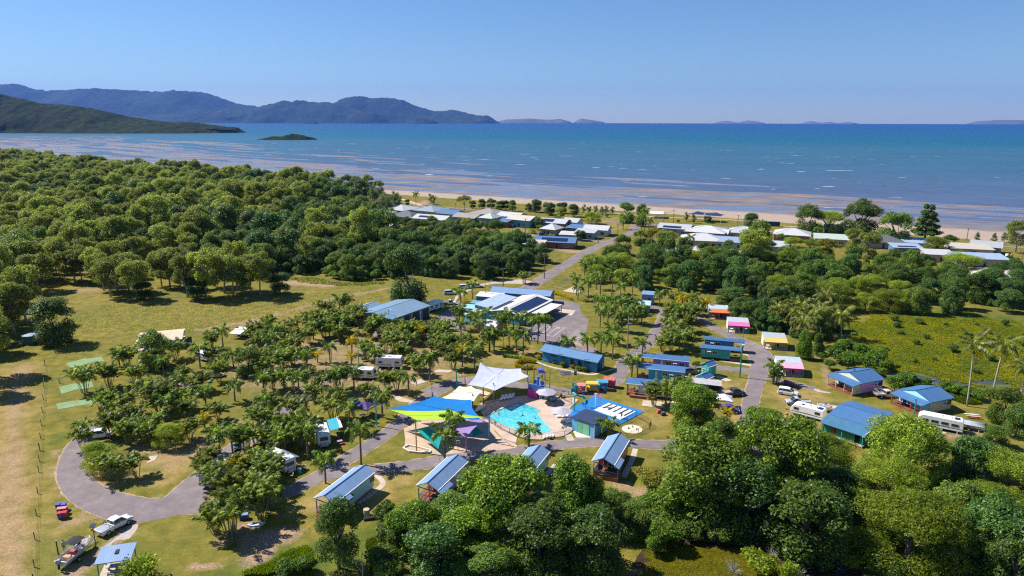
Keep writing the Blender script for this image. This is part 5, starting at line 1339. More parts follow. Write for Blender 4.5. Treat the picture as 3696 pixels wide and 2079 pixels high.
def building(name,label,cat,c,yaw,L,W,H,base=.3,roof='gable',rise=1.0,over=.5,wallm=None,roofm_=None,trim=None,ops=(),walls=None,group=None,ridge=None,endm=None,rx=None,gut=True,skirt=None,backm=None,z=0):
 """a building of separate walls, roof, ridge cap, gutters and openings; walls=(x0,x1) when the roof runs on over a porch"""
 o = thing(name,label,cat,(c[0],c[1],z),yaw,group)
 x0,x1 = walls or (-L/2,L/2); wl = x1 - x0; xc = (x0 + x1)/2; T = .12
 slope = lambda y: rise*(1 - abs(y)/(W/2 + over)) if roof == 'gable' else rise*((y + W/2 + over)/(W + 2*over)) if roof == 'skillion' else 0
 if base > .05:
  MB().box((xc,0,base/2),(wl - .3,W - .3,base)).build('skirt_or_void_shade',skirt or DARK,o)  # dark default puts the shade of the underfloor void into the colour
 for s in (-1,1):   # long walls
  hh = H + (slope(s*W/2) - .12 if roof in ('skillion','gable') else 0.0) - .02
  MB().box((xc,s*(W/2 - T/2),(base + hh)/2),(wl,T,hh - base)).build('wall',(backm or wallm) if s > 0 else wallm,o)
 for s,x in ((-1,x0),(1,x1)):
  xx = x - s*T/2; yw = W/2 - T; b = MB(); zz = H - .02
  pr = [(-yw,base),(yw,base),(yw,zz + (slope(yw) - .12 if roof in ('skillion','gable') else 0))]
  if roof == 'gable': pr.append((0,zz + rise - .14))
  if roof == 'curved': pr += [(yw*.5,zz + rise*.7),(-yw*.5,zz + rise*.7)]
  pr.append((-yw,zz + (slope(-yw) - .12 if roof in ('skillion','gable') else 0)))
  n = len(pr); b.add([(xx - T/2,p[0],p[1]) for p in pr] + [(xx + T/2,p[0],p[1]) for p in pr],[(i,(i + 1) % n,n + (i + 1) % n,n + i) for i in range(n)] + [tuple(range(n - 1,-1,-1)),tuple(range(n,2*n))])
  b.build('wall',endm or wallm,o)
 MB().box((xc,0,base + .03),(wl - .3,W - .3,.06)).build('floor',TIMBERN,o)
 r0,r1 = rx or (-L/2 - over,L/2 + over)
 ro = roof_mesh(roof,r0,r1,-W/2 - over,W/2 + over,H,rise).build('roof',roofm_,o)
 tr = trim or WHITE
 if roof == 'gable': MB().box(((r0 + r1)/2,0,H + rise + .025),(r1 - r0 + .04,.22,.05)).build('ridge_cap',ridge or roofm_,ro)
 if roof == 'hip':
  hh = W/2 + over; lx = max(.05,(r1 - r0)/2 - hh); xm = (r0 + r1)/2; b = MB(); zt = H + rise + .02
  b.bar((xm - lx,0,zt),(xm + lx,0,zt),.22)
  for sx,px in ((-1,r0),(1,r1)):
   for sy in (-1,1): b.bar((px,sy*hh,H + .03),(xm + sx*lx,0,zt),.2)
  b.build('ridge_cap',ridge or roofm_,ro)
 if gut and roof != 'curved':
  for s in ((-1,1) if roof != 'skillion' else (-1,)):
   MB().box(((r0 + r1)/2,s*(W/2 + over + .05),H - .07),(r1 - r0,.1,.14)).build('gutter',tr,ro)
 for op in ops:
  side,u,z_,w,h,kind = op[:6]
  opening(o,side,u,z_,w,h,kind,wl,W,xc,tr,op[6] if len(op) > 6 else None)
 return o
def deck(o,x0,x1,y0,y1,z,mat=None,posts=(),H=2.6,postm=None,rails=(),railm=None,fill=None):
 """porch deck with posts and balustrades; rails: list of ((x,y),(x,y))"""
 mat = mat or TIMBER
 n = max(2,int((y1 - y0)/.28))
 b = MB()
 for k in range(n): b.box(((x0 + x1)/2,y0 + (y1 - y0)*(k + .5)/n,z - .03),(x1 - x0,(y1 - y0)/n - .02,.06))
 b.build('deck',mat,o)
 b = MB()
 b.box(((x0 + x1)/2,y0 + .06,z/2 - .03),(x1 - x0,.05,max(.05,z - .08))); b.box((x0 + .06,(y0 + y1)/2,z/2 - .03),(.05,y1 - y0 - .2,max(.05,z - .08))); b.box((x1 - .06,(y0 + y1)/2,z/2 - .03),(.05,y1 - y0 - .2,max(.05,z - .08)))
 b.build('deck_skirt',mat,o)
 for x,y in posts: MB().box((x,y,H/2),(.13,.13,H)).build('post',postm or WHITE,o)
 for p,q_ in rails:
  r = MB().bar((p[0],p[1],z + .95),(q_[0],q_[1],z + .95),.09).bar((p[0],p[1],z + .12),(q_[0],q_[1],z + .12),.06)
  d = Vector((q_[0] - p[0],q_[1] - p[1])); m_ = max(2,int(d.length/.25))
  for k in range(m_ + 1): r.bar((p[0] + d.x*k/m_,p[1] + d.y*k/m_,z + .1),(p[0] + d.x*k/m_,p[1] + d.y*k/m_,z + .95),.035)
  r.build('railing',railm or postm or WHITE,o)
  if fill: MB().bar((p[0],p[1],z + .5),(q_[0],q_[1],z + .5),.025,.7).build('railing_panel',fill,o)

def axis_place(v,A,zA,B,zB,back):
 """yaw along the ridge from two ridge points and the centre of the far gable end"""
 a,b = P(v,*A,zA),P(v,*B,zB); d = b - a
 return a,b,math.atan2(d.y,d.x),d.length

# ---- four gabled cabins along the bottom road: ridge runs towards the camera, porch at the near end
def gable_cabin(label,v,front,back,wall,postc,railc,ops,roofc=ROOFB,dark_end=None,fill=None):
 a,b,yaw,L = axis_place(v,front,4.1,back,4.1,0)
 yaw = R(66.5); L = 10.2
 ctr = b - Vector((math.cos(yaw),math.sin(yaw),0))*(L/2 - .1)
 o = building('cabin',label,'cabin',ctr,yaw,L,3.65,3.2,.7,'gable',.95,.16,boards(wall),roofc,WHITE,ops,walls=(-L/2 + 3.0,L/2),endm=boards(dark_end or wall),skirt=TIMBERN)
 # wider porch roof over the near right side
 MB().add([(-L/2 - .3,-2.0,3.17),(-L/2 + 3.3,-2.0,3.17),(-L/2 + 3.3,-2.9,2.75),(-L/2 - .3,-2.9,2.75),(-L/2 - .3,-2.0,3.08),(-L/2 + 3.3,-2.0,3.08),(-L/2 + 3.3,-2.9,2.66),(-L/2 - .3,-2.9,2.66)],
    [(3,2,1,0),(4,5,6,7),(0,1,5,4),(1,2,6,5),(2,3,7,6),(3,0,4,7)]).build('porch_roof',roofc,o)
 pm = paint(postc,.5,.08,2,name='porch_paint'); rm = paint(railc,.5,.08,2,name='rail_paint')
 x0,x1 = -L/2 - .1,-L/2 + 3.0
 deck(o,x0,x1,-2.7,1.75,.75,TIMBER,[(x0 + .1,-2.6),(x0 + .1,1.65),(x1 - .1,-2.6),(x0 + .1,-.4)],2.72,pm,[((x0 + .1,-2.6),(x0 + .1,1.65)),((x0 + .1,-2.6),(x1 - .1,-2.6)),((x0 + .1,1.65),(x1,1.65))],rm,fill)
 MB().bar((x0 + .1,-2.75,2.62),(x0 + .1,1.75,2.98),.16).build('porch_beam',pm,o)
 opening(o,'l',-.4,.8,2.2,2.0,'big',L - 3,3.5,1.5)
 MB().box((x0 + 1.4,-.3,1.15),(1.0,.7,.06)).box((x0 + 1.4,-.3,.95),(.08,.08,.4)).build('porch_table',TIMBERN,o)
 for k in range(3): MB().box((x0 - .15 - .28*k,.9,.62 - .2*k),(.3,1.1,.06)).build('step',TIMBER,o)
 return o
W1 = [('f',3.1,1.7,1.3,1.0,'win'),('f',.1,1.6,.8,.9,'win'),('b',1.5,1.7,1.2,.9,'win'),('b',-1.5,1.5,.8,.5,'ac')]
cb = gable_cabin('light blue gabled cabin with a white path curving round its end',11,(1180,708),(1530,452),(.27,.50,.68),(.30,.22,.55),(.36,.26,.62),[W1[0],W1[2]],ROOFP)
# its round window
MB().cyl((0,0,0),.45,.1,18,axis='y').build('round_window',GLASS,cb).location = (-.9,-1.86,2.0)
gable_cabin('mauve gabled cabin left of the broad glossy tree',12,(245,595),(500,355),(.40,.26,.52),(.06,.30,.30),(.45,.30,.55),[W1[0],W1[2]],ROOFP,(.50,.25,.10))
gable_cabin('pale green gabled cabin half hidden behind the broad glossy tree',12,(1100,410),(1240,268),(.22,.52,.36),(.10,.30,.50),(.3,.3,.5),W1[:1] + W1[2:3],ROOFP)
gable_cabin('orange gabled cabin with a green-posted porch',12,(1850,380),(1960,165),(.58,.24,.10),(.03,.32,.25),(.30,.33,.42),[('f',3.2,1.7,.9,1.1,'win'),W1[2]],ROOFP,(.42,.05,.08),glass((.05,.06,.10)))

# ---- four small cabins with coloured awnings along the right-hand lawn
def awning_cabin(label,v,A,B,wall,awn,side,posts,valance):
 a,b = P(v,*A),P(v,*B); d = b - a; yaw = R(-11.5); L = max(5.4,min(6.6,d.length)); m_ = (a + b)/2
 n = Vector((-math.sin(yaw),math.cos(yaw),0)); ctr = m_ + n*4.2
 o = building('cabin',label,'cabin',ctr,yaw,L,3.6,2.75,.15,'skillion',.35,.08,boards(wall),ROOFG,WHITE,[('f',-L*.27,1.0,.9,.9,'win'),('f',L*.12,.2,.85,2.0,'door',DARK),('f',L*.32,1.2,1.0,.8,'win')],endm=boards(side))
 am = roofm(awn,name='awning_sheet')
 MB().add([(-L/2 - .05,-1.85,2.72),(L/2 + .05,-1.85,2.72),(L/2 + .05,-4.25,2.15),(-L/2 - .05,-4.25,2.15),(-L/2 - .05,-1.85,2.64),(L/2 + .05,-1.85,2.64),(L/2 + .05,-4.25,2.07),(-L/2 - .05,-4.25,2.07)],
    [(3,2,1,0),(4,5,6,7),(0,1,5,4),(1,2,6,5),(2,3,7,6),(3,0,4,7)]).build('awning',am,o)
 MB().box((0,-4.3,2.0),(L + .1,.06,.34)).build('valance',paint(valance,.6,.1,2,name='valance'),o)
 for k,(u,pc) in enumerate(zip((-L/2 + .08,.1,L/2 - .12),posts)): MB().box((u,-4.12,1.05),(.22,.22,1.85)).build('post',paint(pc,.5,.08,2,name='porch_paint'),o)
 MB().box((0,-3.0,.06),(L,2.5,.12)).build('porch_slab',CONC,o)
 MB().box((-L*.28,-2.7,.75),(1.2,.7,.06)).box((-L*.28,-2.7,.43),(.1,.1,.6)).build('porch_table',WHITE,o)
 return o
awning_cabin('small cabin under a bright orange awning',10,(512,322),(742,338),(.62,.16,.06),(.62,.16,.05),(.10,.36,.40),((.03,.30,.36),(.30,.25,.20),(.4,.08,.05)),(.55,.10,.04))
awning_cabin('small cabin under a hot pink awning',10,(735,482),(980,498),(.14,.40,.36),(.72,.14,.34),(.55,.60,.62),((.03,.30,.34),(.10,.40,.40),(.03,.30,.34)),(.60,.01,.16))
awning_cabin('small cabin under a yellow awning',10,(1155,678),(1420,695),(.62,.47,.22),(.70,.44,.10),(.50,.56,.54),((.22,.12,.32),(.05,.30,.34),(.45,.30,.15)),(.62,.36,.04))
awning_cabin('small cabin under a pale pink awning',10,(1310,985),(1608,1008),(.60,.20,.22),(.72,.36,.50),(.50,.55,.58),((.05,.30,.36),(.03,.32,.42),(.03,.32,.34)),(.62,.03,.30))

# ---- long park cabins
def long_cabin(label,v,A,B,wall,roof,ops,porch,kind='skillion',z=3.0,W=3.5,postc=(.30,.18,.40),H=3.0,yaw=R(-16.0),rise=.3,endw=None,deckm=None,rail=(.3,.3,.35)):
 a,b = P(v,*A,z),P(v,*B,z); L = (b - a).length
 n = Vector((-math.sin(yaw),math.cos(yaw),0)); ctr = (a + b)/2 + n*(W/2 + .2)
 p0,p1 = porch; wx = (-L/2 + p0,L/2 - p1)
 o = building('cabin',label,'cabin',ctr,yaw,L,W,H,.55,kind,rise,.2,boards(wall),roof,WHITE,ops,walls=wx,endm=boards(endw or wall),skirt=DARK)
 x0,x1 = (-L/2,-L/2 + p0) if p0 else (L/2 - p1,L/2)
 pm = paint(postc,.5,.08,2,name='porch_paint')
 e = x0 + .1 if p0 else x1 - .1; i_ = x1 - .05 if p0 else x0 + .05
 deck(o,x0,x1,-W/2,W/2,.58,deckm or TIMBER,[(e,-W/2 + .1),(e,W/2 - .1),(e,0)],H - .05,pm,[((e,-W/2 + .1),(e,W/2 - .1)),((e,-W/2 + .08),(i_,-W/2 + .08))],paint(rail,.5,.08,2,name='rail_paint'))
 opening(o,'l' if p0 else 'r',0,.6,1.8,2.0,'big',wx[1] - wx[0],W,(wx[0] + wx[1])/2)
 MB().box(((x0 + x1)/2,.2,1.25),(1.0,.8,.06)).box(((x0 + x1)/2,.2,.92),(.1,.1,.6)).build('porch_table',TIMBERN,o)
 return o
long_cabin('navy blue long cabin with a rounded roof behind the green one',4,(1000,505),(1408,540),(.03,.15,.30),ROOFB,[('f',-3.0,1.6,.5,.8,'win'),('f',-1.8,1.6,.8,.6,'ac'),('f',-.4,1.5,1.2,.9,'win')],(0,2.6),'curved',3.1,2.3,(.20,.22,.45),3.0,rise=.5)
long_cabin('deep green long cabin with a rounded roof',4,(960,597),(1385,632),(.03,.24,.20),ROOFB,[('f',-3.0,1.6,.5,.8,'win'),('f',-1.6,1.6,.8,.6,'ac'),('f',-.1,1.5,1.1,.9,'win')],(0,2.8),'curved',3.0,2.4,(.03,.28,.25),3.0,rise=.5,rail=(.03,.26,.22))
long_cabin('violet long cabin behind the cyan one',4,(350,690),(830,745),(.30,.13,.36),ROOFB,[('f',-.6,1.4,1.2,1.0,'win'),('f',1.0,1.7,.8,.5,'ac'),('f',2.6,1.4,1.2,1.0,'win'),('f',-2.2,.7,.5,1.9,'door',WHITE)],(2.6,0),'skillion',3.0,2.5,(.26,.10,.30))
long_cabin('bright cyan long cabin with two air conditioners',4,(285,803),(783,853),(.03,.28,.48),ROOFB,[('f',-.3,1.4,1.1,1.0,'win'),('f',1.2,1.7,.8,.5,'ac'),('f',2.9,1.4,1.1,1.0,'win'),('f',4.3,1.7,.8,.5,'ac'),('f',-2.3,.7,.5,1.9,'door',WHITE)],(2.8,0),'skillion',3.1,2.6,(.28,.12,.40),3.15)
gc = long_cabin('grey long cabin with a red timber deck and ramp',4,(180,965),(640,1010),(.42,.38,.40),ROOFB,[('f',-.6,1.4,1.3,1.0,'win'),('f',2.2,1.4,1.1,.9,'win')],(2.6,0),'skillion',3.0,2.8,(.03,.36,.34),2.95)
MB().box((-1.2,-2.0,.5),(5.6,1.1,.08)).box((-1.2,-2.52,.25),(5.6,.06,.45)).build('ramp',TIMBER,gc)
MB().bar((-4.0,-2.52,1.4),(1.6,-2.52,1.1),.07).bar((-4.0,-2.52,.5),(-4.0,-2.52,1.4),.07).bar((-1.2,-2.52,.5),(-1.2,-2.52,1.25),.07).bar((1.6,-2.52,.4),(1.6,-2.52,1.1),.07).build('handrail',paint((.55,.38,.12),.5,.1,2,name='yellow_rail'),gc)

# ---- three holiday houses at the right
def porch_house(label,v,A,B,C,wall,side,gable,porchwall,ops,lights,deckm=TIMBER):
 """gable end with a lower verandah towards the lower left; A,B verandah eave, C far right eave"""
 a,b,c = P(v,*A,2.6),P(v,*B,2.6),P(v,*C,2.9)
 yaw = R(21.5)            # ridge direction
 W = 7.2; L = 6.6; ux = Vector((math.cos(yaw),math.sin(yaw),0)); uy = Vector((-math.sin(yaw),math.cos(yaw),0))
 ctr = (a + b)/2 + ux*(2.5 + L/2)
 o = building('house',label,'house',ctr,yaw,L,W,2.9,.35,'gable',1.25,.25,boards(wall),ROOFB,paint((.05,.16,.34),.5,.08,2,name='blue_trim'),ops,endm=boards(gable),skirt=TIMBERN,rx=(-L/2 - .1,L/2 + .3))
 x0 = -L/2 - 2.5
 MB().add([(x0 - .2,-W/2 - .25,2.42),(-L/2 - .02,-W/2 - .25,2.86),(-L/2 - .02,W/2 + .25,2.86),(x0 - .2,W/2 + .25,2.42),(x0 - .2,-W/2 - .25,2.32),(-L/2 - .02,-W/2 - .25,2.76),(-L/2 - .02,W/2 + .25,2.76),(x0 - .2,W/2 + .25,2.32)],
    [(0,1,2,3),(7,6,5,4),(4,5,1,0),(5,6,2,1),(6,7,3,2),(7,4,0,3)]).build('verandah_roof',ROOFB,o)
 deck(o,x0,-L/2,-W/2,W/2,.35,deckm,[(x0 + .1,y) for y in (-W/2 + .1,-1.2,1.2,W/2 - .1)],2.4,paint(lights,.5,.08,2,name='porch_paint'),[((x0 + .1,-1.2),(x0 + .1,-W/2 + .1)),((x0 + .1,1.2),(x0 + .1,W/2 - .1))],TIMBER)
 MB().box((-L/2 - 1.3,-W/2 + .06,1.35),(2.2,.1,2.0)).build('verandah_screen',boards(porchwall),o)
 MB().box((-L/2 - 1.5,2.2,.8),(.8,1.6,.07)).box((-L/2 - 1.5,2.2,.55),(.1,1.0,.4)).build('porch_table',TIMBERN,o)
 for y,k in ((-1.8,'win'),(1.7,'big')): opening(o,'l',y,.45 if k == 'big' else 1.2,1.8,1.9 if k == 'big' else 1.0,k,L,W)
 return o
porch_house('pink house with a blue gabled roof and red verandah',5,(555,305),(790,395),(1062,325),(.52,.22,.42),(.5,.2,.4),(.62,.52,.36),(.60,.47,.30),[('f',.8,1.9,.9,.5,'ac'),('f',2.5,1.5,1.0,.9,'win')],(.45,.40,.42))
ph = porch_house('cream house with a blue gabled roof and washing on its verandah',5,(1225,490),(1490,595),(1785,520),(.58,.47,.30),(.6,.5,.3),(.25,.50,.66),(.18,.42,.62),[('f',.8,1.9,.9,.5,'ac'),('f',2.5,1.5,1.0,.9,'win')],(.30,.07,.05))
TOWELS = [paint(c,.9,.12,4,name='towel') for c in ((.25,.45,.62),(.70,.70,.74),(.03,.05,.12),(.20,.40,.55),(.55,.15,.12),(.45,.42,.58))]
for k in range(5):
 t = MB().box((0,0,-.35),(.5,.03,.7)).build('towel',TOWELS[k % 5])
 w = ph.matrix_world if False else (Matrix.Translation(ph.location) @ Matrix.Rotation(ph.rotation_euler[2],4,'Z'))
 t.location = w @ Vector((-5.4,2.2 - k*.75,2.05)); t.rotation_euler[2] = ph.rotation_euler[2] + R(90)
 tag(t,['pale blue towel hanging on the cream house verandah','white towel hanging on the cream house verandah','black towel hanging on the cream house verandah','mid-blue towel hanging on the cream house verandah','red towel hanging on the cream house verandah'][k],'towel','towels on the verandah')
# green and cream house with two roof levels
a,b,c_ = P(5,480,790,2.6),P(5,905,930,2.6),P(5,1290,635,3.4)
yaw = R(-49); Lb = 8.0
uy = Vector((-math.sin(yaw),math.cos(yaw),0)); mid = (a + b)/2
ROOFT = paint((.05,.16,.27),.5,.12,.7,.4,rib=('x',.3),name='teal_blue_roof')
bh = building('house','large green and cream house with two blue roof levels','house',mid + uy*8.6,yaw,Lb,9.5,3.3,.5,'gable',.75,.3,boards((.62,.52,.36)),ROOFB,paint((.05,.16,.34),.5,.08,2,name='blue_trim'),[('r',-2.4,1.6,1.0,1.0,'win'),('r',-.6,1.5,.9,.6,'ac'),('r',1.2,1.6,1.1,1.1,'win'),('r',3.4,1.6,.8,.9,'win')],skirt=DARK)
gw = boards((.015,.15,.10))
MB().add([(-Lb/2 - .3,-8.75,2.58),(Lb/2 + .3,-8.75,2.58),(Lb/2 + .3,-4.55,3.36),(-Lb/2 - .3,-4.55,3.36),(-Lb/2 - .3,-8.75,2.47),(Lb/2 + .3,-8.75,2.47),(Lb/2 + .3,-4.55,3.25),(-Lb/2 - .3,-4.55,3.25)],
   [(0,1,2,3),(7,6,5,4),(0,4,5,1),(1,5,6,2),(2,6,7,3),(3,7,4,0)]).build('lower_roof',ROOFT,bh)
MB().box((Lb/2 + .32,-6.6,2.98),(.08,4.3,.1),0).build('downpipe',WHITE,bh).rotation_euler = (0,0,0)
for x,w in ((-3.3,1.4),(.1,3.6),(3.2,.6)): MB().box((x + .3,-7.9,1.35),(w,.1,1.9)).build('wall',gw,bh)
for s in (-1,1): MB().box((s*(Lb/2 - .1),-6.3,1.4),(.1,3.2,2.2)).build('wall',gw,bh)
MB().box((-2.0,-7.85,1.3),(.7,.08,1.8)).build('door',paint((.25,.05,.06),.6,.1,2,name='maroon_door'),bh)
MB().box((0,-6.5,.28),(Lb,4.1,.2)).build('porch_slab',CONC,bh)
for x in (-Lb/2 + .1,0,Lb/2 - .1): MB().box((x,-8.45,1.35),(.15,.15,2.3)).build('post',paint((.03,.33,.26),.5,.08,2,name='porch_paint'),bh)

# ---- amenities block, big shed, reception, pump house and huts
c_,yaw,L,W = rect3(3,(1545,42),(2075,152),(2155,92),2.9)
am = building('amenities_block','long blue amenities block with a ribbed blue roof','building',c_,yaw,L - .8,W - 1.1,2.9,.1,'gable',1.15,.55,paint((.035,.22,.46),.6,.1,1.5,name='blue_masonry'),paint((.085,.19,.35),.5,.1,.8,.4,rib=('x',.75),name='ribbed_blue_roof'),paint((.05,.18,.36),.5,.08,2,name='blue_trim'),
     [('f',-4.5,1.9,1.6,.5,'win'),('f',-1.5,1.9,1.4,.5,'win'),('f',.9,.15,.95,2.1,'door',DARK),('f',3.0,.15,.95,2.1,'door',DARK),('f',5.2,1.9,1.6,.5,'win'),('r',-.9,.15,.9,2.1,'door',DARK)])
MB().box((L/2 - .2,1.2,1.1),(.1,1.3,1.6)).build('mural_panel',paint((.55,.50,.42),.7,.35,4,name='mural'),am)
for x in (-2.9,4.3): MB().cyl((x,-W/2 + .1,3.1),.07,1.6,8).build('vent_pipe',WHITE,am)
c_,yaw,L,W = rect3(6,(800,527),(1172,394),(890,325),3.9)
sh = building('shed','big grey storage shed with a pale blue roof and open bays','shed',c_,yaw,L - .6,W - .6,3.9,.1,'gable',1.2,.3,boards((.15,.14,.13)),paint((.17,.27,.39),.5,.1,.6,.4,rib=('x',.3),name='pale_shed_roof'),paint((.05,.07,.12),.5,.1,2,name='dark_trim'),[],endm=paint((.30,.26,.235),.6,.1,1.5,rib=('y',.25),name='grey_sheet'))
for k in range(4): MB().box((-L/2 + 2.6 + k*(L - 4)/3.2,-W/2 + .26,1.75),((L - 8)/4,.1,3.2)).build('bay_shade_panel',DARK,sh)  # dark panels on the solid wall, coloured as the shade inside the bays
for k in range(5): MB().box((-L/2 + .6 + k*(L - 1.4)/4,-W/2 + .16,1.9),(.22,.2,3.7)).build('post',WHITE if k in (0,3) else STEEL,sh)
MB().tube([(-L/2 + .6,-W/2 - .2,3.8),(-L/2 + .35,-W/2 + .1,3.2),(-L/2 + .35,-W/2 + .1,.2)],.09,6).build('downpipe',WHITE,sh)
n = Vector((-math.sin(yaw),math.cos(yaw),0)); u = Vector((math.cos(yaw),math.sin(yaw),0))
building('shed','lower wing of the storage shed at its left end','shed',c_ + n*(W*.5 + 2.6) - u*3.2,yaw,L*.62,6.4,3.4,.1,'gable',1.0,.25,boards((.15,.14,.13)),paint((.17,.27,.39),.5,.1,.6,.4,rib=('x',.3),name='pale_shed_roof'),WHITE,[],endm=paint((.30,.26,.235),.6,.1,1.5,rib=('y',.25),name='grey_sheet'))
# reception: solar-roofed long wing, blue wing behind, link roofs
c_,yaw,L,W = rect3(6,(2000,490),(2305,338),(2080,278),3.2)
rec = building('reception_building','reception wing with a pale roof carrying a large solar array','building',c_,yaw,L - .6,W,3.2,.15,'gable',1.1,.3,paint((.10,.36,.52),.6,.1,1.5,name='blue_masonry'),paint((.60,.57,.53),.5,.08,.7,.4,rib=('x',.3),name='pale_roof_sheet'),WHITE,
      [('f',-6,1.2,2.2,1.2,'win'),('f',-2,.2,2.4,2.2,'big'),('f',3,1.2,2.2,1.2,'win'),('f',7,.2,1.2,2.1,'door',paint((.45,.08,.06),.6,.1,2,name='red_door')),('l',0,1.0,2.6,1.4,'win'),('r',0,1.2,1.6,1.0,'win')])
PVC = paint((.012,.022,.07),.18,.15,1.5,.6,name='solar_cell')
def solar(parent,cols,rows,x0,x1,s0,s1,Wh,H,rise,side=-1,lift=.09):
 """panels lying on one slope: s measured up the slope from the eave (0..1)"""
 pr = parent; m0 = None
 for i in range(cols):
  for j in range(rows):
   xa = x0 + (x1 - x0)*i/cols; xb = x0 + (x1 - x0)*(i + .93)/cols
   q0 = s0 + (s1 - s0)*j/rows; q1 = s0 + (s1 - s0)*(j + .94)/rows
   y0,z0 = side*Wh*(1 - q0),H + rise*q0 + lift; y1,z1 = side*Wh*(1 - q1),H + rise*q1 + lift
   b = MB().add([(xa,y0,z0),(xb,y0,z0),(xb,y1,z1),(xa,y1,z1),(xa,y0,z0 - .05),(xb,y0,z0 - .05),(xb,y1,z1 - .05),(xa,y1,z1 - .05)],[(0,1,2,3),(0,4,5,1),(1,5,6,2),(2,6,7,3),(3,7,4,0)] if side < 0 else [(3,2,1,0),(1,5,4,0),(2,6,5,1),(3,7,6,2),(0,4,7,3)])
   b.build('solar_panel',PVC,pr)
solar(rec,16,4,-L/2 + 2.0,L/2 - 2.2,.12,.86,W/2 + .3,3.2,1.1)
solar(rec,14,1,-L/2 + 1.0,L/2 - 9,.10,.42,W/2 + .3,3.2,1.1,1)
MB().box((1.5,-W/2 - 2.6,2.75),(L*.62,4.4,.1)).build('entry_awning',paint((.60,.57,.53),.5,.08,.7,.4,rib=('x',.3),name='pale_roof_sheet'),rec)
for k in range(6): MB().box((-L*.27 + 1.6 + k*L*.115,-W/2 - 4.5,1.4),(.16,.16,2.6)).build('post',paint((.5,.1,.12),.5,.1,2,name='red_post') if k % 2 else paint((.06,.3,.4),.5,.1,2,name='teal_post'),rec)
n = Vector((-math.sin(yaw),math.cos(yaw),0)); u = Vector((math.cos(yaw),math.sin(yaw),0))
building('reception_building','flat link roof beside the solar-roofed wing','building',c_ + n*(W*.5 + 3.4) - u*1.0,yaw,L*.72,6.0,3.5,.15,'skillion',.5,.2,paint((.08,.30,.46),.6,.1,1.5,name='blue_masonry'),paint((.32,.40,.50),.5,.1,.7,.4,rib=('y',.3),name='bluegrey_roof'),WHITE,[])
c2,y2,L2,W2 = rect3(6,(1720,262),(2285,305),(2310,262),3.4)
building('reception_building','long blue wing at the back of the reception','building',c2,y2,L2 - .5,max(5.0,W2),3.4,.15,'gable',1.1,.3,paint((.06,.24,.45),.6,.1,1.5,name='blue_masonry'),ROOFP,WHITE,[('f',-7,1.2,2,1.1,'win'),('f',-3,.2,1,2.1,'door',DARK),('f',7,1.3,1.6,1,'win'),('r',0,1.2,1.6,1.1,'win')])
p = P(6,1725,300,2.8); building('storeroom','small dark blue storeroom with a white flat roof','shed',p,y2,8.5,4.2,2.9,.1,'skillion',.5,.2,boards((.05,.13,.26)),paint((.62,.62,.62),.5,.08,.7,.4,rib=('y',.3),name='white_sheet'),WHITE,[('f',1,.2,1,2,'door',DARK)])
p = P(6,1630,365,2.4); building('storeroom','low green storeroom before the white-roofed one','shed',p,y2,5.6,2.6,2.4,.1,'skillion',.2,.1,boards((.05,.24,.24)),paint((.14,.34,.42),.5,.08,.7,.4,rib=('y',.3),name='teal_sheet'),WHITE,[('f',0,.2,1,2,'door',DARK)])
p = P(6,1590,405,2.6); building('storeroom','teal-roofed shelter at the corner of the reception','shed',p,y2,7.0,3.4,2.5,.1,'skillion',.3,.2,boards((.30,.42,.46)),paint((.25,.50,.55),.5,.08,.7,.4,rib=('y',.3),name='teal_sheet'),WHITE,[('f',-1,.2,1,2,'door',DARK),('f',1.5,1.1,1.2,.9,'win')])
p = P(6,1590,470,2.4); building('shop_annex','low annex with blue front wall beside the palms','building',p,yaw,7,4,2.6,.1,'skillion',.4,.2,boards((.20,.50,.66)),paint((.45,.50,.55),.5,.08,.7,.4,rib=('y',.3),name='grey_sheet_roof'),WHITE,[('f',0,.9,2.2,1.2,'win')])
p = P(6,1720,560,2.6); building('barbecue_shelter','small white-roofed barbecue shelter among the palms','shelter',p,R(-30),6.5,4.5,2.7,.1,'gable',1.0,.3,boards((.45,.22,.12)),paint((.58,.58,.60),.5,.08,.7,.4,rib=('x',.3),name='white_sheet'),WHITE,[('f',0,.9,2.0,1.1,'win')])
c_,yaw,L,W = rect3(3,(1842,655),(2050,728),(2165,655),2.9)
pu = building('pump_house','blue pump house with a dark roof and green doors by the pool','building',c_,yaw,L - .1,W - .1,2.9,.1,'skillion',.25,.12,boards((.09,.31,.56)),paint((.03,.045,.10),.45,.15,.8,.4,rib=('y',.25),name='navy_roof_sheet'),paint((.03,.05,.10),.5,.1,2,name='navy_trim'),[])
for x,m_ in ((-.75,(.16,.46,.26)),(.75,(.20,.52,.30))): MB().box((x,-W/2 + .02,1.3),(1.45,.1,2.3)).build('door',paint(m_,.6,.1,2,rib=('x',.2),name='green_door'),pu)
MB().tube([(L/2 + .1,-W/2 - .1,2.8),(L/2 + .1,-W/2 - .1,.1)],.06,6).build('downpipe',WHITE,pu)
for v,A,B,C,H,lab,wc,ec in [(10,(425,850),(515,880),(595,850),2.9,'small teal gabled hut behind the other one',(.05,.34,.30),(.05,.34,.30)),(10,(370,990),(482,1025),(552,990),2.6,'small turquoise gabled hut with a lilac end',(.05,.38,.42),(.38,.26,.48))]:
 c_,yaw,L,W = rect3(v,A,B,C,H)
 building('hut',lab,'hut',c_,yaw + R(90),W,L,H,.1,'gable',.8,.2,boards(ec),ROOFB,WHITE,[('l',.2,1.4,.8,.5,'win'),('f',.3,.2,.8,1.9,'door',paint(tuple(min(1,k*1.3) for k in ec),.6,.1,2,name='hut_door'))],endm=boards(wc))
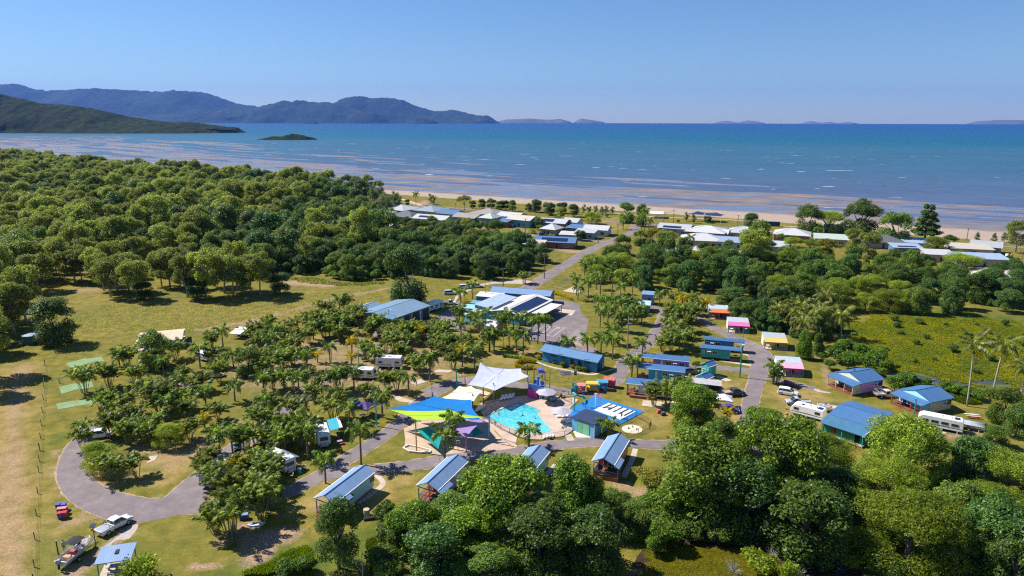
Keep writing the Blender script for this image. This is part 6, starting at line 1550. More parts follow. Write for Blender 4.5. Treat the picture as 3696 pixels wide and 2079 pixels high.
p = P(4,290,118,2.6); building('toilet_block','turquoise toilet block with a pale roof at the far end of the park','building',p,R(-16),8.2,5,2.6,.1,'gable',.8,.4,boards((.10,.42,.48)),paint((.36,.50,.54),.5,.2,.3,.4,rib=('x',.3),name='mixed_roof'),WHITE,[('f',-2,.2,.9,2,'door',DARK),('f',1,1.6,1.4,.5,'win')])
p = P(4,405,70,2); building('hut','tall blue hut behind the turquoise toilet block','hut',p,R(-16),4.0,3.5,3.6,.1,'skillion',.3,.15,boards((.13,.22,.44)),ROOFP,WHITE,[('f',.6,.2,.9,2,'door',DARK)],endm=boards((.35,.28,.40)))
# open-sided shelters
def shelter(name,label,c,yaw,L,W,H,roof,rise,rm,pm,nx=3,floor=True,over=.3):
 o = thing(name,label,'shelter',(c[0],c[1],0),yaw)
 roof_mesh(roof,-L/2 - over,L/2 + over,-W/2 - over,W/2 + over,H,rise).build('roof',rm,o)
 for i in range(nx):
  for s in (-1,1):
   hz_ = H + (rise*(.9 if s > 0 else .06) if roof == 'skillion' else 0) - .1
   MB().box((-L/2 + L*i/(nx - 1),s*W/2,hz_/2),(.13,.13,hz_)).build('post',pm,o)
 for s in (-1,1): MB().box((0,s*W/2,H - .22 + (rise*(.9 if s > 0 else .06) if roof == 'skillion' else 0)),(L,.1,.16)).build('beam',pm,o)
 if floor: MB().box((0,0,.05),(L + .3,W + .3,.1)).build('floor_slab',CONC,o)
 return o
c_,yaw,L,W = rect3(1,(505,1385),(697,1357),(708,1285),2.4)
ps = shelter('picnic_shelter','blue-roofed picnic shelter with green posts at the bottom left',c_,yaw,L - .5,max(2.6,W - .3),2.4,'skillion',.35,ROOFP,paint((.03,.30,.26),.5,.1,2,name='teal_post'),2)
MB().box((0,-.1,.78),(L*.62,.8,.07)).box((-1.1,-.1,.4),(.1,.6,.7)).box((1.1,-.1,.4),(.1,.6,.7)).build('table',paint((.42,.40,.38),.6,.1,2,name='table_top'),ps)
for s in (-1,1): MB().box((0,-.1 + s*.85,.45),(L*.62,.3,.06)).box((-1.0,-.1 + s*.85,.25),(.08,.25,.35)).box((1.0,-.1 + s*.85,.25),(.08,.25,.35)).build('bench',paint((.42,.40,.38),.6,.1,2,name='table_top'),ps)
MB().box((.1,.2,2.66),(.45,.9,.08)).build('skylight',BLACK,ps)
c_,yaw,L,W = rect3(1,(730,205),(968,182),(952,132),2.2)
shelter('tin_shelter','long low tin shelter with a cream roof at the paddock edge',c_,yaw,L,max(3,W),2.2,'gable',.7,paint((.62,.50,.34),.6,.15,.6,.3,rib=('x',.3),name='cream_tin'),paint((.25,.30,.50),.6,.1,2,name='blue_post'),5)
c_,yaw,L,W = rect3(8,(1280,268),(1425,272),(1420,240),3.0)
shelter('beach_shelter','white flat-roofed picnic shelter beside the beach',c_,yaw,L,max(5,W*.6),3.0,'skillion',.5,paint((.66,.66,.68),.5,.06,1,.4,name='white_sheet'),STEEL,3)
# water tank
b = P(1,170,205); tk = thing('water_tank','dark green round water tank under the trees at the left','water tank',(b.x,b.y,0))
MB().cyl((0,0,0),2.0,2.5,24).build('tank_wall',paint((.05,.10,.09),.6,.15,1,rib=('z',.25),name='tank_sheet'),tk)
MB().cyl((0,0,2.5),2.05,.35,24,.3).build('roof',paint((.25,.33,.42),.5,.15,1,name='tank_roof'),tk)

# ---- the township
TR = {'lg': (.40,.41,.42),'bg': (.22,.28,.33),'w': (.47,.465,.47),'dg': (.115,.12,.135),'br': (.30,.265,.245),'gg': (.40,.46,.40),'b': (.08,.17,.34),'cr': (.50,.44,.36),'gr': (.42,.43,.46),'lb': (.28,.36,.48),'teal': (.30,.48,.52)}
def town(label,v,x,y,L,W,roof,rc,wc,yaw=-32,z=3.0,sol=None,H=None,rise=None,ops=None,name='house'):
 H = H or 3.5; W *= 1.2; p = P(v,x,y,H + .7); rise = rise if rise is not None else (2.6 if roof == 'hip' else 1.9 if roof == 'gable' else .9)
 ops = ops if ops is not None else [('f',-L*.28,1.1,1.8,1.1,'win'),('f',L*.05,.3,1.0,2.1,'door'),('f',L*.3,.9,2.0,1.3,'win'),('r',-W*.2,1.1,1.4,1.0,'win'),('r',W*.25,1.1,1.4,1.0,'win'),('l',0,1.1,1.4,1.0,'win')]
 o = building(name,label,'house',p,R(yaw),L,W,H,.25,roof,rise,.6,paint(wc,.7,.1,1,name='house_wall'),roofm(TR[rc]),WHITE,ops)
 if sol: solar(o,sol[0],sol[1],*sol[2],W/2 + .6,H,rise if roof in ('gable','hip') else rise/2)
 return o
BRICK = (.22,.11,.075); CRM = (.50,.43,.33); BRN = (.26,.19,.14)
T = town
T('white flat-roofed house half hidden by gums at the wood edge',7,215,345,22,9,'skillion','w',BRN,-20)
T('cream house with a pale green hipped roof and open verandah',7,745,235,19,13,'hip','gg',CRM)
T('large pale grey hipped roof next to the sand path',7,1000,195,19,15,'hip','lg',CRM)
T('large blue-grey hipped roof behind the white solar roof',7,1310,205,18,15,'hip','bg',(.42,.38,.33))
T('small house with a blue roof beside the blue-grey hipped roof',7,1510,238,14,9,'gable','b',(.3,.3,.32))
T('house with a dark grey hipped roof',7,1060,265,18,11,'hip','dg',BRN)
T('house with a low white roof and a strip of solar panels',7,1330,292,22,10,'gable','w',(.40,.38,.36),-26,None,(7,1,(-8,2,.3,.7)))
T('white flat-roofed house above the creeper trees',7,575,360,15,9,'skillion','w',(.3,.25,.22),-20)
T('flat grey shed roof behind the creeper trees',7,790,355,14,7,'skillion','gr',(.3,.28,.26),-10)
T('low white carport below the white flat roof',7,520,415,12,6,'skillion','w',(.3,.25,.22),-20,H=2.6)
T('big brown-grey hipped house in the middle of the row',7,1900,235,19,14,'hip','br',CRM)
T('taupe walled gabled house left of the big brown-grey roof',7,1700,275,16,10,'gable','br',(.34,.29,.25))
T('two-storey house with a small grey-green hipped roof',7,1915,283,9,8,'hip','gg',(.2,.25,.3),-32,H=5.0)
T('low blue roof joined to the two-storey house',7,2050,318,10,6,'skillion','b',BRICK)
T('white roofed house with several gables',7,2140,265,15,10,'gable','w',(.55,.53,.5))
T('house with a cream roof and a teal side wall',7,2260,298,15,11,'gable','cr',(.10,.33,.42),-30,H=4.4)
T('teal blue roof among the trees below the cream-roofed house',7,2200,488,13,7,'skillion','lb',(.3,.33,.36),-20)
T('small cream shed roof next to the blue solar roof',7,2375,548,9,7,'skillion','cr',(.45,.4,.34),-15)
T('brick house with solar panels and grey roof',8,290,330,17,9,'gable','gr',BRICK,-26,None,(6,2,(-6,1,.2,.8)),3.4)
T('grey hipped cottage before the brick house',8,265,395,9,8,'hip','gr',(.3,.22,.16))
T('small house with a white front beside the brick house',8,480,325,9,7,'gable','gr',(.62,.62,.62))
T('low blue-roofed lean-to behind the corner house',8,520,385,9,6,'skillion','b',(.2,.22,.27))
T('corner house with white and grey roof levels and pale blue walls',8,735,400,13,8,'gable','w',(.45,.55,.62),-22,H=3.4)
T('grey-roofed front part of the corner house',8,620,430,10,6,'skillion','gr',(.25,.33,.38),-22)
T('white flat carport on posts left of the corner house',8,435,455,8,5,'skillion','w',(.25,.25,.25),-15,H=2.6,ops=[])
T('long house with a blue roof covered in solar panels',8,315,520,19,9,'gable','b',BRICK,-14,None,(13,1,(-7,6,.15,.75)),3.2)
T('blue solar-roofed house near the beach picnic shelter',8,1545,385,17,10,'gable','lg',(.2,.3,.38),-26,None,(8,1,(-6,4,.1,.5)))
T('white hipped house with red brick walls',8,1870,418,20,14,'hip','w',BRICK,-27)
T('white front gable of the brick-walled house',8,2000,440,9,7,'gable','w',CRM,-27,H=2.8)
T('white hipped house with cream walls facing the lawn',8,1810,500,19,12,'hip','w',CRM,-14)
T('light grey hipped house right of the white roofs',8,2250,428,16,11,'hip','gr',(.45,.38,.32),-27)
T('pale blue roofed house behind the trees',8,2100,520,16,9,'gable','lb',(.45,.5,.55),-20)
T('grey-white roofed house with a tilted solar rack',8,1620,612,14,8,'skillion','cr',(.5,.45,.4),-18)
T('teal-walled shed with a light blue roof',8,1590,665,12,6,'skillion','lb',(.12,.36,.36),-18)
T('white hipped house near the left beach giants',9,415,352,17,12,'hip','w',BRICK,-24)
T('house with a pale green roof hidden by grey trees',9,770,392,15,9,'gable','gg',(.4,.36,.33),-20)
T('dark grey hipped house behind gum trees',9,1230,412,20,12,'hip','dg',(.3,.27,.26),-20)
T('pale blue-grey roof beside the low wall',9,1550,425,11,9,'skillion','lb',(.55,.53,.5),-20)
T('pale blue shed with a row of solar panels',9,1470,475,12,6,'skillion','lb',(.10,.2,.32),-10,None,(8,1,(-4,4,.3,.8)))
T('long cream roofed house at the right end of the street',9,2060,480,17,9,'skillion','cr',(.5,.43,.33),-16)
T('grey-walled house with a raked light roof',9,2225,462,12,9,'skillion','lg',(.22,.26,.26),-36,H=3.6,rise=1.2)
T('pale blue verandah house facing the lawn at the right',9,2150,570,20,8,'skillion','lb',(.42,.40,.42),-12)
T('large cream-roofed open house at the right edge',9,2310,735,19,11,'hip','cr',(.26,.18,.12),-14)
T('long white-roofed beach hall with dark walls',9,905,310,20,8,'gable','w',(.12,.08,.08),-22)
T('grey-roofed shed at the left behind the umbrella tree',9,200,455,16,9,'gable','gr',(.45,.42,.4),-20)
T('pink and white carport among trees',9,1770,535,11,7,'skillion','w',(.5,.3,.3),-14)
T('cream wall annex beside the umbrella tree',9,90,560,14,8,'skillion','cr',(.55,.46,.36),-14)
p = P(8,2515,362,1.5); ct = thing('shipping_container','navy blue container on the beach grass','container',(p.x,p.y,0),R(-10))
MB().box((0,0,1.3),(11,2.4,2.6)).build('container_body',paint((.03,.05,.11),.6,.15,1,rib=('x',.4),name='navy_steel'),ct)
for s in (-1,1): MB().box((s*2.7,-1.23,1.3),(2.2,.06,2.2)).build('door',paint((.04,.065,.13),.6,.15,1,name='navy_door'),ct)
b = MB(); p = P(9,1380,455); b.box((0,0,.7),(16,.3,1.4)); tag(b.build('garden_wall',paint((.35,.31,.28),.8,.2,1,name='grey_wall')),'low grey garden wall before the bare-trunked beach tree','wall').location = p
# ================================================================ POOL, SAILS, PLAYGROUND
DECKP = sheet_mat('pool_paving',[(.3,(.42,.31,.25)),(.55,(.51,.39,.315)),(.75,(.58,.45,.37))],.35,fineamt=.18,fine=5)
slab('playground_sand',PP(3,(275,765),(330,740),(420,690),(700,640),(1040,660),(1090,720),(1130,800),(1200,860),(1310,905),(1310,945),(1080,975),(850,985),(650,1010),(540,1000),(400,985),(290,960),(290,870)),.046,SAND,k=3)
pool_pts = [(1060,648),(1150,602),(1250,562),(1350,528),(1450,560),(1548,598),(1522,622),(1535,650),(1590,715),(1645,775),(1610,800),(1500,812),(1390,800),(1300,775),(1180,725),(1090,685)]
deck_pts = [(1010,640),(960,560),(1010,520),(1130,500),(1280,470),(1480,455),(1560,470),(1680,490),(1850,480),(1900,500),(1830,570),(1790,630),(1850,700),(1840,790),(1770,835),(1560,872),(1440,865),(1330,835),(1180,765),(1085,705),(1040,672)]
# deck with the pool opening left out: ring between the two outlines
def ring(name,outer,inner,z,mat):
 import mathutils.geometry as mg
 o_ = [Vector((p[0],p[1],z)) for p in outer]; i_ = [Vector((p[0],p[1],z)) for p in inner]
 tri = mg.tessellate_polygon([o_,i_]); allv = o_ + i_
 b = MB().add([tuple(p) for p in allv],[])
 for t in tri:
  a_,b_,c_ = (allv[k] for k in t)
  b.f.append(tuple(t) if (b_ - a_).cross(c_ - a_).z > 0 else tuple(t[::-1]))
 return b.build(name,mat,kind='structure')
pin = [Vector((p[0],p[1],0)) for p in smooth(PP(3,*pool_pts) + [P(3,*pool_pts[0])],2)[:-1]]
ring('pool_deck',PP(3,*deck_pts),pin,.10,DECKP)
m,nt,bs,out = newmat('pool_water'); q = NT(nt); co = q.coord('Object')
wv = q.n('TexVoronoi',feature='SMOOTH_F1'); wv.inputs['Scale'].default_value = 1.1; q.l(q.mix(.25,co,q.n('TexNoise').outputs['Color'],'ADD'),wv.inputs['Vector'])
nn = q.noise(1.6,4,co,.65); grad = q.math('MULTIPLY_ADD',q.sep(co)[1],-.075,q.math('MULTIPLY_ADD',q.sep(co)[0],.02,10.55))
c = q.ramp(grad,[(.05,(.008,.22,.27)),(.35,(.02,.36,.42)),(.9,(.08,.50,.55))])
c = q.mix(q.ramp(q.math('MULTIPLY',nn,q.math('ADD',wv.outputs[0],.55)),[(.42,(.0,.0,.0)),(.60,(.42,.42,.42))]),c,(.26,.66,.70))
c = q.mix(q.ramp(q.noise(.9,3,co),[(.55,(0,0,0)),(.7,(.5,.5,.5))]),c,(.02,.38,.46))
q.l(c,bs.inputs['Base Color']); bs.inputs['Roughness'].default_value = .06; bs.inputs['Specular IOR Level'].default_value = .5
q.l(q.bump(q.noise(2.2,3,co),.35,.2),bs.inputs['Normal'])
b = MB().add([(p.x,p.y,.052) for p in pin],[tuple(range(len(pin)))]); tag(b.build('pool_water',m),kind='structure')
cop = MB()
for i in range(len(pin)): cop.bar((pin[i].x,pin[i].y,.10),(pin[(i + 1) % len(pin)].x,pin[(i + 1) % len(pin)].y,.10),.22,.05)
cp = thing('pool_coping','pale coping around the lagoon pool','pool edge'); cop.build('coping',CONC,cp)
slab('pool_path',PP(3,(1850,795),(1890,770),(2060,828),(2010,850),(1880,850)),.055,paint((.62,.58,.52),.8,.08,2,name='white_concrete'))
slab('pool_path',PP(3,(1080,735),(1110,715),(1330,850),(1320,900),(1200,860)),.058,DECKP)
tri = PP(3,(2400,772)); 
dk = thing('round_slab','round cream slab in the fenced lawn right of the pump house','slab',tri[0]); MB().cyl((0,0,.02),2.05,.06,28).build('slab',paint((.66,.55,.42),.7,.15,1,name='cream_slab'),dk)
for x,y in ((-.7,.2),(.8,-.3),(.2,.9)): MB().cyl((x,y,.08),.22,.35,8,.1).build('spout',TIMBERN if x < 0 else STEEL,dk)

# ---- masts and shade sails
def mast(v,x,yb,yt,col,label,r=.11):
 b = P(v,x,yb); h = top_z(v,x,yb,yt); o = thing('sail_mast',label,'mast',(b.x,b.y,0))
 MB().tube([(0,0,0),(0,0,h)],r,10).build('pole',paint(col,.5,.08,2,name='mast_paint'),o)
 MB().cyl((0,0,h),r*1.15,.1,10).build('cap',paint(tuple(c*.6 for c in col),.5,.08,2,name='mast_cap'),o)
 MB().cyl((0,0,0),r*2,.06,10).build('base_plate',STEEL,o)
 return Vector((b.x,b.y,h))
TEAL = (.03,.42,.38)
mt = {}
for k,v,x,yb,yt,col,lab in [('tl',3,25,742,512,TEAL,'teal mast at the far left corner of the blue sail'),('ye',3,395,975,685,(.66,.38,.02),'yellow mast in the sand under the lime sail'),('bl',3,1072,892,650,(.06,.28,.58),'blue mast at the right corner of the lime sail'),('pk',3,857,990,855,(.62,.28,.40),'pink mast at the front of the purple sail'),
          ('nv',3,918,600,447,(.05,.07,.16),'navy mast between the blue sail and the loungers'),('mr',3,1017,568,390,(.30,.07,.12),'maroon mast beside the cream sail'),('gy',3,1112,522,345,(.30,.30,.36),'grey mast at the front corner of the lilac sail'),('t2',3,768,380,230,TEAL,'teal mast left of the lilac sail'),('p2',3,847,362,278,(.68,.26,.34),'pink mast behind the cream sail'),
          ('t3',3,981,265,120,TEAL,'teal mast behind the lilac sail'),('b2',3,1425,335,170,(.08,.16,.55),'royal blue mast right of the lilac sail'),('sb',3,549,500,432,(.06,.35,.45),'short teal blue mast at the back of the blue sail'),('sp',3,1865,612,345,TEAL,'thin teal mast at the edge of the splash pad')]:
 mt[k] = mast(v,x,yb,yt,col,lab,.07 if k == 'sp' else .13)
def sail(label,corners,rgb,sag=.12,dip=.25,n=14):
 cs = [Vector(c) for c in corners]; m_ = len(cs); ctr = sum(cs,Vector())/m_
 bd = []
 for i in range(m_):
  a,b_ = cs[i],cs[(i + 1) % m_]
  for k in range(n):
   t = k/n; p = a.lerp(b_,t); s = 4*t*(1 - t); p = p.lerp(ctr,sag*s); p.z -= dip*s*.3; bd.append(p)
 R_ = 8; vs = [ctr - Vector((0,0,0))]
 for j in range(1,R_ + 1):
  for p in bd:
   t = j/R_; vs.append(ctr.lerp(p,t) - Vector((0,0,dip*.55*(1 - t*t))))
 nb_ = len(bd); fs = [(0,1 + i,1 + (i + 1) % nb_) for i in range(nb_)]
 for j in range(R_ - 1):
  for i in range(nb_): fs.append((1 + j*nb_ + i,1 + (j + 1)*nb_ + i,1 + (j + 1)*nb_ + (i + 1) % nb_,1 + j*nb_ + (i + 1) % nb_))
 o = thing('shade_sail',label,'shade sail',(ctr.x,ctr.y,0))
 m,nt,bs,out = newmat('sail_cloth'); q = NT(nt); co = q.coord('Object')
 q.l(q.mix(.22,rgb,q.ramp(q.noise(.7,4,co),[(.3,(.3,.3,.3)),(.7,(.7,.7,.7))]),'OVERLAY'),bs.inputs['Base Color']); bs.inputs['Roughness'].default_value = .8; bs.inputs['Specular IOR Level'].default_value = .15
 tr = q.n('BsdfTranslucent'); tr.inputs[0].default_value = (*rgb,1); mx = q.n('MixShader'); mx.inputs[0].default_value = .2
 q.l(bs.outputs[0],mx.inputs[1]); q.l(tr.outputs[0],mx.inputs[2]); q.l(mx.outputs[0],out.inputs[0])
 off = Vector((ctr.x,ctr.y,0))
 c = MB().add([v_ - off for v_ in vs],fs).build('cloth',m,o,smooth=True)
 sm = MB()
 for i in range(nb_): sm.bar(bd[i] - off,bd[(i + 1) % nb_] - off,.05)
 sm.build('edge_webbing',paint(tuple(x*.8 for x in rgb),.8,.05,2,name='webbing'),o)
 seam = MB()
 k0 = n // 2
 for i in range(0,1):
  a,b_ = bd[(i*n + k0) % nb_],bd[(i*n + k0 + nb_ // 2) % nb_]
  pts = [a.lerp(ctr,t/4) - Vector((0,0,dip*.55*(1 - (1 - t/4)**2) - .03)) - off for t in range(5)] + [ctr.lerp(b_,t/4) - Vector((0,0,dip*.55*(1 - (t/4)**2) - .03)) - off for t in range(1,5)]
  seam.tube(pts,.03,4)
 seam.build('seam',paint(tuple(x*.7 for x in rgb),.8,.05,2,name='seam_tape'),o)
 return o
def rope(o_,a,b,off): MB().tube([Vector(a) - off,Vector(b) - off],.03,4).build('cable',STEEL,o_)
def px(v,x,y,z): return P(v,x,y,z)
s1 = sail('large pale lilac sail over the pool loungers',[px(3,872,360,3.6),px(3,1122,412,4.2),px(3,1450,278,4.6),px(3,1366,206,4.4),px(3,1062,188,4.4),px(3,985,150,5.0)],(.52,.55,.78),.10,.5)
s2 = sail('cream sail between the lilac sail and the blue sail',[px(3,620,484,3.2),px(3,790,368,3.9),px(3,905,368,3.9),px(3,1012,410,3.8),px(3,930,510,3.6)],(.74,.70,.58),.10,.4)
sail('narrow peach sail tucked under the cream sail',[px(3,860,362,3.2),px(3,1100,425,3.0),px(3,1025,480,2.9)],(.70,.50,.34),.08,.3)
s3 = sail('big royal blue sail over the playground',[px(3,128,573,4.4),px(3,560,462,4.4),px(3,905,497,4.4),px(3,975,650,4.0),px(3,1060,708,3.4),px(3,620,640,4.0)],(.015,.20,.56),.10,.5)
s4 = sail('lime green sail below the royal blue sail',[px(3,150,592,4.1),px(3,398,690,5.0),px(3,1048,660,4.6),px(3,718,592,5.2)],(.42,.66,.05),.13,.4)
s5 = sail('purple sail at the front of the playground',[px(3,438,716,3.4),px(3,856,858,2.6),px(3,1052,668,3.8),px(3,700,690,3.6)],(.38,.25,.52),.14,.4)
sail('teal sail low on the left under the purple sail',[px(3,400,780,2.4),px(3,600,960,1.2),px(3,640,830,2.4),px(3,500,755,2.8)],(.01,.32,.30),.08,.3)
sail('teal sail low on the right under the purple sail',[px(3,900,790,2.2),px(3,920,848,1.6),px(3,1016,802,1.8),px(3,955,752,2.4)],(.01,.34,.32),.08,.2)
for o_,a,b_ in [(s3,px(3,128,573,4.4),mt['tl']),(s4,px(3,150,592,4.1),mt['tl'] - Vector((0,0,.3))),(s4,px(3,398,690,5.0),mt['ye']),(s4,px(3,1048,660,4.6),mt['bl']),(s5,px(3,1052,668,3.8),mt['bl'] - Vector((0,0,.6))),(s5,px(3,856,858,2.6),mt['pk']),(s1,px(3,1122,412,4.2),mt['gy']),(s1,px(3,1366,206,4.4),mt['b2']),(s1,px(3,985,150,5.0),mt['t3']),(s1,px(3,872,360,3.6),mt['p2']),(s2,px(3,1012,410,3.8),mt['mr']),(s3,px(3,905,497,4.4),mt['nv']),(s3,px(3,560,462,4.4),mt['sb']),(s2,px(3,620,484,3.2),mt['sb'])]:
 rope(o_,a,b_,Vector((o_.location.x,o_.location.y,0)))
# sand boat border
b0 = P(3,400,965); sbx = thing('sand_boat','pale kerbed sand box shaped like a boat around the yellow mast','sand box',b0)
pts = [Vector(p) - b0 for p in PP(3,(270,950),(320,925),(420,945),(520,972),(525,990),(440,995),(330,985),(270,950))]
kb = MB()
for i in range(len(pts) - 1): kb.bar(pts[i] + Vector((0,0,.2)),pts[i + 1] + Vector((0,0,.2)),.3,.4)
kb.build('kerb',paint((.66,.60,.52),.8,.1,2,name='cream_kerb'),sbx)
# navy sails at the beach
for lab,cs in [('navy shade sail beside the beach, left wing',[(1680,262,4.5),(1770,235,5.5),(1850,250,4.6),(1830,275,4.2)]),('navy shade sail beside the beach, right wing',[(1850,250,4.6),(1960,248,5.2),(2048,272,4.2),(2005,288,4.0),(1835,277,4.2)])]:
 sail(lab,[px(8,*c) for c in cs],(.035,.05,.16),.06,.3)
for k,(x,yb,yt) in enumerate([(1832,345,275),(2007,360,285),(1665,310,262),(2046,325,270),(1880,310,250)]): mast(8,x,yb,yt,(.6,.6,.6),['white mast under the middle of the navy sails','white mast at the near right of the navy sails','white mast at the far left of the navy sails','white mast at the far right of the navy sails','white mast at the back of the navy sails'][k],.12)

# ---- fence round the pool and the little lawn
def rail_fence(label,v,pts,h=1.25,n_=None,mesh=False):
 w = [P(v,*p) for p in pts]; o = thing('pool_fence',label,'fence',w[0]); pk = MB(); rl = MB()
 for a,b_ in zip(w[:-1],w[1:]):
  d = b_ - a; k = max(1,int(d.length/2.4))
  for i in range(k + 1): MB().box(tuple(a + d*i/k - w[0] + Vector((0,0,h/2)))[:3],(.06,.06,h)).build('post',BLACK,o)
  for z in (.12,h - .08): rl.bar(a - w[0] + Vector((0,0,z)),b_ - w[0] + Vector((0,0,z)),.045)
  kk = int(d.length/.11)
  for i in range(kk): q_ = a + d*(i + .5)/kk - w[0]; pk.tube([q_ + Vector((0,0,.1)),q_ + Vector((0,0,h - .06))],.008,3,False)
 rl.build('rail',BLACK,o); pk.build('pickets',BLACK,o,kind='stuff')
 return o
rail_fence('black pool fence along the near side of the pool',3,[(1040,672),(1085,712),(1180,775),(1340,850),(1440,870),(1560,872),(1770,838),(1880,765),(2050,830)])
rail_fence('black fence behind the pool loungers',3,[(930,575),(1130,510),(1290,470),(1460,455)])
rail_fence('black fence between the umbrellas and the splash pad',3,[(1700,470),(1840,540),(1690,570)])
rail_fence('black wire fence around the little lawn with the round slab',3,[(2230,850),(2350,860),(2560,770),(2575,735),(2440,660),(2270,745)])
for k,(x,y,c) in enumerate([(1130,742,(.3,.3,.33)),(1758,790,(.15,.35,.35)),(1785,780,(.15,.35,.35))]):
 p = P(3,x,y); s_ = thing('pool_sign',['grey rules board on the near pool fence','left teal board on the pool gate','right teal board on the pool gate'][k],'sign',(p.x,p.y,0),R(-30)); MB().box((0,-.12,.85),(.55,.03,.5)).build('board',paint(c,.6,.1,2,name='sign_board'),s_); MB().box((0,-.06,.5),(.05,.05,.9)).build('bracket',BLACK,s_)

# ---- splash pad with piano keys
SPB = paint((.02,.18,.47),.55,.10,.6,.4,name='splash_pad_blue',dirt=.1)
slab('splash_pad',PP(3,(1960,512),(2050,461),(2512,611),(2265,742),(2160,690),(2050,640),(1850,700),(1795,640),(1800,615),(1850,570)),.10,SPB,.1)
A,B_,C_,D_ = [P(3,*p,.1) for p in ((2040,588),(2182,526),(2432,606),(2290,682))]
pk = thing('piano_keys','giant white and black piano keys on the splash pad floor','play floor',(A.x,A.y,0))
WKEY = paint((.74,.73,.72),.6,.05,2,name='white_key'); BKEY = paint((.03,.03,.045),.5,.1,2,name='black_key')
def bil(s,t): return (A.lerp(B_,s)).lerp(D_.lerp(C_,s),t) - Vector((A.x,A.y,0))
NK = 9
for i in range(NK):
 t0,t1 = (i + .03)/NK,(i + .97)/NK
 MB().add([bil(0,t0) + Vector((0,0,.012)),bil(1,t0) + Vector((0,0,.012)),bil(1,t1) + Vector((0,0,.012)),bil(0,t1) + Vector((0,0,.012))],[(3,2,1,0)]).build('white_key',WKEY,pk)
for i in (.14,.33,.53,.73,.92):
 t0,t1 = i - .032,i + .032
 MB().add([bil(.38,t0) + Vector((0,0,.03)),bil(.99,t0) + Vector((0,0,.03)),bil(.99,t1) + Vector((0,0,.03)),bil(.38,t1) + Vector((0,0,.03))],[(3,2,1,0)]).build('black_key',BKEY,pk)
for k,(x,yb,yt) in enumerate([(1965,570,520),(2200,658,530)]):
 b = P(3,x,yb,.1); h = max(1.8,top_z(3,x,yb,yt)); o = thing('spray_palm',['green spray palm near the teal mast','green spray palm standing on the piano keys'][k],'water toy',b)
 MB().tube([(0,0,0),(.05,0,h)],[.06,.04],8).build('pole',paint((.05,.3,.1),.5,.1,2,name='green_pole'),o)
 for j in range(7):
  a = j*.9; MB().add([(.05,0,h),(.05 + .45*math.cos(a - .25),.45*math.sin(a - .25),h + .12),(.05 + .9*math.cos(a),.9*math.sin(a),h - .15),(.05 + .45*math.cos(a + .25),.45*math.sin(a + .25),h + .12)],[(0,1,2,3)]).build('spray_leaf',paint((.02,.30,.06),.5,.1,2,name='green_plastic'),o)
SPRAY = paint((.70,.76,.80),.4,.1,3,name='spray')
b = P(3,2060,555,.1); o = thing('water_jet','tall jet of water rising from the splash pad','water jet',b)
MB().tube([(0,0,0),(0,0,1.6),(.05,0,3.0)],[.10,.14,.05],7).build('jet',SPRAY,o)
for j in range(6): a = j*1.05; MB().tube([(0,0,2.9),(.35*math.cos(a),.35*math.sin(a),2.9),(.6*math.cos(a),.6*math.sin(a),1.8)],[.035,.03,.015],4).build('falling_spray',SPRAY,o)
b = P(3,2100,560,.1); o = thing('spray_hoop','pink flower spray post beside the water jet','water toy',b)
MB().tube([(0,0,0),(0,0,2.2)],.06,7).build('pole',STEEL,o)
for j in range(6): a = j*1.05; MB().ell((.28*math.cos(a),.28*math.sin(a),2.3),(.2,.2,.07),8,5).build('petal',paint((.65,.10,.30),.5,.1,2,name='pink_plastic'),o)
for x,y in ((2250,640),(2310,640),(2370,640)):
 b = P(3,x,y,.1); o = thing('spray_post','thin spray post on the piano keys','water toy',b,0,'thin spray posts'); MB().tube([(0,0,0),(0,0,1.2),(.25,0,1.35)],.035,6).build('pole',STEEL,o); MB().ell((.27,0,1.33),(.08,.08,.06),8,5).build('nozzle',WHITE,o)

# ---- umbrellas, loungers, tables
def umbrella(v,x,y,zt,r,label):
 p = P(v,x,y,zt); o = thing('umbrella',label,'umbrella',(p.x,p.y,.1)); n = 8; h = zt
 vs = [(0,0,h + .55)]; fs = []
 for i in range(n): a = 2*math.pi*i/n; vs.append((r*math.cos(a),r*math.sin(a),h - .15))
 for i in range(n): a = 2*math.pi*(i + .5)/n; vs.append((r*.90*math.cos(a),r*.90*math.sin(a),h - .10))
 for i in range(n): fs += [(0,1 + i,1 + n + i),(0,1 + n + i,1 + (i + 1) % n)]
 MB().add(vs,fs).build('canopy',paint((.40,.37,.41),.85,.08,1.5,name='grey_canvas'),o)
 rb = MB()
 for i in range(n): a = 2*math.pi*i/n; rb.bar((0,0,h + .53),(r*math.cos(a),r*math.sin(a),h - .17),.03)
 rb.build('rib',STEEL,o); MB().tube([(0,0,0),(0,0,h + .6)],.035,6).build('pole',STEEL,o); MB().cyl((0,0,0),.3,.08,12).build('base',CONC,o)
umbrella(3,1600,425,2.4,2.3,'grey umbrella over the tables at the slide tower')
umbrella(3,1745,598,2.4,2.3,'grey umbrella over loungers beside the splash pad')
WPL = paint((.76,.76,.76),.45,.04,2,.4,name='white_plastic')
def lounger_proto(loc,rz,label,group):
 o = thing('sun_lounger',label,'sun lounger',loc,rz,group)
 MB().box((0,0,.34),(1.35,.62,.07)).build('seat',WPL,o)
 MB().add([(.6,-.31,.36),(.6,.31,.36),(1.15,.31,.82),(1.15,-.31,.82),(.62,-.31,.30),(.62,.31,.30),(1.19,.31,.78),(1.19,-.31,.78)],[(0,1,2,3),(7,6,5,4),(0,3,7,4),(1,5,6,2),(2,6,7,3),(0,4,5,1)]).build('backrest',WPL,o)
 for x in (-.55,.55):
  for y in (-.26,.26): MB().box((x,y,.16),(.06,.06,.32)).build('leg',WPL,o)
 for s in (-1,1): MB().box((.25,s*.34,.5),(.6,.06,.05)).box((0,s*.34,.42),(.05,.05,.16)).build('armrest',WPL,o)
 return o
lg0 = None
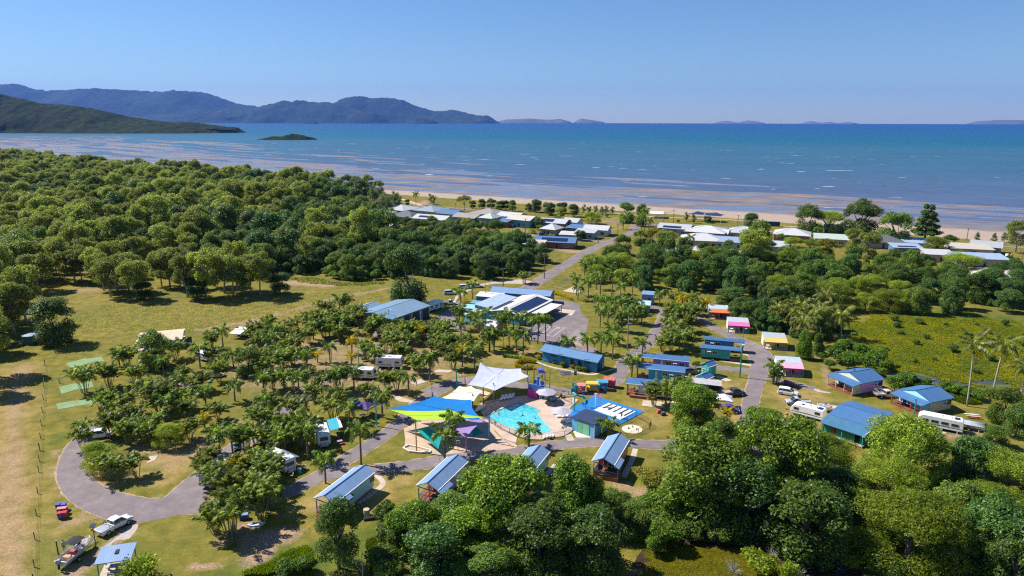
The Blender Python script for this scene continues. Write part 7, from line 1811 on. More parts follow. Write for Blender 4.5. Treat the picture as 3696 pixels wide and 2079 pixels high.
for x,y,a,lab,grp in [(1185,500,70,'white lounger, leftmost of the four under the lilac sail','four white loungers under the lilac sail'),(1215,493,70,'white lounger, second from left under the lilac sail','four white loungers under the lilac sail'),(1250,487,70,'white lounger, third from left under the lilac sail','four white loungers under the lilac sail'),(1280,481,70,'white lounger, rightmost of the four under the lilac sail','four white loungers under the lilac sail'),
        (960,605,70,'white lounger, leftmost beside the maroon mast','white loungers beside the maroon mast'),(983,595,70,'white lounger, middle one beside the maroon mast','white loungers beside the maroon mast'),(1005,583,70,'white lounger, rightmost beside the maroon mast','white loungers beside the maroon mast'),
        (1680,625,60,'white lounger in the shade of the right umbrella','white loungers at the right umbrella'),(1720,658,20,'flat white lounger below the right umbrella','white loungers at the right umbrella'),(1765,660,20,'second flat white lounger below the right umbrella','white loungers at the right umbrella'),(1780,700,20,'dark-seated lounger beside the pump house wall','loungers beside the pump house'),(1810,712,20,'white lounger touching the pump house wall','loungers beside the pump house'),(1560,475,60,'white lounger near the slide tower','loungers near the slide tower'),
        (1578,850,100,'white chair left of the gate outside the pool','white chairs at the near pool fence'),(1605,845,100,'second white chair left of the pool gate','white chairs at the near pool fence'),(1632,842,100,'third white chair left of the pool gate','white chairs at the near pool fence'),(1660,838,100,'white chair nearest the pool gate','white chairs at the near pool fence')]:
 p = P(3,x,y,.1)
 if lg0 is None: lg0 = lounger_proto(p,R(a),lab,grp)
 else: copy_tree(lg0,p,R(a),.75 if 'chair' in lab else 1,lab,grp)
def table(v,x,y,label,r=.5):
 p = P(v,x,y,.1); o = thing('table',label,'table',p); MB().cyl((0,0,.7),r,.04,16).build('table_top',WPL,o)
 for k in range(4): a = k*1.57 + .4; MB().bar((r*.5*math.cos(a),r*.5*math.sin(a),.7),(r*.75*math.cos(a),r*.75*math.sin(a),0),.05).build('leg',WPL,o)
table(3,1600,495,'round white table under the left umbrella'); table(3,1660,510,'round white table at the edge of the left umbrella shade'); table(3,1700,500,'round white table beside the seated group'); table(3,1620,855,'white table among the chairs at the near pool fence',.4)

# ---- slide tower
b = P(3,1515,465); tw = thing('play_tower','water play tower with a pink panel, blue platform and tipping bucket','play tower',b,R(-25))
CP = lambda c,n_: paint(c,.45,.08,2,.4,name=n_)
for x,y,h,c in [(-1.6,-1.2,5.6,(.62,.52,.34)),(1.2,-1.2,4.6,(.62,.50,.55)),(-1.4,1.4,6.2,(.55,.14,.08)),(1.3,1.4,5.2,(.62,.36,.30))]: MB().tube([(x,y,0),(x,y,h)],.13,8).build('post',CP(c,'play_post'),tw)
MB().box((0,0,2.2),(3.2,2.9,.14)).build('platform',CP((.05,.12,.40),'blue_plastic'),tw)
MB().box((-.5,-1.4,1.1),(2.2,.12,2.1)).build('pink_panel',CP((.62,.06,.30),'pink_plastic'),tw)
MB().box((1.6,0,1.1),(.12,2.6,2.1)).build('blue_panel',CP((.20,.45,.62),'lightblue_plastic'),tw)
for y in (-1.35,1.4): MB().box((0,y,2.8),(2.8,.08,.9)).build('guard_panel',CP((.08,.20,.50),'blue_plastic'),tw)
MB().tube([(0,.6,2.3),(0,.6,4.6)],.35,10).build('blue_tube',CP((.06,.24,.60),'blue_plastic'),tw)
MB().cyl((.2,1.3,5.3),.5,.8,12,.65).build('bucket',CP((.10,.12,.45),'bucket_plastic'),tw)
MB().bar((-1.4,1.4,6.1),(1.3,1.4,5.9),.1).build('bucket_beam',CP((.5,.1,.1),'red_paint'),tw)
MB().ell((.9,1.5,5.4),(.5,.12,.3),10,6).build('purple_flag',CP((.3,.12,.5),'purple_plastic'),tw)
MB().tube([(1.6,.4,2.2),(3.0,0,1.7),(3.8,-.9,1.0),(4.6,-1.6,.3)],.42,10,False).build('slide',CP((.05,.30,.28),'teal_plastic'),tw)
# teal slide rail by the splash pad
b = P(3,1900,470); sl = thing('water_slide','small teal curved water slide beside the train engine','water slide',b)
MB().tube([Vector(p) - b for p in (P(3,1850,430,2.2),P(3,1880,450,2.1),P(3,1915,465,1.7),P(3,1945,470,1.0),P(3,1975,500,.2))],.2,8).build('chute',CP((.02,.28,.28),'teal_plastic'),sl)
for x,y in ((1860,600),(1942,560)):
 p = P(3,x,y) - b; MB().tube([p,p + Vector((0,0,3.4))],.07,8).build('post',CP((.02,.25,.27),'teal_paint'),sl)
p0 = P(3,1942,560) - b + Vector((0,0,3.3)); MB().box(tuple(p0),(.7,.3,.4)).build('lamp_box',CP((.06,.07,.2),'navy_paint'),sl)

# ---- playground train
def carriage(v,x,y,a,col,roofc,label,L=2.5,W=1.7,H=2.3,signed=None):
 p = P(v,x,y); o = thing('train_carriage',label,'play train',p,R(a),'playground train')
 cm = CP(col,'carriage_paint'); hw = W/2
 MB().box((0,0,.75),(L,W,.75)).build('body',cm,o)
 for sx in (-1,0,1):
  for sy in (-1,1): MB().box((sx*(L/2 - .08),sy*(hw - .06),1.55),(.16,.12,.9)).build('pillar',cm,o)
 MB().box((0,0,.40),(L*.9,W*.8,.12)).build('chassis',BLACK,o)
 roof_mesh('curved',-L/2 - .12,L/2 + .12,-hw - .12,hw + .12,2.0,.32).build('roof',CP(roofc,'carriage_roof'),o)
 for sx in (-1,1):
  for sy in (-1,1): MB().cyl((sx*L*.3,sy*(hw - .05),.3),.3,.12,14,axis='y').build('wheel',CP((.5,.08,.05) if col[2] < .3 else (.6,.45,.1),'wheel_paint'),o)
 for sy in (-1,1):
  MB().ell((.3*L/2.5,sy*(hw + .01),.85),(.28,.02,.25),10,6).build('badge',CP((.75,.7,.6),'white_paint') if col[0] < .5 else CP((.1,.3,.6),'blue_paint'),o)
  MB().box((-.6,sy*(hw + .01),.8),(.5,.03,.35)).build('panel',CP(tuple(min(1,c*1.4 + .05) for c in col),'carriage_panel'),o)
 MB().box((-.5,0,1.0),(.4,W*.8,.1)).box((.5,0,1.0),(.4,W*.8,.1)).build('seat',TIMBERN,o)
 return o
carriage(3,2190,375,-18,(.60,.07,.04),(.62,.12,.10),'red rear carriage of the playground train')
carriage(3,2118,400,-8,(.03,.30,.46),(.06,.34,.50),'blue carriage of the playground train')
carriage(3,2025,415,-3,(.66,.44,.02),(.66,.48,.08),'yellow carriage of the playground train',2.6)
carriage(3,1925,432,0,(.62,.16,.08),(.66,.22,.20),'orange-red front carriage of the playground train',1.7)
p = P(3,1868,435); en = thing('train_engine','teal engine at the head of the playground train','play train',p,R(0))
MB().tube([(-.9,0,1.1),(.9,0,1.1)],.5,14).build('boiler',CP((.02,.30,.38),'engine_teal'),en); MB().box((0,0,.5),(1.9,1.0,.3)).build('chassis',CP((.02,.2,.2),'engine_green'),en); MB().cyl((-.5,0,1.5),.16,1.0,12,.22).build('chimney',CP((.02,.18,.3),'engine_navy'),en); MB().ell((.2,0,1.75),(.3,.3,.35),10,6).build('dome',CP((.1,.4,.6),'engine_blue'),en)
for sx in (-.5,.5):
 for sy in (-1,1): MB().cyl((sx,sy*.5,.32),.32,.1,14,axis='y').build('wheel',CP((.5,.1,.08),'wheel_red'),en)
for x in (2085,1805): 
 p = P(3,x,448); o = thing('bollard','small red bollard by the train' if x > 2000 else 'small dark bollard before the engine','bollard',p); MB().tube([(0,0,0),(0,0,.8)],.09,8).build('post',CP((.5,.1,.06) if x > 2000 else (.2,.2,.2),'bollard_paint'),o); MB().ell((0,0,.82),(.12,.12,.1),8,5).build('cap',CP((.6,.2,.05),'bollard_cap'),o)
# ---- clotheslines
def clothesline(v,a,b,label,cols,h=1.9):
 A_,B2 = P(v,*a),P(v,*b); o = thing('clothesline',label,'clothesline',A_); d = B2 - A_; n_ = Vector((-d.y,d.x,0)).normalized()
 for k in (0,1):
  q_ = d*k; MB().tube([q_,q_ + Vector((0,0,h))],.06,6).build('post',CP((.62,.52,.30),'line_post'),o); MB().bar(q_ - n_*.8 + Vector((0,0,h)),q_ + n_*.8 + Vector((0,0,h)),.08).build('cross_bar',CP((.62,.52,.30),'line_post'),o)
 for s in (-.7,0,.7): MB().tube([n_*s + Vector((0,0,h)),d + n_*s + Vector((0,0,h))],.012,3).build('line',STEEL,o)
 for i,(t,w,c,hh) in enumerate(cols):
  cl_ = MB().quad((-w/2,0,0),(w/2,0,.03),(w/2,.06,-hh),(-w/2,-.05,-hh*.95)).build('towel',paint(c,.9,.1,3,name='towel'))
  sf = cl_.modifiers.new('thick','SOLIDIFY'); sf.thickness = .02
  cl_.location = A_ + d*t + n_*(-.7 + .7*(i % 3)) + Vector((0,0,h)); cl_.rotation_euler[2] = math.atan2(d.y,d.x)
  tag(cl_,'towel number on the line' if False else ['pale lilac sheet','white sheet','navy towel','grey-blue towel','pale pink towel'][i % 5] + ' hanging on the ' + label,'laundry','laundry on the lines')
clothesline(3,(1745,290),(1898,310),'clothesline before the amenities block',[(.15,1.5,(.55,.52,.66),1.1),(.40,1.3,(.62,.60,.70),1.1),(.78,.7,(.08,.09,.24),1.2)])
clothesline(3,(1712,335),(1740,320),'bare wooden line frame left of the washing',[],1.9)
for x,y in ((2125,255),): 
 p = P(3,1590,210); o = thing('shower_frame','blue shower frame on the lawn behind the slide tower','shower',p); MB().tube([(-.7,0,0),(-.7,0,2.2),(-.3,0,2.5),(.5,0,2.5),(.7,0,2.3),(.7,0,0)],.06,7).build('frame',CP((.08,.36,.56),'blue_paint'),o); MB().cyl((0,0,2.38),.12,.06,10).build('shower_head',STEEL,o)
# small play bits in the garden by the slab
for v,x,y,c,lab in [(4,515,1275,(.62,.12,.10),'red toy car on the grass beside the cane palms'),(4,560,1300,(.05,.05,.07),'dark cooler box beside the red toy car')]:
 p = P(v,x,y); o = thing('toy_car' if 'car' in lab else 'cooler_box',lab,'toy' if 'car' in lab else 'cooler',p,.4); MB().box((0,0,.35),(1.1,.6,.5),0,.85).build('body',CP(c,'toy_paint'),o)
 MB().box((0,0,.66),(.6,.5,.14)).build('top',CP(tuple(k*.6 + .1 for k in c),'toy_top'),o)
# ================================================================ VEHICLES, CARAVANS, BOATS
def car_paint(rgb): return paint(rgb,.25,.04,1,.6,.1,name='car_paint',dirt=.1)
TAIL = paint((.5,.02,.02),.3,.05,2,name='tail_lamp'); LAMP = paint((.75,.75,.72),.15,.05,2,name='lamp_lens')
def wheels(o,xs,y,r=.36,w=.24):
 for x in xs:
  for s in (-1,1):
   wv_ = MB().cyl((x,s*y,r),r,w,16,axis='y').build('wheel',RUBBER,o); MB().cyl((x,s*(y + .02),r),r*.6,w,12,axis='y').build('rim',STEEL,wv_)
def body_loft(secs,n_side=1):
 """secs: list of (x, zbot, ztop, halfwidth_bottom, halfwidth_top)"""
 b = MB(); vs = []; fs = []
 for x,z0,z1,w0,w1 in secs:
  zm = z0 + (z1 - z0)*.55; wm = max(w0,w1)*1.02
  vs += [(x,-w0,z0),(x,-wm,zm),(x,-w1,z1),(x,w1,z1),(x,wm,zm),(x,w0,z0)]
 for i in range(len(secs) - 1):
  for k in range(6): fs.append((i*6 + k,i*6 + (k + 1) % 6,(i + 1)*6 + (k + 1) % 6,(i + 1)*6 + k)[::-1])
 fs.append(tuple(range(6))); fs.append(tuple((len(secs) - 1)*6 + k for k in range(5,-1,-1)))
 return b.add(vs,fs)
def lamps(o,xf,xr,y,zf,zr):
 for s in (-1,1): MB().box((xf,s*y,zf),(.12,.34,.16)).build('headlight',LAMP,o); MB().box((xr,s*y,zr),(.08,.16,.3)).build('tail_light',TAIL,o)
def suv(label,loc,rz,rgb,L=4.5):
 o = thing('parked_car',label,'car',loc,rz); k = L/4.5; m = car_paint(rgb)
 body_loft([(-2.25*k,.45,.80,.72,.70),(-2.15*k,.30,1.02,.86,.82),(-1.3*k,.26,1.06,.91,.87),(.6*k,.26,1.02,.91,.86),(1.2*k,.28,.98,.90,.82),(2.0*k,.30,.84,.84,.74),(2.22*k,.42,.66,.70,.62)]).build('body',m,o,bevel=.05)
 body_loft([(-2.12*k,1.0,1.10,.80,.78),(-1.75*k,1.0,1.58,.82,.66),(-.2*k,1.0,1.64,.83,.68),(.35*k,1.0,1.56,.83,.66),(1.15*k,.98,1.04,.80,.74)]).build('windows',GLASS,o)
 body_loft([(-1.92*k,1.50,1.60,.70,.66),(-.2*k,1.57,1.69,.72,.66),(.42*k,1.50,1.60,.70,.64)]).build('roof',m,o,bevel=.03)
 pl = MB()
 for s in (-1,1):
  pl.bar((.40*k,s*.70,1.55),(1.15*k,s*.82,1.0),.09); pl.bar((-.35*k,s*.71,1.6),(-.35*k,s*.86,1.0),.09); pl.bar((-1.75*k,s*.69,1.55),(-2.05*k,s*.82,1.02),.16); pl.bar((-1.2*k,s*.70,1.58),(-1.25*k,s*.86,1.0),.07)
 pl.build('pillar',m,o)
 for s in (-1,1): MB().ell((.95*k,s*.98,1.06),(.1,.12,.08),8,5).build('mirror',m,o)
 MB().box((2.2*k,0,.55),(.08,1.0,.2)).build('grille',BLACK,o)
 lamps(o,2.12*k,-2.2*k,.6,.72,.92); wheels(o,(-1.4*k,1.38*k),.82); return o
def ute(label,loc,rz,rgb,cabs=2,tray='tub',load=None,L=5.3,rack=False):
 o = thing('utility_truck',label,'ute',loc,rz); m = car_paint(rgb)
 cb0 = -.35 if cabs == 2 else .25
 body_loft([(cb0 - .25,.45,1.08,.86,.84),(0.6,.34,1.08,.92,.88),(1.35,.34,1.05,.92,.84),(2.25,.38,.94,.88,.78),(2.62,.45,.74,.76,.66)]).build('body',m,o,bevel=.05)
 body_loft([(cb0 - .22,1.05,1.55,.80,.66),(cb0 + .05,1.05,1.74,.82,.68),(.75,1.05,1.72,.82,.68),(1.48,1.02,1.08,.80,.74)]).build('windows',GLASS,o)
 body_loft([(cb0 - .18,1.58,1.72,.72,.66),(.1,1.68,1.79,.73,.66),(.82,1.62,1.74,.72,.64)]).build('roof',m,o,bevel=.03)
 pl = MB()
 for s in (-1,1):
  pl.bar((.82,s*.70,1.68),(1.48,s*.82,1.05),.09); pl.bar((cb0 - .1,s*.72,1.62),(cb0 - .2,s*.86,1.05),.14)
  if cabs == 2: pl.bar((.45,s*.72,1.7),(.42,s*.87,1.05),.08)
 pl.build('pillar',m,o)
 x1 = cb0 - .3; x0 = -2.6
 if tray == 'tub':
  body_loft([(x0,.55,1.10,.84,.86),(x0 + .1,.40,1.12,.92,.90),(x1,.36,1.10,.92,.88)]).build('tub',m,o,bevel=.03)
  MB().box(((x0 + x1)/2,0,1.12),(x1 - x0 - .18,1.45,.05)).build('tub_cover',load or BLACK,o)
  if rack: MB().tube([(x1 - .1,-.78,1.1),(x1 - .25,-.70,1.72),(x1 - .25,.70,1.72),(x1 - .1,.78,1.1)],.045,6).tube([(x1 - .7,-.78,1.1),(x1 - .3,-.70,1.68)],.04,5).tube([(x1 - .7,.78,1.1),(x1 - .3,.70,1.68)],.04,5).build('sports_bar',BLACK,o)
 else:
  MB().box(((x0 + x1)/2,0,.82),(x1 - x0,1.85,.10)).build('tray',STEEL,o)
  for s in (-1,1): MB().box(((x0 + x1)/2,s*.9,.98),(x1 - x0,.05,.28)).build('tray_side',load or STEEL,o)
  MB().box((x0 + .03,0,.98),(.05,1.85,.28)).build('tailgate',load or STEEL,o)
  MB().box(((x0 + x1)/2,0,.55),(x1 - x0 - .2,.9,.3)).build('chassis',BLACK,o)
  if rack: MB().tube([(x1 - .1,-.85,.9),(x1 - .1,-.8,1.8),(x1 - .1,.8,1.8),(x1 - .1,.85,.9)],.05,6).tube([(x0 + .3,-.85,.9),(x0 + .3,-.8,1.75),(x0 + .3,.8,1.75),(x0 + .3,.85,.9)],.05,6).tube([(x0 + .3,-.8,1.75),(x1 - .1,-.8,1.8)],.04,6).tube([(x0 + .3,.8,1.75),(x1 - .1,.8,1.8)],.04,6).build('ladder_rack',STEEL,o)
 for s in (-1,1): MB().ell((1.2,s*1.0,1.1),(.1,.12,.09),8,5).build('mirror',BLACK,o)
 MB().box((2.6,0,.62),(.08,1.1,.26)).build('grille',BLACK,o)
 lamps(o,2.5,x0 - .01,.64,.80,.85); wheels(o,(-1.55,1.65),.83,.39,.26); return o
def caravan(label,loc,rz,L=6.0,W=2.4,H=2.7,rgb=(.74,.74,.73),stripe=(.12,.14,.16),awning=None,rake=.5,wins=3,boot=True,axles=(0.0,),gx=0,name='caravan',cat='caravan',pop=False):
 o = thing(name,label,cat,loc,rz); m = paint(rgb,.4,.05,1,.4,name='caravan_skin'); z0 = .55
 prof = [(-L/2,z0),(L/2 - .15,z0),(L/2,z0 + .35),(L/2 - rake*.35,H - .5),(L/2 - rake,H - .06),(L/2 - rake - .3,H),(-L/2 + .3,H),(-L/2 + .06,H - .15),(-L/2,H - .6)]
 MB().side(prof[::-1],-W/2,W/2).build('body',m,o,bevel=.08)
 MB().box((0,0,z0 - .12),(L*.9,W*.7,.2)).build('chassis',BLACK,o)
 sm = paint(stripe,.4,.05,1,name='stripe')
 for s in (-1,1):
  MB().add([(-L/2 + .1,s*(W/2 + .012),z0 + .45),(L/2 - .1,s*(W/2 + .012),z0 + .42),(L/2 - .3,s*(W/2 + .012),z0 + .55),(0,s*(W/2 + .012),z0 + .66),(-L/2 + .1,s*(W/2 + .012),z0 + .56)],[(0,1,2,3,4) if s < 0 else (4,3,2,1,0)]).build('stripe',sm,o)
  for k in range(wins):
   x = -L*.32 + k*L*.64/max(1,wins - 1)
   f = MB().box((x,s*(W/2 + .015),1.75),(L*.16,.05,.6)).build('window',WHITE if rgb[0] < .5 else STEEL,o); MB().box((x,s*(W/2 + .03),1.75),(L*.16 - .12,.06,.48)).build('pane',GLASS,f)
 d = MB().box((L*.16,-W/2 - .02,1.45),(.62,.05,1.75)).build('door',WPL,o); MB().box((L*.16 + .2,-W/2 - .05,1.4),(.12,.04,.06)).build('handle',BLACK,d)
 f = MB().add([(L/2 - .02 - rake*.1,-W*.32,1.45),(L/2 - .02 - rake*.1,W*.32,1.45),(L/2 - rake*.42,W*.32,2.15),(L/2 - rake*.42,-W*.32,2.15),(L/2 + .03 - rake*.1,-W*.32,1.45),(L/2 + .03 - rake*.1,W*.32,1.45),(L/2 + .05 - rake*.42,W*.32,2.15),(L/2 + .05 - rake*.42,-W*.32,2.15)],[(4,5,6,7),(0,4,7,3),(1,2,6,5),(3,7,6,2),(0,1,5,4)]).build('front_window',GLASS,o)
 MB().box((-L*.2,0,H + .08),(.7,.7,.16)).build('roof_hatch',WPL,o); MB().box((L*.16,.2,H + .06),(.5,.5,.12)).build('roof_hatch',BLACK if pop else WPL,o)
 ac = MB().box((0.0,-.1,H + .13),(.9,.65,.26),0,.8).build('air_conditioner',WPL,o)
 MB().box((-L*.36,0,H + .04),(.9,1.2,.05)).build('solar_panel',PVC,o)
 if boot: MB().box((L/2 + .25,0,.75),(.5,1.6,.6),0,.8).build('front_box',STEEL,o)
 MB().tube([(L/2 - .3,-.6,.5),(L/2 + 1.3,0,.5)],.06,5).tube([(L/2 - .3,.6,.5),(L/2 + 1.3,0,.5)],.06,5).tube([(L/2 + 1.1,0,.5),(L/2 + 1.1,0,.05)],.05,6).build('drawbar',BLACK,o)
 wheels(o,axles,W/2 - .12,.36,.22)
 if awning:
  am = paint(awning,.8,.06,1,name='awning_cloth'); s = -1
  MB().add([(-L*.42,-W/2,H - .25),(L*.36,-W/2,H - .25),(L*.36,-W/2 - 2.5,H - .65),(-L*.42,-W/2 - 2.5,H - .65),(-L*.42,-W/2,H - .29),(L*.36,-W/2,H - .29),(L*.36,-W/2 - 2.5,H - .69),(-L*.42,-W/2 - 2.5,H - .69)],
     [(3,2,1,0),(4,5,6,7),(0,1,5,4),(1,2,6,5),(2,3,7,6),(3,0,4,7)]).build('awning',am,o)
  for x in (-L*.42,L*.36): MB().bar((x,-W/2 - .02,1.0),(x,-W/2 - 2.45,H - .68),.05).build('awning_arm',WHITE,o)
 return o
def boat(label,loc,rz,rgb=(.66,.64,.62),L=5.6,bimini=None,cover=None,motor=True):
 o = thing('boat_on_trailer',label,'boat',loc,rz); m = paint(rgb,.35,.06,1,.4,name='hull_paint'); z = .55
 secs = [(-L/2,.95,0.0),(-L*.1,1.02,.02),(L*.2,.92,.1),(L*.38,.55,.25),(L*.5,.06,.42)]
 vs = []; fs = []
 for x,w,r in secs: vs += [(x,-w,z + .75 + r*.4),(x,-w*.85,z + .3 + r),(x,0,z + r*.8),(x,w*.85,z + .3 + r),(x,w,z + .75 + r*.4)]
 for i in range(len(secs) - 1):
  for k in range(4): fs.append((i*5 + k,i*5 + k + 1,i*5 + 5 + k + 1,i*5 + 5 + k))
 fs.append((4,3,2,1,0)); hb = MB().add(vs,fs)
 h = hb.build('hull',m,o); sf = h.modifiers.new('thick','SOLIDIFY'); sf.thickness = .06
 if cover:
  cv = MB(); vs = []; fs = []
  for x,w,r in secs: vs += [(x,-w*1.03,z + .7 + r*.4),(x,-w*.5,z + 1.1 + r*.3),(x,0,z + 1.3 + r*.1),(x,w*.5,z + 1.1 + r*.3),(x,w*1.03,z + .7 + r*.4)]
  for i in range(len(secs) - 1):
   for k in range(4): fs.append((i*5 + k + 1,i*5 + k,i*5 + 5 + k,i*5 + 5 + k + 1))
  fs.append((0,1,2,3,4)); cv.add(vs,fs).build('cover',paint(cover,.8,.1,1.2,name='boat_cover'),o,smooth=True)
 else:
  MB().box((-.2,0,z + .32),(L*.62,1.5,.05)).build('deck',paint((.40,.36,.33),.7,.15,2,name='boat_deck'),o)
  MB().box((.4,0,z + .75),(.6,.7,.8),0,.8).build('console',WPL,o); MB().box((.62,0,z + 1.3),(.05,.7,.3)).build('windscreen',GLASS,o)
  MB().box((-.4,0,z + .6),(.5,.9,.4)).build('seat',paint((.45,.10,.07),.7,.1,2,name='red_seat'),o); MB().box((-1.6,0,z + .55),(.6,1.0,.45)).build('fish_box',paint((.50,.30,.18),.7,.1,2,name='box_lid'),o)
  MB().add([(L*.2,-.75,z + .88),(L*.2,.75,z + .88),(L*.44,.2,z + .98),(L*.44,-.2,z + .98)],[(0,3,2,1),(0,1,2,3)]).build('foredeck',m,o)
  MB().tube([(-L/2 + .2,-1.0,z + .8),(0,-1.06,z + .95),(L*.38,-.6,z + 1.05),(L*.48,0,z + 1.12),(L*.38,.6,z + 1.05),(0,1.06,z + .95),(-L/2 + .2,1.0,z + .8)],.03,5).build('rail',STEEL,o)
 if bimini:
  MB().add([(-1.1,-.95,2.65),(1.0,-.95,2.65),(1.0,.95,2.65),(-1.1,.95,2.65),(-1.1,0,2.78),(1.0,0,2.78)],[(0,1,5,4),(4,5,2,3)]).build('bimini',paint(bimini,.8,.1,2,name='bimini_cloth'),o)
  for x in (-.9,.8):
   for s in (-1,1): MB().bar((x*.4,s*.95,z + .8),(x,s*.92,2.64),.04).build('bimini_pole',STEEL,o)
 if motor:
  mo = MB().box((-L/2 - .3,0,z + .95),(.5,.42,.6),0,.8).build('outboard',paint((.35,.38,.42) if not cover else (.03,.03,.03),.4,.1,2,name='motor_cowl'),o); MB().box((-L/2 - .35,0,z + .25),(.22,.16,.9)).build('leg',BLACK,mo)
 MB().tube([(-L/2,-.5,.45),(L*.3,-.5,.45),(L/2 + 1.1,0,.45)],.06,5).tube([(-L/2,.5,.45),(L*.3,.5,.45),(L/2 + 1.1,0,.45)],.06,5).bar((-.8,-.9,.4),(-.8,.9,.4),.08).build('trailer',STEEL,o)
 wheels(o,(-.8,),.98,.32,.2); return o
def head(v,a,b,z=0):
 A_,B2 = P(v,*a,z),P(v,*b,z); d = B2 - A_; m_ = (A_ + B2)/2; return Vector((m_.x,m_.y,0)),math.atan2(d.y,d.x),d.length
l,r,_ = head(1,(548,1232),(678,1160)); ute('white dual-cab ute towing the boat at the bottom left',l,r,(.74,.74,.75),2,'tub',paint((.30,.33,.38),.7,.1,2,name='tonneau'),rack=True)
l,r,_ = head(1,(350,1400),(470,1300)); boat('open fishing boat with a black canopy behind the white ute',l,r,(.62,.58,.55),5.7,(.02,.02,.022))
l,r,_ = head(4,(1775,1075),(1955,1095)); suv('white wagon parked on dry grass beside the row of bins',l,R(-28),(.76,.76,.78))
l,r,_ = head(4,(2045,1195),(1890,1185)); ute('silver single-cab ute in front of the pop-top van',l,R(172),(.40,.44,.50),1,'tray')
l,r,_ = head(4,(1210,1100),(1385,1085)); ute('dark grey ute with a loaded tray on the lawn by the vertical road',l,R(14),(.05,.06,.08),2,'tub',paint((.42,.30,.24),.8,.4,3,name='load'),rack=True)
l,r,_ = head(4,(1190,1260),(1320,1275)); suv('small purple-blue car beside the white gazebo',l,R(-8),(.06,.05,.34),4.0)
l,r,_ = head(4,(790,870),(880,860)); suv('dark blue car between the cyan cabin and the round shrub',l,R(10),(.10,.14,.24),4.3)
l,r,_ = head(5,(1020,535),(1260,520)); ute('white tray ute with a ladder rack beside the cream house',l,R(4),(.62,.50,.48),2,'tray',STEEL,rack=True)
l,r,_ = head(6,(1290,395),(1385,375)); ute('white ute parked by the motorhome',l,R(5),(.70,.70,.72),1,'tray')
l,r,_ = head(6,(955,595),(830,590)); tk_ = ute('white tip truck parked at the open side of the shed',l,R(165),(.70,.70,.70),1,'tray',paint((.50,.50,.48),.6,.1,2,name='tray_white')); tk_.scale = (1.25,1.15,1.3)
for x,y,c,lab in [(1490,235,(.7,.7,.7),'white car at the dirt road behind the forecourt, left one'),(1600,225,(.74,.74,.74),'white car at the dirt road behind the forecourt, right one'),(1350,290,(.55,.55,.58),'silver car among trees before the forecourt')]:
 p = P(6,x,y); suv(lab,p,R(10),c,4.6)
p = P(8,740,480); ute('grey-white ute on the corner house lawn',p,R(5),(.55,.55,.55),1,'tray')
p = P(8,170,485); suv('dark blue car on the sandy drive',p,R(5),(.05,.07,.14))
p = P(8,665,510); mw = thing('ride_on_mower','red ride-on mower at the corner house','mower',p); MB().box((.4,0,.8),(1.2,1.0,.6),0,.8).build('bonnet',car_paint((.55,.04,.03)),mw); MB().box((-.6,0,.9),(.6,.8,.7),0,.7).build('seat',BLACK,mw); MB().tube([(-.9,-.5,.6),(-.9,-.5,1.9),(-.9,.5,1.9),(-.9,.5,.6)],.05,6).build('roll_bar',BLACK,mw); wheels(mw,(-.6,.8),.7,.5,.35)
for v,x,y,c,lab in [(9,850,350,(.10,.22,.36),'blue car beside the beach hall'),(9,1050,525,(.72,.72,.74),'white car behind the gum trees'),(9,930,415,(.74,.74,.74),'white car beside the pale green roof'),(9,790,325,(.06,.1,.18),'dark car in the shade by the beach hall')]:
 suv(lab,P(v,x,y),R(20),c)
p = P(9,2410,625); ex = thing('excavator','white and orange excavator on the lawn at the right','excavator',p,R(20)); MB().box((0,0,.45),(2.6,1.9,.8)).build('track',BLACK,ex); MB().box((-.1,0,1.5),(2.0,1.6,1.2)).build('body',paint((.62,.40,.25),.6,.1,1,name='machine_orange'),ex); MB().box((.3,.2,2.6),(1.1,1.1,1.2)).build('cab',WPL,ex); MB().tube([(.9,-.3,1.6),(2.4,-.3,3.2),(3.6,-.3,1.2)],.18,6).build('boom',paint((.6,.35,.1),.6,.1,1,name='boom_paint'),ex)
# caravans
l,r,_ = head(5,(1490,760),(1850,905)); caravan('long white caravan parked before the covered boat',P(5,1690,850),R(147),8.0,2.4,2.75,awning=None,rake=.9,wins=4,axles=(-.4,.5))
boat('boat under a pale grey cover beside the long caravan',P(5,1950,850),R(150),(.55,.55,.55),6.6,None,(.42,.46,.52))
l,r,_ = head(4,(2000,1330),(2180,1250)); caravan('white pop-top van with skylights between the silver ute and the big house',P(5,330,730),R(140),6.6,2.5,2.5,rgb=(.72,.72,.74),pop=True,wins=2,rake=.7,boot=False,name='caravan')
boat('white open boat half behind the pop-top van',P(5,545,680),R(152),(.66,.66,.66),4.8,motor=False)
p = P(2,690,1195); caravan('white caravan with a turquoise awning in the palm rows',P(2,640,1190),R(-108 + 40),5.8,2.35,2.7,awning=None,rake=.5,wins=2,axles=(0,))
p = P(2,745,1135); aw = thing('awning','turquoise and white awning beside the caravan in the palm rows','awning',(p.x,p.y,0),R(-68)); MB().add([(-2.6,-1.1,2.25),(2.6,-1.1,2.25),(2.6,1.2,2.6),(-2.6,1.2,2.6),(-2.6,-1.1,2.2),(2.6,-1.1,2.2),(2.6,1.2,2.55),(-2.6,1.2,2.55)],[(0,1,2,3),(7,6,5,4),(0,4,5,1),(1,5,6,2),(2,6,7,3),(3,7,4,0)]).build('awning_cloth',paint((.03,.32,.44),.8,.08,1,name='turquoise_cloth'),aw); MB().box((0,1.0,2.6),(5.3,.5,.06)).build('valance',WPL,aw)
for x in (-2.5,2.5): MB().bar((x,-1.05,0),(x,-1.05,2.2),.05).build('pole',STEEL,aw)
p = P(2,800,1190); mb = thing('outdoor_mat','red mat under the turquoise awning','mat',(p.x,p.y,0),R(-68)); MB().box((0,0,.05),(3.4,1.6,.03)).build('mat',paint((.36,.07,.04),.9,.2,2,name='red_mat'),mb)
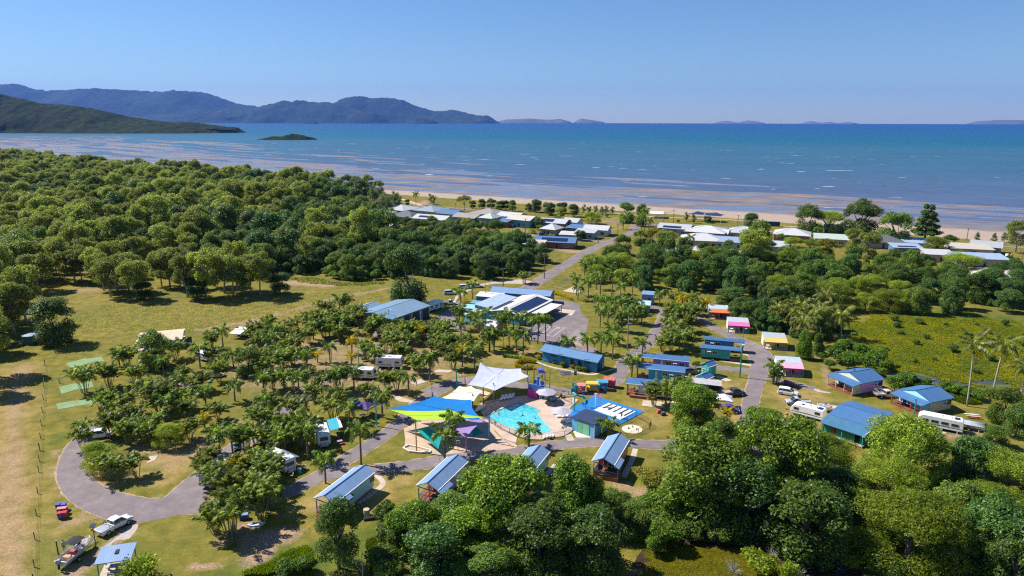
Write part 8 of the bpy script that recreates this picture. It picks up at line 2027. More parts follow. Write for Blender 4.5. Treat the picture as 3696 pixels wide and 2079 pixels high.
caravan('cream caravan with a tarp over its far side beside the lower road',P(11,780,470),R(-38),6.6,2.4,2.7,rgb=(.66,.64,.60),stripe=(.10,.20,.40),rake=.35,wins=3,axles=(0,))
p = P(11,830,335,2.6); tp = thing('roof_tarp','grey-blue tarp with ropes behind the cream caravan','tarp',(p.x,p.y,0),R(-36)); MB().add([(-2.6,-.9,2.5),(2.6,-.9,2.5),(2.6,.9,2.3),(-2.6,.9,2.3),(0,0,2.9)],[(0,1,4),(1,2,4),(2,3,4),(3,0,4)]).build('tarp',paint((.13,.17,.26),.6,.2,1,name='tarp_cloth'),tp)
for x,y in ((-2.5,-.85),(2.5,-.85),(2.5,.85),(-2.5,.85)): MB().bar((x,y,0),(x,y,2.35),.05).build('pole',STEEL,tp)
caravan('white caravan in the shade behind the cane palms, lower row',P(11,680,235),R(-35),6.4,2.4,2.6,wins=3)
caravan('blue-sided caravan with a white roof behind the big cane clump',P(11,260,640),R(-5),6.8,2.4,2.6,rgb=(.30,.42,.54),stripe=(.6,.6,.6),wins=3)
caravan('white camper half hidden behind the lower cane palms',P(11,530,640),R(-15),4.6,2.2,2.4,wins=2)
caravan('white caravan in the middle of the grove',P(2,990,640),R(-5),6.2,2.4,2.6,wins=3,awning=None)
caravan('white motorhome with a side awning at the top of the lawn',P(2,1225,545),R(-3),6.6,2.4,2.9,wins=2,rake=.3,boot=False)
caravan('white motorhome parked at the corner of the shed',P(6,1200,435),R(55),7.2,2.5,3.0,wins=3,rake=.6,boot=False)
caravan('white camper with an open side at the field edge',P(1,1300,165),R(-15),4.4,2.2,2.3,wins=2,awning=(.72,.72,.74))
caravan('white pop-up camper behind palms on the inner loop',P(1,1095,295),R(-30),4.6,2.2,2.2,wins=2)
caravan('white van half hidden in the upper grove',P(6,1250,770),R(-10),4.8,2.2,2.4,wins=2)
l,r,_ = head(1,(480,735),(590,680)); suv('white car parked in the shade inside the loop road',l,R(22),(.74,.74,.77),4.6)
boat('blue and white boat on the inner loop',P(1,1000,450),R(15),(.35,.45,.66),4.8,motor=True)
p = P(1,1150,385); suv('white car behind the palms of the inner loop',p,R(15),(.74,.74,.75),4.4)
p = P(2,20,265); suv('dark blue car at the field edge camper',p,R(-10),(.06,.10,.30),4.4)
p = P(2,775,130); suv('red car by the purple tent behind the shed',p,R(20),(.5,.04,.05),4.0)
p = P(11,395,360); gcart = thing('golf_cart','dark golf buggy with a roof in front of the cane palms','golf cart',p,R(-60)); MB().box((0,0,.55),(2.2,1.2,.45),0,.9).build('body',car_paint((.05,.07,.09)),gcart); MB().box((0,0,1.9),(1.9,1.25,.07)).build('roof',paint((.10,.22,.26),.5,.1,1,name='cart_roof'),gcart); MB().box((-.3,0,.95),(.5,1.1,.4)).build('seat',paint((.45,.38,.30),.7,.1,2,name='cart_seat'),gcart)
for x in (-.85,.85):
 for s in (-1,1): MB().bar((x,s*.55,.7),(x*.9,s*.55,1.9),.05).build('roof_post',BLACK,gcart)
MB().box((.9,0,1.3),(.04,1.0,.7)).build('windscreen',GLASS,gcart); wheels(gcart,(-.75,.75),.55,.25,.2)
# tents, gazebos, tarps
def gazebo(label,loc,rz,L,W,rgb,h=2.1,rise=1.0,legs=True,cat='gazebo'):
 o = thing('gazebo',label,cat,loc,rz)
 vs = [(-L/2,-W/2,h),(L/2,-W/2,h),(L/2,W/2,h),(-L/2,W/2,h),(0,0,h + rise)]; md = [(0,-W/2*.8,h + .12),(L/2*.8,0,h + .12),(0,W/2*.8,h + .12),(-L/2*.8,0,h + .12)]
 vs += md; fs = []
 for i in range(4): fs += [(i,5 + i,4),(5 + i,(i + 1) % 4,4)]
 MB().add(vs,fs).build('canopy',paint(rgb,.8,.06,1,name='gazebo_cloth'),o)
 b = MB()
 for a,c in ((0,1),(1,2),(2,3),(3,0)):
  A_,B2 = vs[a],vs[c]; b.add([A_,B2,(B2[0],B2[1],h - .25),(A_[0],A_[1],h - .25)],[(0,1,2,3)])
 b.build('valance',paint(tuple(c*.92 for c in rgb),.8,.06,1,name='gazebo_valance'),o)
 for x in (-1,1):
  for y in (-1,1): MB().bar((x*L/2,y*W/2,0),(x*L/2,y*W/2,h),.05).build('leg',STEEL,o)
 return o
gazebo('purple-navy gazebo on the lawn by the teal mast',P(2,1015,960),R(-25),3.6,3.4,(.07,.05,.20))
p = P(2,925,890); dt = thing('dome_tent','dark blue dome tent behind the purple gazebo','tent',p); MB().ell((0,0,.3),(1.4,1.3,1.3),14,8).build('tent_shell',paint((.03,.08,.20),.7,.1,1.5,name='tent_cloth'),dt); MB().box((0,-1.2,.5),(.8,.15,.9),0,.5).build('tent_door',paint((.05,.12,.28),.7,.1,2,name='tent_door'),dt)
gazebo('white gazebo with red and blue trim behind the bright green tree',P(4,1190,1215),R(-15),3.6,3.4,(.70,.72,.80))
gazebo('second white gazebo joined to the left of the other one',P(4,1060,1190),R(-15),3.4,3.2,(.72,.70,.74))
p = P(4,1010,1040); mq = thing('marquee','long grey and navy camp shelter below the turquoise hut','tent',p,R(-18)); roof_mesh('gable',-3.3,3.3,-1.7,1.7,2.1,.7).build('roof',paint((.42,.40,.40),.7,.15,1,name='shelter_cloth'),mq); MB().box((3.0,0,1.1),(.08,3.0,2.0)).build('end_wall',paint((.06,.08,.16),.7,.1,1,name='navy_cloth'),mq); MB().box((0,1.5,1.0),(6.2,.08,1.9)).build('back_wall',paint((.06,.08,.16),.7,.1,1,name='navy_cloth'),mq)
for x in (-3.0,0,3.0): MB().bar((x,-1.55,0),(x,-1.55,2.1),.05).build('pole',STEEL,mq)
p = P(11,350,440); tb = thing('blue_tarp','crumpled blue tarp over a camp beside the road junction','tarp',(p.x,p.y,0),R(-5)); g_ = random.Random(4); n_ = 9; vs = [((i/n_ - .5)*5.4,(j/5 - .5)*2.8,1.5 + .5*math.sin(math.pi*j/5) + g_.uniform(-.2,.2)) for j in range(6) for i in range(n_ + 1)]; MB().add(vs,[(j*(n_ + 1) + i,j*(n_ + 1) + i + 1,(j + 1)*(n_ + 1) + i + 1,(j + 1)*(n_ + 1) + i) for j in range(5) for i in range(n_)]).build('tarp',paint((.03,.09,.40),.35,.15,1,.5,name='blue_tarp'),tb)
for x,y in ((-2.6,-1.3),(2.6,-1.3),(2.6,1.3),(-2.6,1.3)): MB().bar((x,y,0),(x,y,1.6),.05).build('pole',STEEL,tb)
p = P(6,190,545); tn = thing('cabin_tent','purple and blue cabin tent behind the shed','tent',p,R(-15)); MB().box((0,0,.55),(3.4,2.4,1.1)).build('tent_base',paint((.04,.07,.20),.7,.1,1,name='tent_blue'),tn); MB().box((0,0,1.45),(3.4,2.4,.7),0,.8).build('tent_top',paint((.30,.20,.30),.7,.1,1,name='tent_mauve'),tn); MB().add([(-2.6,-1.2,2.1),(1.2,-1.3,1.9),(1.5,1.2,2.0),(-2.2,1.3,2.3)],[(0,1,2,3)]).build('fly',paint((.68,.68,.68),.7,.1,1,name='tent_fly'),tn)
p = P(11,560,985); cv = thing('board_cover','flat white and blue cover lying on the dirt','cover',p,R(10)); MB().prism([(-1.3,-.2),(-.4,-.6),(1.0,-.5),(1.4,.1),(.7,.3),(-.3,.5)],.05,.22).build('cover',paint((.62,.66,.74),.6,.1,2,name='pale_cover'),cv); MB().prism([(-.9,-.2),(-.3,-.4),(.1,.1),(-.4,.25)],.22,.24).build('window',paint((.05,.12,.26),.4,.1,2,name='blue_film'),cv)
p = P(11,455,935); bx_ = thing('storage_box','blue storage box beside the big cane clump','box',p,R(15)); MB().box((0,0,.4),(1.3,.7,.75)).build('tub',paint((.03,.06,.14),.5,.1,2,name='navy_tub'),bx_); MB().box((0,0,.83),(1.36,.76,.14),0,.9).build('lid',paint((.22,.34,.52),.5,.1,2,name='blue_lid'),bx_)
# bins
BINL = {'red': (.50,.03,.04),'blue': (.05,.10,.42),'orange': (.62,.20,.03),'yellow': (.66,.42,.03),'maroon': (.30,.02,.05),'pink': (.62,.22,.24)}
def bin_(loc,rz,body,lid,label,group):
 o = thing('wheelie_bin',label,'bin',loc,rz,group); MB().box((0,0,.55),(.55,.6,.9),0,1.12).build('bin_body',paint(body,.5,.1,2,name='bin_plastic'),o); MB().box((0,-.03,1.04),(.66,.74,.09)).build('lid',paint(BINL[lid],.5,.08,2,name='bin_lid'),o)
 for s in (-1,1): MB().cyl((s*.26,.28,.12),.12,.06,10,axis='x').build('wheel',RUBBER,o)
 MB().bar((-.25,.38,.98),(.25,.38,.98),.04).build('handle',BLACK,o)
for i,(x,y,bc,lc) in enumerate([(1395,1075,(.25,.03,.05),'red'),(1425,1082,(.06,.08,.24),'blue'),(1455,1092,(.30,.05,.04),'orange'),(1485,1102,(.10,.06,.20),'orange'),(1515,1112,(.10,.06,.22),'yellow')]):
 bin_(P(10,x,y + 12),R(-20),bc,lc,['maroon bin with a red lid, first of the row by the white wagon','navy bin with a blue lid, second of the row by the white wagon','maroon bin with an orange lid in the middle of the row','purple bin with an orange lid, fourth of the row','purple bin with a yellow lid at the right end of the row'][i],'bins by the white wagon')
for i,(x,y,bc,lc) in enumerate([(315,1095,(.06,.10,.3),'blue'),(345,1095,(.05,.12,.4),'blue'),(322,1118,(.55,.06,.05),'pink'),(348,1115,(.5,.07,.05),'pink'),(325,1142,(.05,.10,.35),'red'),(350,1138,(.35,.05,.06),'red')]):
 bin_(P(1,x,y),R(12),bc,lc,['blue bin at the back left of the cluster on the verge','blue bin at the back right of the cluster on the verge','pink-lidded bin at the left middle of the cluster','pink-lidded bin at the right middle of the cluster','blue bin with a red lid at the front of the cluster','maroon bin with a red lid at the front of the cluster'][i],'bins on the verge by the loop road')
for i,(v,x,y) in enumerate([(6,705,605),(6,725,612)]): bin_(P(v,x,y),0,(.4,.05,.08),'red',['red bin at the shed corner, left one','red bin at the shed corner, right one'][i],'bins at the shed')
# boards, stump, dead wood, timbers
for x,y,c,lab in [(2030,728,(.62,.62,.64),'long white surfboard on the lawn at the right'),(2050,748,(.62,.30,.25),'red and white surfboard stacked below the long white one')]:
 p = P(5,x,y); o = thing('surfboard',lab,'surfboard',p + Vector((0,0,.45 if 'long' in lab else .25)),R(-14)); MB().prism([(-1.5,0),(-1.1,-.24),(0,-.32),(1.1,-.24),(1.6,0),(1.1,.24),(0,.32),(-1.1,.24)],0,.09).build('board',paint(c,.35,.1,2,name='board_skin'),o); MB().bar((-1.0,0,.1),(1.2,0,.1),.03,.02).build('stringer',TIMBERN,o)
 for xx in (-.8,.8): MB().box((xx,0,-.12),(.08,.6,.24)).build('rest',BLACK,o)
p = P(11,1560,900); st = thing('tree_stump','thick cut tree stump on the lawn before the blue cabin','stump',p); MB().tube([(0,0,-.1),(0,0,.3),(0,0,1.05)],[.62,.5,.5],12).build('stump_wood',BARKP,st); MB().cyl((0,0,1.05),.46,.02,14).build('cut_face',paint((.42,.34,.26),.9,.2,3,name='cut_wood'),st)
p = P(11,1680,930); lg_ = thing('log','long dark log lying on the bank right of the stump','log',p); MB().tube([(-2.4,-.5,.2),(0,0,.3),(2.2,.7,.25)],[.3,.28,.2],8).build('log_wood',paint((.05,.04,.035),.9,.3,2,name='burnt_wood'),lg_); MB().tube([(-.4,0,.3),(-.3,-.5,.6)],.06,5).build('branch_stub',BARK,lg_)
p = P(12,1650,1000,1.5); dl = thing('dead_branch','bare white dead branch sticking out below the creeper tower','dead branch',(p.x,p.y,0)); MB().tube([(-.3,.3,0),(0,0,1.3),(.3,.1,2.4),(1.3,.5,3.3),(2.4,.9,4.1),(2.7,1.2,5.2)],[.16,.14,.12,.10,.07,.03],6).build('limb',BARKD,dl)
for a,b_ in (((1.3,.5,3.3),(2.0,.3,3.0)),((.3,.1,2.4),(1.2,-.1,2.5)),((2.4,.9,4.1),(3.1,.8,4.2)),((1.8,.7,3.7),(1.7,.8,4.4))): MB().tube([a,tuple((Vector(a) + Vector(b_))/2 + Vector((0,0,.1))),b_],[.06,.05,.02],5).build('twig',BARKD,dl)
p = P(11,1530,1449); dt_ = thing('dead_tree','thin forked bare white tree at the bottom edge','dead tree',p); MB().tube([(-.1,0,0),(0,0,1.2),(-.1,0,2.4),(0,.1,4.4)],[.1,.08,.06,.02],6).build('trunk',BARKD,dt_)
for a,b_,c in (((0,0,.5),(-1.0,.2,1.5),(-1.3,.2,3.8)),((-.05,0,1.5),(-.4,0,2.3),(-.5,.1,2.8))): MB().tube([a,b_,c],[.07,.05,.015],5).build('branch',BARKD,dt_)
p = P(13,225,790); tm = thing('broken_timber','pile of broken brown boards among bushes','timber pile',(p.x,p.y,0)); g_ = random.Random(8)
for k in range(9): MB().box((g_.uniform(-1.2,1.2),g_.uniform(-.8,.8),.3 + .16*k),(g_.uniform(.8,1.8),g_.uniform(.5,1.1),.06),g_.uniform(0,3)).build('plank',paint((.30,.17,.10),.8,.25,2,name='broken_board'),tm)
p = P(13,2125,640,1.2); ds = thing('dead_shrub','pale leafless shrub between the olive trees','dead shrub',(p.x,p.y,0)); g_ = random.Random(5); b = MB()
for k in range(60): a = g_.uniform(0,6.28); e = g_.uniform(.2,1.4); l_ = g_.uniform(1.4,3.0); d = Vector((math.cos(a)*math.cos(e),math.sin(a)*math.cos(e),math.sin(e))); b.tube([(0,0,.1),d*l_*.5 + Vector((0,0,.2)),d*l_],[.03,.02,.008],3,False)
b.build('twigs',BARKD,ds); MB().tube([(0,0,-.1),(0,0,.5)],.1,6).build('trunk',BARKD,ds)
for v,x,y,lab in [(13,890,1020,'bare twigs over the pond weed'),(13,1060,1140,'bare twigs at the bottom by the pond'),(13,640,1110,'bare grey twigs at the left of the pond weed')]:
 p = P(v,x,y,.6); d2 = copy_tree(ds,(p.x,p.y,0),rnd.uniform(0,6),.75,lab)
p = P(13,690,300); fl = thing('fallen_log','pale fallen trunk at the foot of the vertical road','log',p,R(15)); MB().tube([(-1.8,0,.25),(0,.1,.3),(2.0,.3,.3)],[.22,.2,.14],8).build('log_wood',BARKD,fl); MB().tube([(1,.2,.3),(1.6,-.2,.7)],.06,5).build('branch',BARKD,fl)
# camp clutter
def camp_chair(loc,rz,c,label):
 o = thing('camp_chair',label,'chair',loc,rz,'camp chairs'); m = paint(c,.8,.1,3,name='chair_cloth')
 MB().box((0,0,.42),(.5,.5,.05)).build('seat',m,o); MB().add([(-.25,.22,.44),(.25,.22,.44),(.25,.38,.95),(-.25,.38,.95)],[(0,1,2,3)]).build('backrest',m,o)
 for x in (-.24,.24):
  for y in (-.22,.24): MB().bar((x,y,0),(x,y,.62 if y < 0 else .44),.04).build('leg',BLACK,o)
cc = [(.05,.08,.25),(.35,.05,.05),(.05,.05,.06),(.10,.25,.15),(.45,.40,.32)]
for k,(v,x,y,w) in enumerate([(2,775,1200,'under the turquoise awning'),(2,795,1175,'at the edge of the turquoise awning'),(2,1000,1000,'under the purple gazebo'),(2,1030,1010,'at the front of the purple gazebo'),(11,880,560,'at the end of the cream caravan'),(11,960,500,'beside the cream caravan drawbar'),(1,1330,190,'beside the camper at the field edge'),(4,1150,1260,'under the white gazebo'),(4,1215,1265,'at the right of the white gazebo'),(2,1130,590,'beside the motorhome at the top of the lawn'),(1,750,720,'in the shade inside the loop'),(11,470,700,'behind the blue-sided caravan')]):
 camp_chair(P(v,x,y),k*1.3,cc[k % 5],['navy','red','black','green','beige'][k % 5] + ' camp chair ' + w)
for v,x,y,lab in [(2,785,1215,'folding camp table under the turquoise awning'),(2,985,985,'folding camp table under the purple gazebo'),(4,1180,1275,'folding camp table under the white gazebo'),(11,985,490,'small camp table beside the cream caravan')]:
 o = thing('camp_table',lab,'table',P(v,x,y),.5); MB().box((0,0,.7),(1.2,.7,.04)).build('table_top',STEEL,o)
 for sx in (-.5,.5): MB().bar((sx,-.3,0),(sx,.3,.7),.04).bar((sx,.3,0),(sx,-.3,.7),.04).build('leg',STEEL,o)
tw_ = thing('water_drum','teal drum at the end of the cream caravan','drum',P(11,955,515)); MB().cyl((0,0,0),.35,.8,14).build('drum_body',paint((.05,.35,.40),.5,.1,2,name='drum_teal'),tw_); MB().cyl((0,0,.8),.36,.05,14).build('lid',WPL,tw_)
# ================================================================ POLES, FENCES, PEOPLE
def pole(v,x,yb,yt,label,kind,col=(.03,.30,.27),r=.08,cat='light pole',h=None,group=None):
 b = P(v,x,yb); h = h or top_z(v,x,yb,yt); m = paint(col,.55,.1,2,name='pole_paint')
 o = thing({'power': 'power_pole','sign': 'sign','solar': 'solar_light'}.get(kind,'light_pole'),label,cat,(b.x,b.y,0),0,group)
 MB().tube([(0,0,-.1),(0,0,h)],[r*1.2,r],8).build('pole',m,o)
 if kind == 'power':
  ca = MB().box((0,0,h - .35),(2.4,.12,.14),R(25)).build('crossarm',TIMBERN if col[0] > .1 else m,o)
  for t in (-1.1,-.6,.6,1.1): MB().cyl((t*math.cos(R(25)),t*math.sin(R(25)),h - .28),.05,.16,6).build('insulator',WPL,ca)
 elif kind == 'power2':
  for dz in (.35,1.2): MB().box((0,0,h - dz),(2.2,.12,.14),R(25)).build('crossarm',TIMBERN,o)
 elif kind == 'double':
  for s in (-1,1): MB().bar((0,0,h - .1),(s*1.0,0,h - .05),.06).build('arm',STEEL,o); MB().box((s*1.0,0,h - .02),(.6,.3,.12)).build('lamp_head',STEEL,o)
 elif kind == 'lamp':
  MB().bar((0,0,h - .05),(.6,.1,h + .05),.06).build('arm',STEEL,o); MB().box((.65,.1,h + .05),(.55,.25,.1)).build('lamp_head',WPL,o)
 elif kind == 'flood':
  MB().box((.2,-.1,h),(.55,.35,.3)).build('lamp_head',WPL,o); MB().box((.2,-.3,h),(.45,.03,.24)).build('lens',LAMP,o); MB().tube([(.12,-.1,0),(.12,-.1,h - .4)],.03,5).build('conduit',TIMBERN,o)
 elif kind == 'box':
  MB().box((0,-.02,h + .1),(.35,.3,.28)).build('lamp_head',BLACK,o); MB().box((0,-.18,h + .1),(.28,.03,.2)).build('lens',LAMP,o)
 elif kind == 'solar':
  MB().add([(-.4,-.25,h),(.4,-.25,h),(.4,.3,h + .3),(-.4,.3,h + .3),(-.4,-.25,h - .05),(.4,-.25,h - .05),(.4,.3,h + .25),(-.4,.3,h + .25)],[(0,1,2,3),(7,6,5,4),(0,4,5,1),(1,5,6,2),(2,6,7,3),(3,7,4,0)]).build('solar_panel',PVC,o); MB().box((0,-.2,h - .4),(.2,.4,.1)).build('lamp_head',BLACK,o)
 elif kind == 'sign':
  MB().box((0,-.06,h - .25),(.7,.05,.55)).build('board',WPL,o); MB().box((0,-.09,h - .25),(.5,.02,.32)).build('symbol',paint((.15,.17,.22),.6,.1,2,name='sign_print'),o)
 elif kind == 'post': MB().cyl((0,0,h),r*1.1,.06,8).build('cap',STEEL,o)
 return o
for v,x,a,b,lab,k,c,r in [
 (10,868,1005,625,'thick teal pole with a white floodlight at the road junction','flood',(.02,.22,.19),.15),(4,186,622,265,'tall grey pole at the crossing left of the long cabins','post',(.20,.24,.26),.12),(2,955,525,215,'tall teal pole with twin lamps in the palm grove','double',(.05,.42,.36),.09),(2,720,512,330,'grey light pole in the palm grove','lamp',(.35,.35,.42),.07),
 (2,432,620,560,'dark lamp post in the palm grove','box',(.04,.04,.06),.06),(3,540,468,352,'dark lamp post by the road behind the blue sail','box',(.10,.07,.10),.05),(6,785,610,435,'dark lamp pole at the shed corner','lamp',(.04,.05,.10),.07),(6,1680,362,200,'teal pole behind the reception','box',(.10,.32,.32),.10),
 (3,1633,398,215,'teal light pole on the lawn behind the slide tower','double',(.03,.34,.30),.09),(6,1850,785,632,'grey light pole among the reception palms','box',(.32,.36,.42),.07),(1,514,1300,1185,'solar light on a pole beside the boat','solar',(.05,.05,.07),.05),(12,510,322,225,'square sign on a post before the purple sail','sign',(.10,.06,.10),.04),
 (5,795,420,245,'thin black pole before the pink house','box',(.03,.03,.05),.05),(5,1430,752,565,'teal pole in front of the cream house','box',(.02,.26,.20),.12),(10,910,548,440,'slim light pole behind the navy cabin','lamp',(.20,.20,.22),.05),(10,515,500,455,'short lamp post on the lawn above the navy cabin','lamp',(.5,.5,.5),.04),(4,810,180,40,'slim pole at the far lawn','lamp',(.3,.3,.3),.06),(10,760,270,155,'pole with a flat lamp behind the orange awning cabin','lamp',(.08,.10,.14),.07),
 (5,860,515,460,'small white box on a post before the pink house','sign',(.1,.25,.3),.05),(6,2362,750,690,'blue grey bollard pole at the car park','post',(.25,.32,.42),.10),(6,2390,700,640,'dark pole at the car park island','post',(.08,.10,.16),.08),(6,2135,720,690,'blue notice board at the car park','sign',(.06,.16,.36),.08),(1,318,420,388,'short pale water post on the lawn','post',(.5,.45,.36),.12),(6,1720,225,160,'street light behind the reception','lamp',(.4,.4,.4),.06),(12,608,380,340,'small blue flag sign by the bottom road','sign',(.2,.4,.5),.04),
 (1,312,1335,1262,'dark wooden post left of the boat','post',(.03,.07,.07),.08),(5,1875,945,880,'short white post behind the long caravan','post',(.5,.48,.45),.07),(5,957,1045,1005,'short pale post on the lawn by the green house','post',(.5,.48,.45),.07),(5,2103,905,875,'short pale post right of the covered boat','post',(.5,.48,.45),.07),(5,1632,385,345,'white marker by the creek','sign',(.5,.5,.5),.05),(5,980,220,190,'pale box on a post in the creeper bushes','sign',(.4,.4,.5),.05)]:
 pole(v,x,a,b,lab,k,c,r)
WOODP = (.16,.13,.10)
for v,x,a,b,lab,k in [(6,1845,300,45,'tall power pole with a crossarm rising behind the reception','power'),(8,186,930,670,'power pole with two crossarms beside the beach road','power2'),(8,940,540,370,'power pole on the corner lawn of the beach road','power'),(8,740,570,480,'grey street pole at the town crossing','power'),(8,1418,348,240,'power pole at the beach picnic shelter','power'),(8,1518,352,220,'thin power pole left of the navy sails','power'),(8,2180,402,275,'power pole right of the navy sails','power'),(8,2350,392,265,'power pole beside the round tree at the beach','power'),
         (9,615,395,240,'power pole under the left beach giant','power'),(9,1390,430,280,'leaning power pole before the bare-trunked tree','power'),(9,2040,435,320,'power pole on the right beach road','power'),(9,2540,700,540,'left power pole of the pair at the right edge','power'),(9,2568,720,555,'right power pole of the pair at the right edge','power'),(7,705,345,230,'power pole before the green-roofed house','power'),(7,815,322,250,'power pole beside the green-roofed house','power'),(7,1298,350,265,'power pole before the white solar roof','power'),(7,2280,475,310,'power pole below the cream-roofed house','power'),(7,2143,475,370,'teal street light below the low blue roof','lamp'),(7,2118,245,165,'pole among the beach front shade trees','power'),(7,1560,200,150,'pole at the end of the shade trees','power')]:
 pole(v,x,a,b,lab,k,WOODP if k != 'lamp' else (.05,.25,.25),.15,'power pole' if k != 'lamp' else 'light pole')
def wires(label,a,b,offs=(-1.0,0,1.0)):
 A_,B2 = Vector(a),Vector(b); d = B2 - A_; n_ = Vector((-d.y,d.x,0)).normalized(); o = thing('power_line',label,'power line',A_)
 for k in offs:
  pts = [d*t/8 + n_*k + Vector((0,0,-4*.012*d.length*(t/8)*(1 - t/8))) for t in range(9)]
  MB().tube(pts,.02,3,False).build('wire',BLACK,o)
def ptop(v,x,a,b): q_ = P(v,x,a); return (q_.x,q_.y,top_z(v,x,a,b) - .3)
wires('power lines from the reception pole to the beach road pole',ptop(6,1845,300,45),ptop(8,186,930,670)); wires('power lines along the beach road to the corner pole',ptop(8,186,930,670),ptop(8,940,540,370)); wires('power lines over the town crossing',ptop(8,940,540,370),ptop(8,1518,352,220)); wires('power lines past the cream-roofed house',ptop(7,2280,475,310),ptop(8,186,930,670))
# ---- paddock fence at the left
fp = [(240,325),(238,388),(235,445),(232,508),(227,575),(222,645),(217,715),(213,780),(210,837),(207,895),(202,1010),(195,1128),(187,1255),(183,1402),(181,1480)]
w0 = P(1,*fp[0]); fo = thing('wire_fence','post and wire fence running down the left side','fence',w0); wr = MB()
for i,q_ in enumerate(fp):
 p = P(1,*q_) - w0; h = 1.6 if i in (0,7) else 1.25; MB().tube([p,p + Vector((rnd.uniform(-.04,.04),0,h))],.10 if i in (0,7) else .075,7).build('post',paint((.10,.075,.06),.9,.25,2,name='fence_wood'),fo)
 if i:
  pm = P(1,*fp[i - 1]) - w0
  for z in (.35,.7,1.05): wr.tube([pm + Vector((0,0,z)),p + Vector((0,0,z))],.012,3,False)
wr.build('wires',TIMBERN,fo)
for x,yb,yt in [(310,158,122),(470,160,95),(615,250,215)]:
 b = P(2,x,yb); o = thing('fence_post','lone wooden post on the paddock edge','post',b,0,'lone paddock posts'); MB().tube([(0,0,0),(0,0,max(1.3,min(2.2,top_z(2,x,yb,yt))))],.09,7).build('post',paint((.10,.075,.06),.9,.25,2,name='fence_wood'),o)
# court netting
cf = thing('court_fence','tall wire fence beside the court behind reception','fence',P(6,2315,265)); w0 = P(6,2315,265); b = MB()
cpts = [(2315,265),(2400,225),(2470,190),(2440,150),(2330,200)]
for i,q_ in enumerate(cpts):
 p = P(6,*q_) - w0; MB().tube([p,p + Vector((0,0,3.2))],.05,6).build('post',STEEL,cf)
 if i:
  pm = P(6,*cpts[i - 1]) - w0
  for z in np.arange(.2,3.2,.5): b.tube([pm + Vector((0,0,z)),p + Vector((0,0,z))],.012,3,False)
b.build('wire',STEEL,cf)

# ---- people
SKIN = paint((.42,.25,.17),.6,.08,3,name='skin'); HAIR = paint((.05,.03,.02),.7,.1,3,name='hair')
def skin_body(name,joints,edges,radii,mat,root=0):
 me = bpy.data.meshes.new(name); me.from_pydata(joints,edges,[]); me.materials.append(mat); o = bpy.data.objects.new(name,me); COL.objects.link(o)
 sk = me.skin_vertices.new() if hasattr(me.skin_vertices,'new') and not len(me.skin_vertices) else None
 sm = o.modifiers.new('body','SKIN'); sm.use_smooth_shade = True
 if not len(me.skin_vertices):
  bm = __import__('bmesh').new(); bm.from_mesh(me); lay = bm.verts.layers.skin.verify(); bm.to_mesh(me); bm.free()
 for i,r in enumerate(radii): me.skin_vertices[0].data[i].radius = (r,r)
 me.skin_vertices[0].data[root].use_root = True
 ss = o.modifiers.new('smooth','SUBSURF'); ss.levels = 1; ss.render_levels = 1
 return o
def person(label,loc,rz,pose='stand',shirt=(.2,.4,.6),shorts=(.05,.06,.12),hair=(.05,.03,.02),s=1.0,skin=SKIN):
 o = thing('person',label,'person',loc,rz); o.scale = (s,s,s)
 if pose == 'stand':
  J = [(0,0,.95),(0,0,1.2),(0,0,1.42),(0,0,1.52),(0,-.01,1.66),(-.19,0,1.42),(-.25,-.05,1.14),(-.22,-.22,.95),(.19,0,1.42),(.26,.0,1.14),(.27,-.08,.88),(-.10,0,.9),(-.11,-.02,.5),(-.11,.02,.08),(-.11,-.12,.04),(.10,0,.9),(.12,.04,.5),(.12,.06,.08),(.12,-.08,.04),(-.2,-.30,.93),(.27,-.12,.80)]
 elif pose == 'sit':
  J = [(0,0,.5),(0,.03,.75),(0,.04,.98),(0,.03,1.08),(0,0,1.22),(-.19,.04,.98),(-.25,-.02,.72),(-.18,-.25,.62),(.19,.04,.98),(.25,-.02,.72),(.2,-.25,.62),(-.10,0,.47),(-.12,-.42,.48),(-.12,-.42,.08),(-.12,-.54,.04),(.10,0,.47),(.12,-.42,.48),(.12,-.42,.08),(.12,-.54,.04),(-.16,-.33,.6),(.18,-.33,.6)]
 else:   # in the water: chest and arms above the surface
  J = [(0,0,-.45),(0,0,-.2),(0,0,.05),(0,0,.15),(0,-.01,.30),(-.19,0,.05),(-.34,-.14,-.03),(-.42,-.34,.0),(.19,0,.05),(.36,-.1,-.03),(.46,-.3,.02),(-.10,0,-.5),(-.11,-.02,-.75),(-.11,.02,-.9),(-.11,-.1,-.95),(.10,0,-.5),(.12,.04,-.75),(.12,.06,-.9),(.12,-.08,-.95),(-.44,-.42,.02),(.49,-.38,.03)]
 E_ = [(0,1),(1,2),(2,3),(3,4),(2,5),(5,6),(6,7),(7,19),(2,8),(8,9),(9,10),(10,20),(0,11),(11,12),(12,13),(13,14),(0,15),(15,16),(16,17),(17,18)]
 Rd = [.14,.13,.14,.06,.10,.07,.05,.04,.07,.05,.04,.09,.06,.045,.035,.09,.06,.045,.035,.03,.03]
 b = skin_body('body',J,E_,Rd,skin); b.parent = o
 h = Vector(J[4]); MB().ell((h.x,h.y + .02,h.z + .05),(.105,.115,.10),10,6).build('hair',paint(hair,.7,.1,3,name='hair'),o,smooth=True)
 if pose != 'swim':
  c,p0 = Vector(J[2]),Vector(J[0]); MB().tube([p0 + Vector((0,0,.0)),p0.lerp(c,.5),c + Vector((0,0,.06))],[.175,.165,.185],10).build('shirt',paint(shirt,.85,.1,3,name='shirt'),o,smooth=True)
  sh_ = MB()
  for k in (11,15): a,b2 = Vector(J[k]),Vector(J[k + 1]); sh_.tube([a + Vector((0,0,.04)),a.lerp(b2,.75)],[.125,.095],8)
  sh_.build('shorts',paint(shorts,.85,.1,3,name='shorts'),o,smooth=True)
 return o
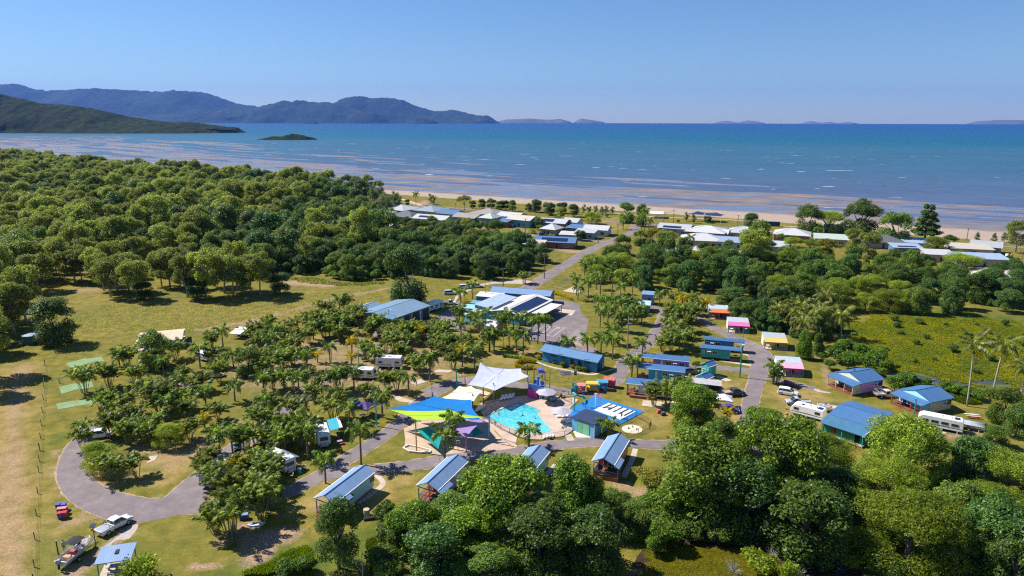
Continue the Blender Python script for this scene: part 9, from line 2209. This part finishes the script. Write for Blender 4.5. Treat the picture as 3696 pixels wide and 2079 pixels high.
person('person in a pale blue shirt standing beside the boat',P(1,345,1315),R(60),'stand',(.42,.52,.66),(.12,.25,.30))
person('person bending over gear inside the fishing boat',P(1,425,1310) + Vector((0,0,.55)),R(-60),'stand',(.62,.60,.58),(.06,.06,.09),s=.95)
person('person in orange standing at the cane palms beside the slab',P(4,585,1230),R(30),'stand',(.60,.20,.05),(.06,.06,.10))
for k,(x,y,lab) in enumerate([(1155,635,'swimmer at the left wall of the pool'),(1380,645,'adult swimmer in the middle of the pool'),(1497,668,'child swimming at the right of the pool'),(1350,735,'child in the near left part of the pool'),(1480,755,'child in the near middle of the pool'),(1537,755,'child in the near right of the pool'),(1405,790,'child close to the near edge of the pool')]):
 person(lab,P(3,x,y,.08) + Vector((0,0,.03)),rnd.uniform(0,6.2),'swim',hair=[(.05,.03,.02),(.3,.2,.1)][k % 2],s=1.05 if k < 2 else .85)
for k,(x,y,sc,lab) in enumerate([(1600,480,(.5,.06,.10),'person in red sitting under the left umbrella'),(1640,492,(.08,.08,.1),'person in black sitting under the left umbrella'),(1700,488,(.62,.08,.35),'person in hot pink sitting at the right of the umbrella tables'),(1675,470,(.6,.6,.6),'person in white sitting behind the tables'),(1740,478,(.15,.12,.1),'person in brown sitting at the far end of the tables')]):
 p = P(3,x,y,.1); c0 = copy_tree(lg0,p,R(80),.6,'white chair under a seated person at the umbrella tables','chairs at the umbrella tables')
 person(lab,p + Vector((0,0,-.22)),R(40 + 40*k),'sit',sc,(.06,.07,.12))
person('child standing on the piano keys',P(3,2300,665,.12),R(20),'stand',(.30,.5,.6),(.5,.1,.1),s=.7)
person('person standing at the amenities garden with a hat',P(4,2020,0 + 900) if False else P(3,1560,310),R(10),'stand',(.62,.45,.35),(.2,.15,.12))
# ================================================================ LABELS THAT SAY WHICH ONE
CATS = {'house','cabin','building','shed','caravan','car','ute','light pole','power pole','gazebo','tent','boat','hut','shelter','water tank','palm tree','container'}
lab_count = {}
tops = [o for o in COL.objects if o.parent is None and o.get('label')]
for o in tops: lab_count[o['label']] = lab_count.get(o['label'],0) + 1
marks = [(o.location.x,o.location.y,o['label']) for o in tops if o.get('category') in CATS and lab_count[o['label']] == 1 and len(o['label'].split()) <= 11]
taken = set()
for o in sorted(tops,key=lambda q_: q_.location.x **2 + q_.location.y **2):
 if lab_count[o['label']] < 4 or o.get('category') not in ('tree','shrub','palm clump','palm tree'): continue
 x,y = o.location.x,o.location.y; far = math.hypot(x,y)
 near = sorted(((a - x)**2 + (b - y)**2,a,b,l_) for a,b,l_ in marks)[:4]
 kind_ = {'palm clump': 'cane palm clump','palm tree': 'palm','shrub': 'shrub'}.get(o['category']) or {'gum_tree': 'olive gum tree','leafy_tree': 'mid-green tree','rainforest_tree': 'dark dense tree','spreading_tree': 'spreading olive tree','shade_tree': 'round dark tree','casuarina_tree': 'wispy casuarina'}.get(o.name.split('.')[0],'tree')
 for d2,a,b,l_ in near:
  if d2 > (.16*far)**2: break
  r_ = math.hypot(a,b); lat = (x*b - y*a)/r_; dep = (x*a + y*b)/r_ - r_
  w = ('right of' if lat > 0 else 'left of') if abs(lat) > abs(dep) else ('behind' if dep > 0 else 'in front of')
  t = f"{kind_} {w} the {l_}"
  if t not in taken and len(t.split()) <= 16:
   taken.add(t); o['label'] = t; break
